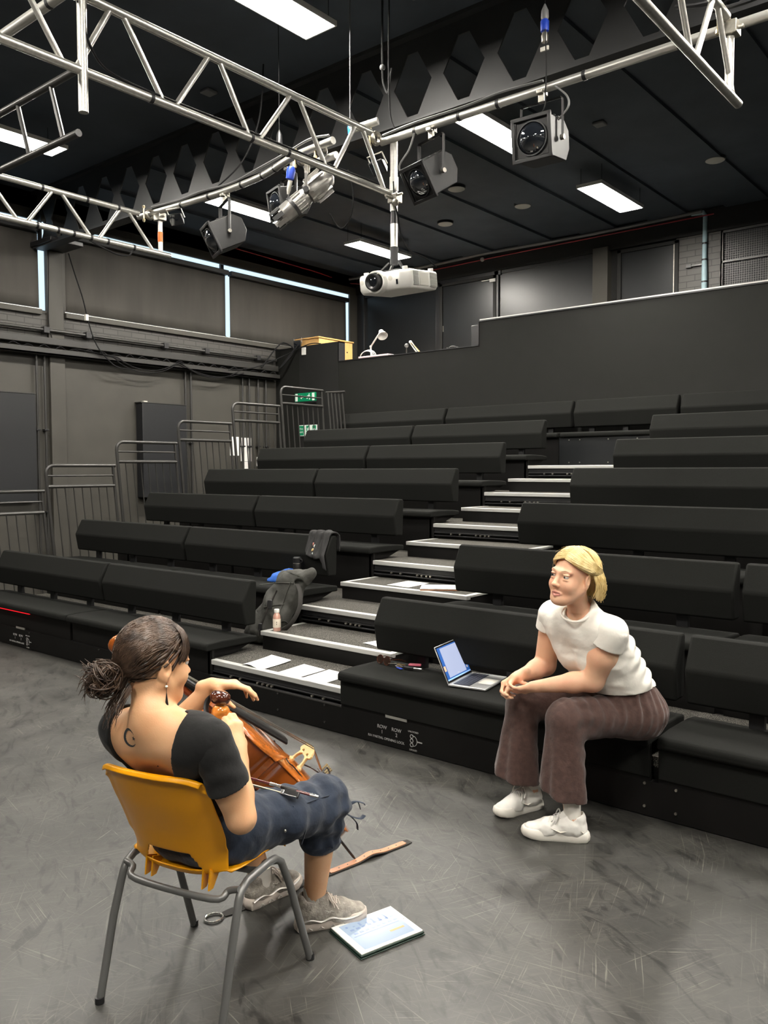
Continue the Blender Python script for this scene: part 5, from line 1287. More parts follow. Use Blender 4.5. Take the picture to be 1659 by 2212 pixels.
for (y, z, hw, cy, cz) in PR_:
    y -= .012 * min(1, max(0, (z - .55) / .1))
    for i in range(NU + 1):
        u = -1 + 2 * i / NU; au = abs(u)
        rim = max(0, au - .86) / .14
        vs.append((-.026 + u * hw * (1 + .02 * rim), y + cy * au ** 3 + (-.010 * rim if .5 < z < .74 else 0), z + cz * au ** 2.5 - (.014 * rim * rim if z < .46 else 0) - (.022 * au ** 6 * (1 if z > .735 else max(0, (z - .70) / .035)))))
for j in range(len(PR_) - 1):
    for i in range(NU):
        z = (PR_[j][1] + PR_[j + 1][1]) / 2; y = PR_[j][0]; u = abs(-1 + 2 * (i + .5) / NU)
        if y < -.115 and .428 < z < .490 and u * .178 < .110 - (z - .428) * .55: continue
        k = j * (NU + 1) + i; fs.append((k, k + 1, k + NU + 2, k + NU + 1))
o = MB().add(vs, fs).build('seat_shell', 'yellow', t, smooth=70)
md = o.modifiers.new('t', 'SOLIDIFY'); md.thickness = .006; md.offset = 0
md = o.modifiers.new('s', 'SUBSURF'); md.levels = 1; md.render_levels = 1
for sx in (-1, 1):
    ft = [(sx * .228, -.245, .0), (sx * .226, -.18, .25), (sx * .222, -.138, .375)]
    bend = [(sx * .221, -.125, .398), (sx * .22, -.09, .414), (sx * .22, .02, .420), (sx * .221, .06, .417), (sx * .224, .09, .395)]
    MB().tube(ft + bend + [(sx * .232, .13, .30), (sx * .243, .235, .0)], .0125, 14).build('leg_frame', 'chair_steel', t)
    for x, y in ((sx * .228, -.245), (sx * .243, .235)): MB().cyl((x, y, 0), (x, y, .02), .0145, 14).build('foot_cap', 'black_metal', t)
for y0, zz in ((-.13, .372), (.07, .372)):
    MB().tube(smooth_path([(-.22, y0, .405), (-.19, y0, zz + .02), (-.15, y0 - .03, zz), (.14, y0 - .03, zz), (.18, y0, zz + .02), (.22, y0, .405)], 5), .0105, 12).build('cross_bar', 'chair_steel', t)
for x in (-.135, -.11, .085, .11):
    MB().prism([(-.128, .440), (-.136, .378), (-.115, .378), (-.080, .422)], 'x', x - .0025, x + .0025).build('fixing_lug', 'yellow', t)

# ================================================================ person playing: the cellist
t = thing('person', 'person with dark bun, black low-backed top and navy cropped trousers, seen from behind', 'person', L(0, 0, 0), room=True)
lx = unit(LD(1, 0, 0)); ly = unit(LD(0, 1, 0))
A_ = lambda x, y, z: V3(*L(x, y, z))
pel = A_(0, .03, .515); LS, RS = A_(-.165, -.205, .862), A_(.168, -.195, .868); SC = (LS + RS) / 2
nk = A_(-.012, -.225, .925); HC2 = A_(-.037, -.185, 1.073)
fw = .33 * lx + .94 * ly; hx2 = head_axes(fw + V3(0, 0, -.02), R(3), R(-4))
RE, LE = A_(.232, -.135, .625), A_(-.215, .03, .74); RW, LW = A_(.158, -.045, .785), A_(-.055, .11, .930)
HRp, HLp = A_(.095, .01, .510), A_(-.095, .01, .510); KRp, KLp = A_(.205, .395, .470), A_(-.20, .40, .50); ARp, ALp = A_(.150, .425, .10), A_(-.112, .47, .10)
F = Field(np.minimum.reduce([LS, LE, pel, LW, RE, HLp]) - [.16, .14, .16], np.maximum.reduce([RS, RE, LW, HC2, RW]) + [.22, .24, .17], .0036)
sp = [(pel, lx, .07, .095), (A_(-.01, -.025, .62), lx, .065, .080), (A_(-.01, -.085, .73), lx, .078, .074), (A_(0, -.152, .81), lx, .095, .072), (A_(0, -.190, .850), unit(RS - LS), .10, .066)]
stations(F, sp, .04)
F.cap(LS, RS, .052, .052, .05); F.cap(A_(-.09, -.210, .825), A_(-.08, -.198, .79), .034, .03, .05); F.cap(A_(.09, -.210, .825), A_(.08, -.198, .79), .034, .03, .05)
F.cap(SC + V3(0, 0, .0), nk, .066, .055, .06); F.cap(A_(-.10, -.20, .880), nk + V3(0, 0, -.02), .028, .03, .05); F.cap(A_(.10, -.195, .885), nk + V3(0, 0, -.02), .028, .03, .05)
F.cap(LS, LE, .050, .040, .03); F.cap(LE, lerp(LE, LW, .35), .041, .038, .02); F.cap(lerp(LE, LW, .35), LW, .038, .0255, .02)
F.cap(RS, lerp(RS, RE, .5), .054, .052, .03); F.cap(lerp(RS, RE, .5), RE, .052, .041, .02); F.cap(RE, lerp(RE, RW, .35), .042, .039, .02); F.cap(lerp(RE, RW, .35), RW, .039, .0265, .02)
HS2 = 1.05; q2 = add_head(F, HC2, hx2, nk + V3(0, 0, -.03), 0, .046, HS2)
add_hand(F, LW, LD(.80, .35, .02), LD(.25, .05, -.95), -1, [(.30, .35, .2), (.35, .45, .25), (.42, .5, .3), (.5, .55, .35)], (.55, .45, .65, .5, .2, .2), .07, .95)
add_hand(F, RW, LD(-.42, .20, .88), LD(-.78, .35, -.5), -1, [(.55, .9, .5), (.6, .9, .5), (.62, .9, .5), (.65, .9, .5)], (.75, .45, .6, .5, .5, .1), .02, .95)
mb = MB()
for h_, k_, a_ in ((HRp, KRp, ARp), (HLp, KLp, ALp)):
    G = Field(np.minimum.reduce([h_, k_, a_]) - .12, np.maximum.reduce([h_, k_, a_]) + .12, .005)
    G.cap(h_, k_, .078, .055, .03); G.cap(k_, lerp(k_, a_, .35), .051, .053, .02); G.cap(lerp(k_, a_, .35), a_, .056, .037, .02); G.cap(a_, a_ + V3(0, 0, -.05), .034, .03, .01)
    v, f = G.mesh(2); mb.add(v, f)
body2 = F.build('body', 'skin_tan', t, 2, more=mb)
eyes(t, q2, hx2, hx2[1]); brows(t, q2, 'hair_dark')
# tattoo between the shoulder blades: crescent and star laid on the skin
bvh = BVHTree.FromPolygons([v.co[:] for v in body2.data.vertices], [p.vertices[:] for p in body2.data.polygons])
def on_back(x, z):
    o_ = Vector(A_(x, -.60, z)); h = bvh.ray_cast(o_, Vector(ly)); return tuple(h[0] - Vector(ly) * .0007) if h[0] else tuple(o_)
M['ink'] = mat('tattoo_ink', (.035, .04, .045), .5)
mb = MB(); N = 40; tx, tz, tr_ = -.056, .868, .0285
pts_o = []; pts_i = []
for k in range(N + 1):
    a = R(28) + (2 * math.pi - R(56)) * k / N
    th_ = .0085 * math.sin(math.pi * k / N) ** .7 + .0005
    pts_o.append(on_back(tx + tr_ * math.cos(a), tz + tr_ * math.sin(a))); rr = tr_ - th_ - .001 * math.sin(k * 2.3)
    pts_i.append(on_back(tx + rr * math.cos(a) + .001, tz + rr * math.sin(a)))
mb.add(pts_o + pts_i, [(k, k + 1, N + 2 + k, N + 1 + k) for k in range(N)])
st = [on_back(tx + .021, tz + .002)] + [on_back(tx + .021 + (.0085 if k % 2 == 0 else .0036) * math.sin(k * math.pi / 5 + .15), tz + .002 + (.0085 if k % 2 == 0 else .0036) * math.cos(k * math.pi / 5 + .15)) for k in range(10)]
mb.add(st, [(0, 1 + k, 1 + (k + 1) % 10) for k in range(10)])
o = mb.build('tattoo', 'ink', t); o['label'] = 'crescent and star tattoo'
o2 = MB().sph(on_back(.02, .785), .0022, 5).build('mole', 'ink', t)

# black top with a deep scooped back
M['black_cotton'] = mat('black_cotton', (.013, .013, .013), .85, bump=.2, bscale=50, spec=.2, sheen=.1)
F = Field(np.minimum(LS, pel) - [.16, .16, .10], np.maximum(RS, pel) + [.20, .22, .10], .004)
stations(F, sp, .04, .011)
F.cap(LS, RS, .062, .062, .05); F.cap(A_(-.09, -.210, .825), A_(-.08, -.198, .79), .044, .04, .05); F.cap(A_(.09, -.210, .825), A_(.08, -.198, .79), .044, .04, .05)
for sd in (-1, 1): F.ell(A_(sd * .065, -.09, .76), (.06, .06, .06), None, .05)
F.wave(A_(0, -.2, .86), pel, .24, .004, 4.5, 1, .2, (0, .3)); F.wrinkle(.003, .04, 2)
# scoop: cut away the back between the sleeves
for (x0, z0, r0), (x1, z1, r1) in (((-.022, .95, .138), (-.022, .86, .122)), ((-.022, .86, .122), (-.027, .77, .112)), ((-.027, .77, .112), (-.03, .755, .10))):
    F.cap(A_(x0, -.33, z0), A_(x1, -.33, z1), r0, r1, .0, 'sub', flat=(ly, 1.9))
F.cap(A_(-.03, -.25, .955), A_(-.03, -.05, .93), .112, .10, .0, 'sub', flat=((0, 0, 1), .75))
F.plane(pel + V3(0, 0, -.02), (0, 0, 1))
mb = MB()
for S_, E_, tt, r_, o_ in ((RS, RE, .60, .064, 1), (LS, LE, .45, .060, -1)):
    W = Field(np.minimum(S_, E_) - .11, np.maximum(S_, E_) + .11, .0038); dn = unit(E_ - S_)
    W.cap(S_ + dn * .0 + lx * (.004 * o_), S_ + dn * .26, r_ - .002, r_ + .001, .02); W.wave(S_, S_ + dn * .2, .12, .0016, 3, 2, .5, (-.2, .5)); W.wrinkle(.002, .03, 4)
    W.plane(lerp(S_, E_, tt), unit(S_ - E_))
    v, f = W.mesh(2); mb.add(v, f)
top = F.build('black_top', 'black_cotton', t, 2, more=mb)

# navy cropped cargo trousers, gathered below the knee
M['navy'] = mat('navy_cotton', (.016, .024, .042), .8, var=.15, scale=30, bump=.35, bscale=40, spec=.25, sheen=.15)
F = Field(np.minimum.reduce([HLp, KLp, pel]) - [.17, .19, .22], np.maximum.reduce([KRp, HRp, KLp]) + [.18, .17, .16], .005)
F.cap(HLp, HRp, .100, .100, .04); F.cap(A_(-.075, -.045, .500), A_(.075, -.045, .500), .088, .088, .05); F.cap(A_(-.06, -.005, .60), A_(.06, -.005, .60), .088, .088, .05); F.cap(HLp, HRp, .09, .09)
BRp = lerp(KRp, ARp, .33); BLp = lerp(KLp, ALp, .33)
F.cap(HRp, KRp, .100, .088, .05); F.cap(HLp, KLp, .098, .085, .05); F.cap(KRp, BRp, .090, .076, .03); F.cap(KLp, BLp, .086, .072, .03)
F.cap(lerp(HRp, KRp, .45) + lx * .07, lerp(HRp, KRp, .85) + lx * .055 + V3(0, 0, -.01), .055, .052, .03)
F.wave(KRp, BRp, .15, .005, .3, 9, .2, (.2, 1)); F.wave(KRp + V3(0, 0, .05), BRp, .15, .007, 2.2, 1, 1., (-.2, .3), side=(.6, .3, 0)); F.wave(HRp, KRp, .17, .004, 5, 1, .5, (-.2, .5), skew=2)
F.wrinkle(.007, .06, 21, (1, 1, 1)); F.wrinkle(.003, .025, 22)
for B_, K_, A2 in ((BRp, KRp, ARp), (BLp, KLp, ALp)):
    F.plane(B_ + V3(0, 0, -.045), unit(K_ - A2), B_ - .12, B_ + [.12, .12, .06])
tr2 = F.build('cropped_trousers', 'navy', t, 2)
tie = MB(); k0 = V3(*L(.27, .505, .40))
tp = A_(.250, .468, .418)
for pth in ([(0, 0, 0), (.02, .03, .03), (.045, .06, .02), (.05, .065, .012)], [(0, 0, 0), (.015, .02, -.02), (.03, .04, -.05), (.03, .045, -.075)], [(0, 0, 0), (.02, .02, -.02), (.04, .05, -.035), (.045, .07, -.03)], [(0, 0, 0), (.01, .02, .02), (.03, .045, .028), (.04, .05, .0)]):
    tie.tube(smooth_path([tp + LD(*p) for p in pth], 4), .0085, 6, flat=.25)
tie.sph(tuple(tp), .009, 6); tie.build('tie_bow', 'navy', tr2)
for a_, b_ in (((.16, .15, .615), (.33, .30, .50)),): pass
MB().tube(smooth_path([lerp(HRp, KRp, .40) + lx * .085 + V3(0, 0, .055), lerp(HRp, KRp, .42) + lx * .126, lerp(HRp, KRp, .42) + lx * .11 + V3(0, 0, -.07)], 5), .0025, 6).build('pocket_seam', 'navy', tr2)
MB().tube(smooth_path([lerp(HRp, KRp, .45) + lx * .09 + V3(0, 0, .05), lerp(HRp, KRp, .65) + lx * .085 + V3(0, 0, .055), lerp(HRp, KRp, .88) + lx * .075 + V3(0, 0, .052)], 5), .0025, 6).build('pocket_seam', 'navy', tr2)
MB().sph(tuple(lerp(HRp, KRp, .25) + lx * .108 + V3(0, 0, -.01)), .005, 6).build('rivet', 'steel', tr2)
# socks and worn running shoes
M['runner'] = mat('worn_grey_mesh', (.33, .30, .26), .7, var=.35, scale=40, bump=.4, bscale=150)
M['runner_sole'] = mat('worn_sole', (.58, .51, .45), .6, var=.15, scale=18); M['runner_trim'] = mat('silver_overlay', (.50, .48, .44), .35, .35)
for a_ in (ARp, ALp):
    MB().tube([a_ + V3(0, 0, -.06), a_ + V3(0, 0, -.01), a_ + V3(0, 0, .045)], [.036, .040, .041], 18).build('sock', 'white_shirt', t)
def pt(x, y): return np.array(L(x, y, 0))
sneaker(t, pt(.105, .365), pt(.298, .545), ('runner', 'runner_sole', 'runner_trim'), 1.15, laces='runner_sole', runner=True)
sneaker(t, pt(-.135, .405), pt(-.06, .660), ('runner', 'runner_sole', 'runner_trim'), 1.15, laces='runner_sole', runner=True)
# drop earring on the right ear
e0 = np.array(q2(.078, -.006, -.040)); er = MB()
MB().sph(tuple(e0 + V3(0, 0, -.012)), .004, 6).build('earring_bead', 'sign_white', t)
MB().tube([tuple(e0), tuple(e0 + V3(0, 0, -.03)), tuple(e0 + V3(0, 0, -.035)), tuple(e0 + V3(0, 0, -.068)), tuple(e0 + V3(0, 0, -.07))], [.0006, .0008, .0015, .0055, .001], 8).build('earring', 'black_metal', t)
# hair pulled back into a loose bun
def updo():
    mb = MB(); rng = random.Random(12); r_, f_, u_ = hx2; c0 = V3(0, -.018, .035); ra, rb, rc = .0765, .0985, .0895
    Q = lambda p: tuple(np.array(HC2) + HS2 * (p[0] * r_ + p[1] * f_ + p[2] * u_))
    def surf(phi, th, g=1.0): return V3(ra * g * math.sin(th) * math.sin(phi), rb * g * math.sin(th) * math.cos(phi), rc * g * math.cos(th)) + c0
    rows = []
    for i in range(49):
        ph = -180 + 7.5 * i; lim = 40 + 50 * min(1, max(0, (abs(ph) - 15) / 75)) if abs(ph) < 92 else min(118, 90 + (abs(ph) - 92) * .9)
        rows.append([Q(surf(R(ph), R(lim * j / 12), .99 if j < 12 else .95)) for j in range(13)])
    mb.add([p for r in rows for p in r], [(i * 13 + j, i * 13 + j + 1, (i + 1) * 13 + j + 1, (i + 1) * 13 + j) for i in range(48) for j in range(12)])
    bun = V3(-.016, -.122, -.036)
    for layer, N, g0, r0 in ((0, 420, 1.0, .0055), (1, 700, 1.035, .0022), (2, 420, 1.055, .0012)):
        for i in range(N):
            sd = rng.choice((-1, 1)); k_ = rng.random()
            if k_ < .45:  st_ = surf(R(rng.uniform(0, 62)) * sd, R(rng.uniform(40, 62)), g0)          # front hairline
            elif k_ < .75: st_ = surf(R(rng.uniform(60, 80)) * sd, R(rng.uniform(56, 84)), g0)         # temples
            else: st_ = surf(R(rng.uniform(128, 172)) * sd, R(rng.uniform(104, 122)), g0)              # nape
            pts = []; rad = []
            end = bun + V3(rng.uniform(-.03, .03), rng.uniform(0, .03), rng.uniform(-.03, .03))
            lift = rng.uniform(.0, .05) if k_ < .45 else (.045 if k_ < .75 else 0)
            for k in range(11):
                t_ = k / 10; p = st_ * (1 - t_) + end * t_ + V3(0, 0, lift * math.sin(math.pi * t_)) - c0
                nn = math.sqrt((p[0] / ra) ** 2 + (p[1] / rb) ** 2 + (p[2] / rc) ** 2)
                g = max(g0 + .05 * math.sin(math.pi * t_) + .004 * math.sin(9 * t_ + i), nn if t_ > .75 else 0)
                pts.append(Q(c0 + p / max(nn, .01) * g)); rad.append(r0 * (.6 + .5 * math.sin(math.pi * t_)))
            mb.tube(pts, rad, 5)
    for i in range(170):                                   # fringe falling over the right temple
        sd = 1 if rng.random() < .75 else -1
        st_ = surf(R(rng.uniform(5, 50)) * sd, R(rng.uniform(30, 52)), 1.05); en = surf(R(rng.uniform(30, 64)) * sd, R(rng.uniform(86, 108)), 1.12 + .05 * rng.random())
        pts = []
        for k in range(7):
            t_ = k / 6; p = st_ * (1 - t_) + en * t_ - c0; nn = math.sqrt((p[0] / ra) ** 2 + (p[1] / rb) ** 2 + (p[2] / rc) ** 2)
            pts.append(Q(c0 + p / nn * (1.06 + .09 * math.sin(math.pi * t_ * .8))))
        mb.tube(pts, [.0022, .0026, .0026, .0022, .0018, .0012, .0005], 5)
    mb.sph(Q(bun + V3(-.004, -.026, -.002)), .030, 8, (1.05, .9, 1))
    for i in range(340):                                   # bun loops
        a = rng.uniform(0, 6.28); rr = rng.uniform(.012, .036); ax = unit(V3(rng.uniform(-1, 1), rng.uniform(-1, 1), rng.uniform(-1, 1))); e1 = unit(np.cross(ax, [.3, .2, 1])); e2 = np.cross(ax, e1)
        c = bun + V3(-.006, -.028, -.004) + V3(rng.uniform(-.022, .022), rng.uniform(-.012, .02), rng.uniform(-.024, .024)); n = rng.randint(5, 9)
        mb.tube([Q(c + rr * (math.cos(a + k * .55) * e1 + math.sin(a + k * .55) * e2)) for k in range(n)], [.0022 * math.sin(math.pi * (k + .7) / (n + .4)) + .0003 for k in range(n)], 5)
    for i in range(80):                                    # loose ends
        c = bun + V3(rng.uniform(-.035, .03), -.05, rng.uniform(-.03, .03)); d = V3(rng.uniform(-.045, .02), rng.uniform(-.03, .0), rng.uniform(-.055, .03))
        mb.tube([Q(c), Q(c + d * .6 + V3(0, -.008, .006)), Q(c + d)], [.0014, .001, .0003], 4)
    for i in range(44):                                    # wisps down the neck
        x = rng.uniform(-.045, .035); st_ = V3(x, -.085, -.05 - .02 * rng.random()); ln = rng.uniform(.05, .125)
        mb.tube([Q(st_), Q(st_ + V3(.004, -.02, -.4 * ln)), Q(st_ + V3(rng.uniform(-.012, .012), -.032, -.75 * ln)), Q(st_ + V3(rng.uniform(-.02, .02), -.038, -ln))], [.0018, .0014, .0009, .0004], 4)
    return mb
updo().build('hair', 'hair_dark', t, smooth=80)

# ================================================================ rosin held between the hands
RO = A_(.070, -.012, .884)
t = thing('rosin', 'amber rosin cake in a black rubber holder with a tortoiseshell lid, between her hands', 'rosin', tuple(RO), room=True)
M['amber'] = mat('amber_rosin', (.55, .19, .03), .12, coat=.8, var=.4, scale=60); M['tortoise'] = mat('tortoiseshell', (.06, .016, .008), .15, coat=.6, var=.7, scale=40)
ra_ = aim(tuple(RO), tuple(LD(.2, .12, 1)), tuple(lx)) @ Matrix.Rotation(R(-90), 4, 'X')
MB().at(ra_).lathe([(.001, -.02), (.022, -.02), (.027, -.012), (.029, .004), (.026, .018), (.020, .024), (.001, .025)], 28).build('rosin_cake', 'amber', t)
MB().at(ra_).lathe([(.001, -.036), (.026, -.036), (.030, -.030), (.031, -.010), (.0285, -.009), (.026, -.026), (.001, -.026)], 28).build('holder', 'black_metal', t)
ra2 = Matrix.Translation(Vector(LD(-.008, .01, .045))) @ ra_
MB().at(ra2).lathe([(.001, -.016), (.024, -.015), (.031, -.008), (.033, .004), (.030, .014), (.022, .020), (.001, .021)], 24).build('lid', 'tortoise', t)
MB().tube(smooth_path([RO + LD(.012, -.03, -.034), RO + LD(-.018, -.03, -.018), RO + LD(-.040, -.02, .012), RO + LD(-.042, -.005, .04), RO + LD(-.024, .01, .055)], 5), .011, 8, flat=.45).build('strap', 'black_metal', t)

# ================================================================ cello
Sx = V3(-.319, -.05, 1.083); Tx = V3(.056, .934, .0); u_ = unit(Tx - Sx); n0 = unit(V3(0, 0, 1) - u_ * u_[2]); w0 = np.cross(u_, n0); ph = R(20)
nC = math.cos(ph) * n0 + math.sin(ph) * w0; wC = np.cross(u_, nC)
t = thing('cello', 'orange-brown varnished cello leaning from her shoulder to the floor between her knees', 'cello', L(.056, .934, 0), room=True)
CM = Matrix((Vector(LD(*wC)), Vector(LD(*u_)), Vector(LD(*nC)))).transposed().to_4x4(); CM.translation = Vector(L(*(Sx + nC * .028)))   # x across, y from scroll to end pin, z out of the belly
M['varnish'] = mat('cello_varnish', (.46, .125, .016), .22, coat=.6, var=.35, scale=5, stretch=(8, 1, 8)); M['varnish_side'] = mat('cello_rib_varnish', (.40, .10, .015), .2, coat=.7, var=.3, scale=8)
M['varnish_dark'] = mat('cello_back_varnish', (.16, .035, .01), .25, coat=.5, var=.3, scale=6); M['ebony'] = mat('ebony', (.012, .011, .011), .3); M['maple'] = mat('pale_maple', (.72, .52, .24), .4)
half = [(.0, .002), (.06, .004), (.11, .018), (.15, .048), (.168, .09), (.170, .13), (.160, .18), (.140, .215), (.152, .232), (.128, .255), (.113, .29), (.110, .33), (.116, .375), (.134, .41), (.160, .435), (.150, .45), (.176, .48), (.205, .53), (.218, .58), (.216, .63), (.198, .68), (.165, .718), (.11, .742), (.05, .752), (0, .754)]
y0c = .47
outl = [(x, y0c + y) for x, y in half] + [(-x, y0c + y) for x, y in half[::-1][1:-1]]
def plate(name, z0, arch, over, mt_, sgn):
    vs = []; fs = []; n = len(outl); K = 6
    for j in range(K + 1):
        s_ = 1 - j / K * .96
        for x, y in outl: vs.append((x * (s_ + over * (1 if j == 0 else .5)), (y - (y0c + .40)) * (s_ + over * .4) + y0c + .40, z0 + sgn * arch * (1 - s_ ** 2.2)))
    for j in range(K):
        for i in range(n): fs.append((j * n + i, j * n + (i + 1) % n, (j + 1) * n + (i + 1) % n, (j + 1) * n + i))
    fs.append(tuple(K * n + i for i in range(n)))
    o = MB().at(CM).add(vs, fs if sgn > 0 else [f[::-1] for f in fs]).build(name, mt_, t, smooth=60)
    m_ = o.modifiers.new('t', 'SOLIDIFY'); m_.thickness = .0045; m_.offset = -1 if sgn > 0 else 1
    return o
plate('belly', .062, .024, .022, 'varnish', 1); plate('back_plate', -.058, .022, .022, 'varnish_dark', -1)
MB().at(CM).loft([[(x * .985, y, -.058) for x, y in outl], [(x * .985, y, .062) for x, y in outl]], False).build('ribs', 'varnish_side', t, smooth=50)
for sx in (-1, 1):
    MB().at(CM).tube(smooth_path([(sx * .062, y0c + .33, .0845), (sx * .078, y0c + .345, .081), (sx * .072, y0c + .37, .082), (sx * .083, y0c + .40, .080), (sx * .096, y0c + .43, .076), (sx * .091, y0c + .455, .076), (sx * .105, y0c + .465, .073)], 5), [.0055] + [.003] * 29 + [.0055], 6, flat=.8).build('f_hole', 'ebony', t)
MB().at(CM).loft([[(.014 * math.cos(a) * k0, y, z + .013 * math.sin(a)) for a in [j * math.pi / 6 for j in range(12)]] for y, z, k0 in ((.20, .004, 1), (.30, .008, 1.05), (.42, .014, 1.25), (.47, .02, 1.5))]).build('neck', 'varnish_dark', t)
MB().at(CM).loft([[(-w_, y, z), (-w_ * .5, y, z + .008), (w_ * .5, y, z + .008), (w_, y, z), (w_, y, z - .008), (-w_, y, z - .008)] for y, z, w_ in ((.20, .020, .016), (.50, .072, .024), (.78, .124, .031))]).build('fingerboard', 'ebony', t, bevel=.002)
pb = MB().at(CM); pb.loft([[(-.017, y, z - d), (.017, y, z - d), (.014, y, z + .012), (-.014, y, z + .012)] for y, z, d in ((.205, .0, .02), (.13, -.008, .022), (.06, -.022, .022))]); pb.build('pegbox', 'varnish_dark', t, bevel=.003)
sc = MB().at(CM); pts = [(0, .055 - .001 * k - .030 + .034 * (1 - k / 26) * math.cos(k * .42), -.028 + .036 * (1 - k / 26) * math.sin(k * .42)) for k in range(22)]
sc.tube([(0, .065, -.02)] + pts, [.02] + [.017 - .0004 * k for k in range(22)], 10, flat=1.0); sc.cyl((-.03, .028, -.026), (.03, .028, -.026), .012, 14); sc.build('scroll', 'varnish_side', t)
for k, (y, sd) in enumerate(((.09, 1), (.115, -1), (.15, 1), (.18, -1))):
    MB().at(CM).tube([(-sd * .02, y, -.01), (sd * .05, y, -.01), (sd * .055, y, -.01), (sd * .085, y, -.01)], [.005, .006, .004, .014], 10, flat=.5).build('peg', 'ebony', t)
# bridge, cut out with legs and heart
by = .90; br = [(-.046, .0), (-.046, .006), (-.030, .012), (-.028, .045), (-.042, .056), (-.040, .072), (-.02, .088), (0, .092), (.02, .088), (.040, .072), (.042, .056), (.028, .045), (.030, .012), (.046, .006), (.046, 0), (.020, 0), (.018, .012), (.014, .036), (0, .044), (-.014, .036), (-.018, .012), (-.020, 0)]
def bz(p): return [(x, by + (-.006 if p else .006) * (1 - z * 5), .084 + z) for x, z in br]
bm_ = MB().at(CM); A0, B0 = bz(0), bz(1); n = len(br)
bm_.add(A0 + B0, [(0, 1, 2, 16, 15), (2, 3, 17, 16), (3, 18, 17), (3, 4, 5, 6, 7, 18), (7, 8, 9, 10, 11, 18), (11, 19, 18), (11, 12, 20, 19), (12, 13, 14, 21, 20)] if False else [])
# built as lofted legs, waist and crown so that the arch stays open
for sx in (-1, 1):
    bm_.loft([[(sx * x0, by - .006, .084 + z), (sx * x1, by - .006, .084 + z), (sx * x1, by + .006, .084 + z), (sx * x0, by + .006, .084 + z)] for x0, x1, z in ((.024, .049, 0), (.024, .048, .005), (.029, .039, .010), (.027, .035, .028), (.020, .031, .042), (.002, .03, .054))])
    bm_.loft([[(sx * x0, by - .005, .084 + z), (sx * x1, by - .005, .084 + z), (sx * x1, by + .005, .084 + z), (sx * x0, by + .005, .084 + z)] for x0, x1, z in ((.026, .030, .048), (.024, .044, .056), (.020, .044, .066), (.0, .036, .074))])
bm_.loft([[(-x, by - d, .084 + z), (x, by - d, .084 + z), (x, by + d, .084 + z), (-x, by + d, .084 + z)] for x, z, d in ((.010, .046, .005), (.012, .062, .005), (.040, .070, .005), (.036, .080, .004), (.022, .090, .003), (.008, .094, .002))])
bm_.build('bridge', 'maple', t, bevel=.0015)
for k, x in enumerate((-.018, -.006, .006, .018)):
    z = .180 - abs(x) * .25
    MB().at(CM).tube([(x * .6, .2, .033), (x, by, z), (x * .7, by + .12, .135)], .0011 + .0003 * k, 6).build('string', 'steel', t)
MB().at(CM).loft([[(-w_, y, z), (-w_ * .6, y, z + .008), (w_ * .6, y, z + .008), (w_, y, z), (w_, y, z - .006), (-w_, y, z - .006)] for y, z, w_ in ((by + .12, .133, .03), (by + .25, .112, .022), (by + .335, .085, .012))]).build('tailpiece', 'ebony', t, bevel=.002)
for k, x in enumerate((-.02, -.007, .007, .02)):
    MB().at(CM).tube([(x, by + .135, .138), (x, by + .135, .168)], [.004, .0045], 8).build('fine_tuner', 'brass', t)
MB().at(CM).tube(smooth_path([(-.01, by + .03, .10), (.03, by + .05, .12), (.04, by + .09, .13), (.02, by + .11, .16), (.05, by + .13, .15)], 5), .003, 6).build('pickup_lead', 'ebony', t)
MB().at(CM).tube([(0, 1.222, .0), (0, 1.26, .0)], [.016, .012], 12).build('end_plug', 'ebony', t)
ln = float(np.linalg.norm(Tx - Sx))
MB().at(CM).tube([(0, 1.25, 0), (0, ln - .03, -.026), (0, ln - .005, -.028)], [.0055, .0055, .002], 10).build('end_pin', 'black_metal', t)

# bow resting on her right thigh
t = thing('cello_bow', 'cello bow with silver-mounted frog lying across her right thigh', 'bow', L(.2, .2, .57), room=True)
ft_ = A_(.278, .205, .566); hd = unit(A_(.08, .166, .600) - ft_); ft_ = ft_ + V3(0, 0, .012); up_ = V3(0, 0, .5) + ly * .85; up_ = unit(up_ - hd * (hd @ up_))
BM = aim(tuple(ft_), tuple(hd), tuple(up_))
M['pernambuco'] = mat('dark_red_bow_stick', (.10, .012, .012), .25, coat=.5); M['hairs'] = mat('bow_hair', (.75, .66, .45), .5); M['silver'] = mat('silver_mount', (.75, .73, .70), .2, .9)
MB().at(BM).tube([(0, 0, 0), (0, .25, .0), (0, .5, -.008), (0, .66, .002), (0, .69, .0)], [.0048, .0046, .0042, .0035, .003], 10).build('stick', 'pernambuco', t)
MB().at(BM).box((-.006, .045, -.026), (.006, .100, -.004)).build('frog', 'ebony', t, bevel=.003)
MB().at(BM).box((-.0065, .05, -.0275), (.0065, .102, -.024)).build('frog_slide', 'silver', t, bevel=.001)
MB().at(BM).box((-.007, .096, -.028), (.007, .108, -.010)).build('ferrule', 'silver', t, bevel=.002)
MB().at(BM).tube([(0, -.018, 0), (0, -.004, 0), (0, .012, 0)], [.005, .006, .0055], 10).build('screw_button', 'silver', t)
MB().at(BM).tube([(0, .115, 0), (0, .155, 0)], .0062, 12).build('grip', 'silver', t)
MB().at(BM).tube([(0, .06, 0), (0, .113, 0)], .0068, 12).build('thumb_leather', 'ebony', t)
MB().at(BM).box((-.005, .10, -.024), (.005, .675, -.021)).build('bow_hair', 'hairs', t)
MB().at(BM).box((-.005, .672, -.026), (.005, .695, .003)).build('tip', 'maple', t, bevel=.002)

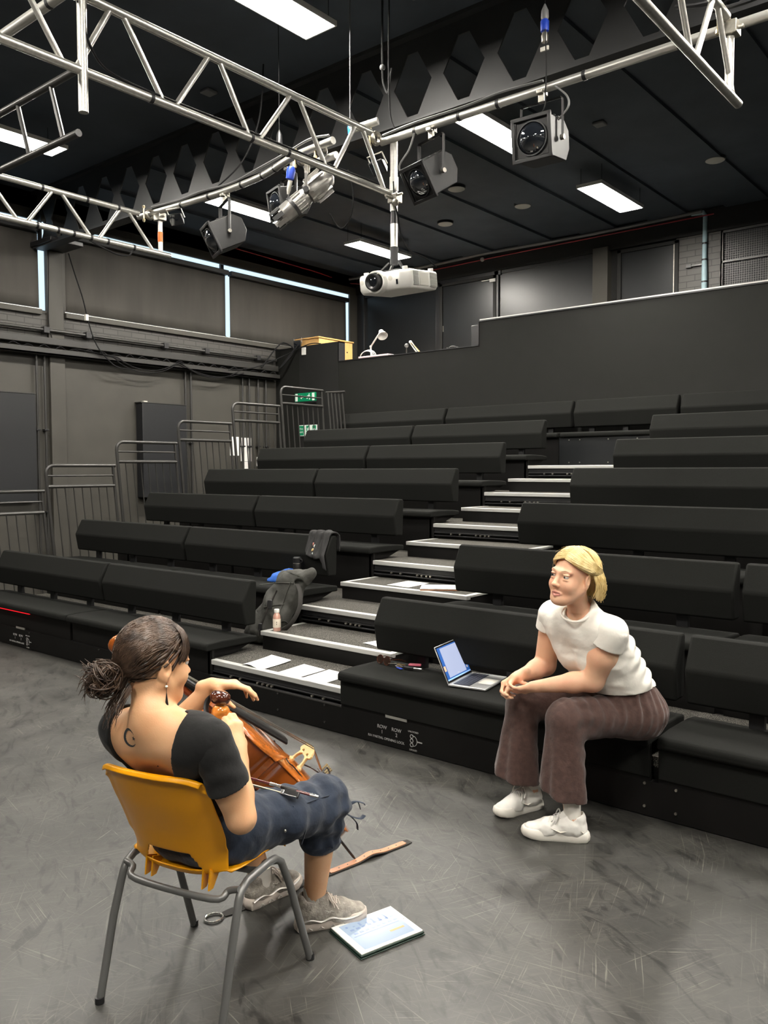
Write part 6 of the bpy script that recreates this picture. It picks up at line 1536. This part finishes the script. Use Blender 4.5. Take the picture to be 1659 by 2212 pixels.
# end-pin strap hooked round the chair leg
t = thing('endpin_strap', 'tan leather and black webbing strap on the floor from chair leg to end pin', 'strap', (-2.3, 2.4, 0), room=True)
M['tan'] = mat('tan_leather', (.42, .19, .10), .5, var=.2, scale=20); M['webbing'] = mat('black_webbing', (.02, .018, .016), .8)
P0, P1 = V3(-2.385, 1.935, 0), V3(-2.226, 2.865, 0); dv = unit(P1 - P0); nv = V3(dv[1], -dv[0], 0); ll = np.linalg.norm(P1 - P0)
def ribbon(mb, s0, s1, hw, z0, th_, n=24, hump=0.0):
    rings = []
    for k in range(n + 1):
        s_ = s0 + (s1 - s0) * k / n; c = P0 + dv * s_; z = z0 + hump * math.exp(-((s_ - .72) / .05) ** 2); h = hw * (1 if k not in (0, n) else .8)
        rings.append([tuple(c - nv * h + V3(0, 0, z)), tuple(c + nv * h + V3(0, 0, z)), tuple(c + nv * h + V3(0, 0, z + th_)), tuple(c - nv * h + V3(0, 0, z + th_))])
    mb.loft(rings)
rb = MB(); ribbon(rb, .01, ll, .021, .001, .0035, 30, .012); rb.build('webbing', 'webbing', t)
rb = MB(); ribbon(rb, .50, ll - .03, .0155, .0048, .003, 30, .012); rb.build('leather_strip', 'tan', t)
for k in range(8): 
    c = P0 + dv * (.55 + .045 * k); zz = .008 + .012 * math.exp(-((.55 + .045 * k - .72) / .05) ** 2); MB().cyl(c + V3(0, 0, zz - .002), c + V3(0, 0, zz + .0006), .0032, 8).build('eyelet', 'ebony', t)
rc_ = P0 - dv * .03
MB().tube([tuple(rc_ + dv * .034 * math.cos(a) + nv * .03 * math.sin(a) + V3(0, 0, .006)) for a in [k * math.pi / 12 for k in range(24)]], .0045, 8, closed=True).build('ring', 'silver', t)

# tablet on the floor
t = thing('tablet', 'white tablet in a dark green folio case lying on the floor by her foot', 'tablet', (-1.87, 2.21, 0), room=True)
ctr = V3(-1.866, 2.212, 0); tx_ = unit(V3(.165, .088, 0)); tx_ = unit(V3(-1.739, 2.311, 0) - V3(-1.923, 2.363, 0)); ty_ = V3(-tx_[1], tx_[0], 0)
TM = Matrix((Vector(tx_), Vector(ty_), Vector((0, 0, 1)))).transposed().to_4x4(); TM.translation = Vector(ctr)
M['green_case'] = mat('dark_green_case', (.012, .03, .022), .5); M['screen'] = mat('lit_tablet_screen', (.04, .05, .06), .12, emit=(.66, .80, .97), estr=.72)
M['ui'] = mat('screen_marks', (.04, .05, .07), .3, emit=(.45, .60, .92), estr=.62); M['ui_orange'] = mat('screen_orange_bar', (.1, .06, .02), .3, emit=(1., .55, .18), estr=.75)
HX, HY = .100, .130
MB().at(TM).box((-HX - .006, -HY - .006, 0), (HX + .006, HY + .006, .004)).build('case_cover', 'green_case', t, bevel=.002)
MB().at(TM).box((-HX - .004, -HY - .004, .0055), (HX + .004, HY + .004, .013)).build('case_back', 'green_case', t, bevel=.003)
MB().at(TM).box((-HX, -HY, .012), (HX, HY, .0175)).build('tablet_body', 'white_plastic', t, bevel=.002)
MB().at(TM).box((-HX + .014, -HY + .024, .0174), (HX - .014, HY - .024, .018)).build('screen', 'screen', t)
u = MB().at(TM)
for k in range(7): u.box((-.07 + .01 * (k % 2), -.09 + .026 * k, .0179), (-.06 + .005 * k, -.082 + .026 * k, .0182))
for k in range(8): u.box((-.045, -.085 + .024 * k, .0179), (-.035, -.07 + .024 * k, .0182)); u.box((-.02, -.085 + .024 * k, .0179), (-.01, -.07 + .024 * k, .0182))
u.box((.0, -.095, .0179), (.004, .095, .0182)); u.build('screen_marks', 'ui', t)
MB().at(TM).box((.035, .03, .0179), (.045, .09, .0183)).build('orange_bar', 'ui_orange', t)
MB().at(TM).cyl((.0, -HY + .012, .0172), (.0, -HY + .012, .0179), .0065, 16).build('home_button', 'offwhite', t)
for y in (.05, .075): MB().at(TM).box((-HX - .007, y, .009), (-HX + .002, y + .018, .014)).build('side_button', 'black_metal', t)
MB().at(TM).cyl((0, HY - .012, .0172), (0, HY - .012, .0179), .002, 8).build('camera_dot', 'ebony', t)

# ================================================================ small things left about
def sheet(label, pts, z, curl=0.0, name='sheet_of_paper', group='white sheets of paper on the steps'):
    # pts: four corners on the surface; a thin sheet with a slight curl
    P = [V3(*p, 0) for p in pts]; n = 8; vs = []; fs = []
    for i in range(n + 1):
        for j in range(n + 1):
            a = i / n; b = j / n; p = (P[0] * (1 - a) + P[1] * a) * (1 - b) + (P[3] * (1 - a) + P[2] * a) * b
            vs.append((p[0], p[1], z + .0012 + curl * (.5 - .5 * math.cos(2 * math.pi * (a + .15))) * (1 - b) + curl * .6 * (b ** 3)))
    for i in range(n):
        for j in range(n): k = i * (n + 1) + j; fs.append((k, k + n + 1, k + n + 2, k + 1))
    o = MB().add(vs, fs).build(name, 'paper'); md = o.modifiers.new('t', 'SOLIDIFY'); md.thickness = .0008; md.offset = 1
    return tag(o, label, 'paper', group)
sheet('slightly curled white sheet, leftmost of three on the lowest step', [(-4.455, 3.825), (-4.235, 3.818), (-4.262, 4.12), (-4.50, 4.15)], .282, .016)
sheet('flat white sheet in the middle of three on the lowest step', [(-4.10, 3.815), (-3.89, 3.80), (-3.90, 4.09), (-4.13, 4.115)], .282, .003)
sheet('white sheet nearest the bench among three on the lowest step', [(-3.865, 3.805), (-3.655, 3.795), (-3.665, 4.09), (-3.885, 4.11)], .282, .002)
sheet('white sheet on the lowest half step, half hidden by the front bench back', [(-3.85, 4.42), (-3.64, 4.38), (-3.57, 4.66), (-3.79, 4.70)], .4195, .003)
sheet('white sheet on the second half step beside the patterned laptop', [(-4.32, 5.265), (-4.09, 5.26), (-4.11, 5.56), (-4.34, 5.575)], .6995, .002)
M['marbled'] = mat('marbled_cover', (.62, .66, .66), .35, var=.45, scale=14)
t = thing('closed_laptop', 'closed laptop with a pale blue patterned lid on the second half step', 'laptop', (-3.85, 5.36, .70), R(33))
MB().box((-.155, -.11, .0), (.155, .11, .010)).build('base', 'tan', t, bevel=.004)
MB().box((-.156, -.111, .010), (.156, .111, .018)).build('lid', 'marbled', t, bevel=.004)

# open laptop on the front bench
LZ = .411
t = thing('open_laptop', 'open silver laptop showing a blank document on the front bench', 'laptop', (-2.63, 4.02, LZ), room=True)
hy = unit(V3(-.055, .325, 0)); hx = V3(hy[1], -hy[0], 0); o_ = V3(-2.722, 3.862, LZ)
LMx = Matrix((Vector(hx), Vector(hy), Vector((0, 0, 1)))).transposed().to_4x4(); LMx.translation = Vector(o_)   # x away from hinge, y along hinge
M['silver_case'] = mat('silver_laptop_case', (.55, .55, .55), .35, .6); M['keys_black'] = mat('black_keys', (.02, .022, .03), .5)
M['doc'] = mat('document_screen', (.05, .05, .06), .2, emit=(.58, .66, .92), estr=.85); M['desk_blue'] = mat('desktop_blue', (.02, .06, .2), .2, emit=(.03, .12, .42), estr=.8)
M['icon'] = mat('desktop_icons', (.5, .5, .5), .3, emit=(.6, .55, .55), estr=.7); M['taskbar'] = mat('desktop_bar', (.3, .5, .8), .3, emit=(.25, .45, .85), estr=.8)
MB().at(LMx).box((0, 0, .0), (.232, .33, .013)).build('base', 'silver_case', t, bevel=.004)
MB().at(LMx).box((.025, .02, .0125), (.125, .31, .0140)).build('keyboard_well', 'keys_black', t)
k_ = MB().at(LMx)
for i in range(5):
    for j in range(13): k_.box((.028 + i * .0195, .024 + j * .0218, .0138), (.0445 + i * .0195, .0425 + j * .0218, .0158))
k_.build('keys', mat('key_tops', (.05, .055, .075), .4), t)
MB().at(LMx).box((.140, .105, .0128), (.222, .225, .0134)).build('trackpad', 'offwhite', t)
SM = LMx @ Matrix.Translation((.004, 0, .012)) @ Matrix.Rotation(R(-24), 4, 'Y')        # screen: local z up the lid, x towards the user
MB().at(SM).box((-.006, .0, 0), (0, .33, .222)).build('lid', 'silver_case', t, bevel=.003)
MB().at(SM).box((-.0005, .003, .003), (.0012, .327, .219)).build('bezel', 'ebony', t)
MB().at(SM).box((.001, .012, .014), (.0018, .318, .210)).build('desktop', 'desk_blue', t)
MB().at(SM).box((.0016, .045, .028), (.0024, .272, .203)).build('document', 'doc', t)
MB().at(SM).box((.0016, .012, .014), (.0024, .318, .022)).build('taskbar', 'taskbar', t)
ic = MB().at(SM)
for k in range(6): ic.box((.0016, .285, .04 + .027 * k), (.0024, .302, .054 + .027 * k))
ic.box((.0024, .15, .036), (.0028, .18, .038)); ic.build('icons', 'icon', t)
MB().at(SM).box((.0016, .014, .07), (.0022, .036, .10)).build('wallpaper_glow', mat('wallpaper_glow', (.8, .4, .2), .3, emit=(.8, .4, .25), estr=.6), t)

# keys, sunglasses, pink case
t = thing('key_bunch', 'bunch of keys with a black fob and blue tag on the front bench', 'keys', (-3.2, 4.06, .41), room=True)
M['key_gold'] = mat('brass_key', (.6, .45, .2), .3, .9)
rng = random.Random(5)
for k in range(7):
    a = rng.uniform(-2.6, .4); p = V3(-3.25, 4.06, .413 + .0025 * k); d = V3(math.cos(a), math.sin(a), 0); e = V3(-d[1], d[0], 0)
    kb = MB(); kb.cyl(p + d * .012 + V3(0, 0, 0), p + d * .012 + V3(0, 0, .0022), .011, 12); kb.loft([[tuple(p + d * s + e * h + V3(0, 0, z)) for h, z in ((-w_, 0), (w_, 0), (w_, .002), (-w_, .002))] for s, w_ in ((.02, .004), (.03, .004), (.05, .0035), (.057, .0015))])
    kb.build('key', 'key_gold' if k % 2 else 'steel', t)
MB().tube([(-3.25 + .014 * math.cos(a), 4.06 + .014 * math.sin(a), .418) for a in [k * math.pi / 8 for k in range(16)]], .0015, 6, closed=True).build('key_ring', 'silver', t)
MB().at(Matrix.Translation((-3.14, 4.045, .411)) @ Matrix.Rotation(R(12), 4, 'Z')).box((-.04, -.012, 0), (.03, .012, .016)).build('fob', 'black_metal', t, bevel=.003)
MB().at(Matrix.Translation((-3.14, 4.045, .411)) @ Matrix.Rotation(R(12), 4, 'Z')).tube([(.03, 0, .008), (.085, 0, .008)], .008, 10).build('torch', 'silver', t)
MB().at(Matrix.Translation((-3.2, 4.02, .411)) @ Matrix.Rotation(R(-20), 4, 'Z')).box((-.025, -.01, 0), (.025, .01, .005)).build('blue_tag', 'blue', t, bevel=.002)
tag(MB().at(Matrix.Translation((-3.17, 4.14, .411)) @ Matrix.Rotation(R(25), 4, 'Z')).box((-.04, -.017, 0), (.04, .017, .012)).build('lip_balm_case', mat('pink_case', (.55, .12, .18), .35), bevel=.004), 'small pinkish red case beside the keys on the front bench', 'case')
M['dark_lens'] = mat('brown_sunglass_lens', (.025, .012, .008), .08, coat=1)
def sunglasses(label, x, y, z, rz, s=1):
    t = thing('sunglasses', label, 'sunglasses', (x, y, z), rz)
    for sx in (-1, 1):
        o = MB().at(Matrix.Translation((sx * .034 * s, 0, .025 * s)) @ Matrix.Rotation(R(78), 4, 'X')).lathe([(.001, -.001), (.028 * s, -.0015), (.029 * s, .001), (.001, .0025)], 20).build('lens', 'dark_lens', t)
        MB().at(Matrix.Translation((sx * .034 * s, 0, .025 * s)) @ Matrix.Rotation(R(78), 4, 'X')).tube([(.0295 * s * math.cos(a), .0275 * s * math.sin(a), 0) for a in [k * math.pi / 10 for k in range(20)]], .0026, 6, closed=True).build('rim', 'tortoise', t)
        MB().tube([(sx * .065 * s, .0, .034 * s), (sx * .066 * s, .07 * s, .03 * s), (sx * .06 * s, .12 * s, .012 * s), (sx * .055 * s, .14 * s, .003)], .0028, 6).build('temple_arm', 'tortoise', t)
    MB().tube([(-.008 * s, 0, .03 * s), (0, -.004, .036 * s), (.008 * s, 0, .03 * s)], .0026, 6).build('nose_bridge', 'tortoise', t)
sunglasses('large tortoiseshell sunglasses next to the keys on the front bench', -3.36, 4.06, .410, R(-10), 1.0)
sunglasses('dark sunglasses on the second row bench beside the backpack', -5.10, 5.0, .690, R(60), .9)
# drink bottle on the half step
t = thing('drink_bottle', 'clear drink bottle with white cap and pale label, standing on the lowest half step', 'bottle', (-4.66, 4.355, .42))
MB().lathe([(.001, 0), (.027, 0), (.0295, .006), (.0295, .10), (.027, .118), (.018, .135), (.0165, .143), (.001, .143)], 24).build('bottle', mat('pale_smoothie', (.50, .28, .22), .15, coat=.8), t)
MB().lathe([(.0298, .028), (.0302, .029), (.0302, .092), (.0298, .093)], 24).build('paper_label', mat('bottle_label', (.66, .58, .48), .5), t)
for z in (.05, .066): MB().box((.020, -.0235, z), (.0225, -.019, z + .008)).build('label_mark', 'ebony', t)
MB().lathe([(.001, .140), (.0185, .140), (.0195, .142), (.0195, .164), (.018, .166), (.001, .166)], 24).build('cap', 'white_plastic', t)
# black flask
t = thing('flask', 'black insulated flask with a ring lid, standing on the second row bench', 'flask', (-5.04, 4.95, .688))
MB().lathe([(.001, 0), (.034, 0), (.036, .004), (.036, .165), (.033, .172), (.001, .172)], 28).build('flask_body', 'ebony', t)
MB().lathe([(.001, .171), (.036, .171), (.036, .215), (.030, .222), (.001, .222)], 28).build('lid', 'black_metal', t)
MB().lathe([(.0363, .168), (.0368, .170), (.0363, .174)], 28).build('steel_band', 'silver', t)
MB().tube([(.036, 0, .205), (.058, 0, .204), (.062, 0, .19), (.056, 0, .178), (.036, 0, .178)], .005, 8).build('carry_loop', 'black_metal', t)
# blue cap / bag
F = Field((-.16, -.12, -.01), (.16, .14, .16), .005)
F.cap((-.06, 0, .03), (.05, .02, .055), .045, .06, .05); F.cap((.02, .02, .05), (.07, .04, .10), .05, .025, .04); F.cap((-.12, -.02, .015), (-.05, 0, .03), .02, .04, .03)
F.wrinkle(.018, .045, 31); F.plane((0, 0, .003), (0, 0, 1))
o = F.build('blue_cloth_cap', mat('bright_blue_cloth', (.03, .13, .52), .7, bump=.3, bscale=60), None, 1); o.location = (-5.20, 4.92, .684)
tag(o, 'crumpled bright blue cloth cap on the second row bench behind the backpack', 'cap')
# backpack leaning on the second row bench
t = thing('backpack', 'dark grey roll-top backpack leaning against the second row bench at the aisle', 'backpack', (-4.86, 4.5, .284), room=True)
M['canvas'] = mat('dark_grey_canvas', (.034, .034, .029), .8, var=.2, scale=18, bump=.35, bscale=45)
F = Field((-5.25, 4.22, .26), (-4.45, 4.98, .95), .006)
F.cap((-4.99, 4.42, .37), (-4.82, 4.58, .77), .080, .055, .05); F.cap((-4.80, 4.47, .37), (-4.63, 4.60, .77), .085, .055, .05); F.cap((-4.90, 4.42, .37), (-4.73, 4.57, .77), .095, .06, .06)
F.cap((-4.84, 4.61, .80), (-4.56, 4.63, .84), .040, .045, .03); F.cap((-4.78, 4.59, .79), (-4.60, 4.58, .80), .045, .05, .05); F.cap((-4.86, 4.54, .765), (-4.60, 4.55, .775), .010, .010, .02, 'sub')
F.wave((-4.9, 4.44, .35), (-4.8, 4.6, .8), .26, .008, 2.2, 2, .6, (-.3, .2)); F.wrinkle(.012, .07, 33, (1, 1, 1.8)); F.wrinkle(.004, .03, 34)
F.plane((0, 0, .288), (0, 0, 1))
bag = F.build('bag', 'canvas', t, 2)
bb = BVHTree.FromPolygons([v.co[:] for v in bag.data.vertices], [p.vertices[:] for p in bag.data.polygons])
def on_bag(x, z, off=.004):
    dr = Vector((-.55, .83, -.1)).normalized(); o_ = Vector((x, 4.5, z)) - dr * .8; hh = bb.ray_cast(o_, dr); return tuple(hh[0] - dr * off) if hh[0] else (x, 4.4, z)
def strap_on(name, pts, r, fl=.3, mt_='webbing'): MB().tube([on_bag(*p) for p in smooth2(pts)], r, 8, flat=fl).build(name, mt_, t)
def smooth2(pts): return [(p[0], p[2]) for p in smooth_path([(x, 0, z) for x, z in pts], 5)]
strap_on('side_strap', [(-4.80, .70), (-4.85, .60), (-4.90, .50), (-4.94, .40), (-4.95, .34)], .011)
strap_on('seam', [(-4.66, .78), (-4.72, .64), (-4.77, .48), (-4.80, .34)], .005, .8, 'canvas'); strap_on('seam', [(-4.92, .56), (-4.82, .585), (-4.72, .60)], .005, .8, 'canvas'); strap_on('seam', [(-4.90, .745), (-4.75, .765), (-4.62, .77)], .005, .8, 'canvas')
strap_on('pocket_seam', [(-4.78, .45), (-4.70, .47), (-4.66, .40)], .004, .8, 'canvas')
for x_, z_, s_ in ((-4.855, .59, 1), (-4.94, .41, .8)):
    MB().at(aim(on_bag(x_, z_, .008), (.55, -.83, .1))).box((-.02 * s_, -.006, -.036 * s_), (.02 * s_, .008, .036 * s_)).build('buckle', 'black_metal', t, bevel=.005)
MB().tube(smooth_path([(-4.62, 4.54, .76), (-4.55, 4.50, .70), (-4.52, 4.46, .60), (-4.55, 4.42, .50), (-4.63, 4.40, .42), (-4.72, 4.40, .37)], 5), .017, 8, flat=.3).build('shoulder_strap', 'webbing', t)
# T-shirt hung over the second row back rest
t = thing('dark_t_shirt', 'dark T-shirt with a colourful print draped over the second row back rest', 'T-shirt', (-4.86, 5.1, 1.1), room=True)
K1, K2 = 26, 34; vs = []; fs = []
over = [(5.150, .86), (5.148, .95), (5.150, 1.05), (5.142, 1.095), (5.11, 1.108), (5.078, 1.100), (5.045, 1.035), (5.005, .955), (4.988, .925), (4.992, .86), (5.000, .80), (5.006, .76)]
op = [(p[1], p[2]) for p in smooth_path([(0, y, z) for y, z in over], 6)]
for a in range(K1 + 1):
    u = a / K1; x = -4.985 + .235 * u
    front = .50 + .16 * math.sin(u * 3.0) + .36 * max(0, u - .70) / .30 - .12 * max(0, .25 - u) / .25
    back = .10
    for b in range(K2 + 1):
        s_ = back + (min(.98, .40 + .55 * front) - back) * b / K2; q_ = s_ * (len(op) - 1); j = min(int(q_), len(op) - 2); f_ = q_ - j
        y = op[j][0] + (op[j + 1][0] - op[j][0]) * f_; z = op[j][1] + (op[j + 1][1] - op[j][1]) * f_
        rp = .013 + .011 * math.sin(u * 17 + 2.2 * math.sin(s_ * 6)) * (.4 + s_) + .006 * math.sin(u * 41 + s_ * 9)
        vs.append((x + .012 * math.sin(s_ * 9) + .02 * (s_ - .5) * (u - .5), y - rp * (1 if s_ > .42 else -1 if s_ < .26 else 0), z + (rp if .2 < s_ < .5 else 0)))
for a in range(K1):
    for b in range(K2): k = a * (K2 + 1) + b; fs.append((k, k + 1, k + K2 + 2, k + K2 + 1))
o = MB().add(vs, fs).build('shirt_cloth', mat('charcoal_jersey', (.017, .0165, .017), .85, bump=.25, bscale=60), t, smooth=180)
md = o.modifiers.new('t', 'SOLIDIFY'); md.thickness = .006; md.offset = 1
for k, (c, mt_) in enumerate((((-4.915, 5.020, 1.020), 'lip'), ((-4.895, 5.012, 1.005), 'sign_white'), ((-4.905, 4.998, .975), 'maple'), ((-4.88, 4.996, .968), 'red_cable'), ((-4.885, 4.985, .945), 'sign_white'))):
    MB().at(Matrix.Translation(c) @ Matrix.Rotation(R(25 * k), 4, 'Y')).sph((0, 0, 0), .014, 6, (.7, .35, 1.2)).build('print_patch', mt_, t)
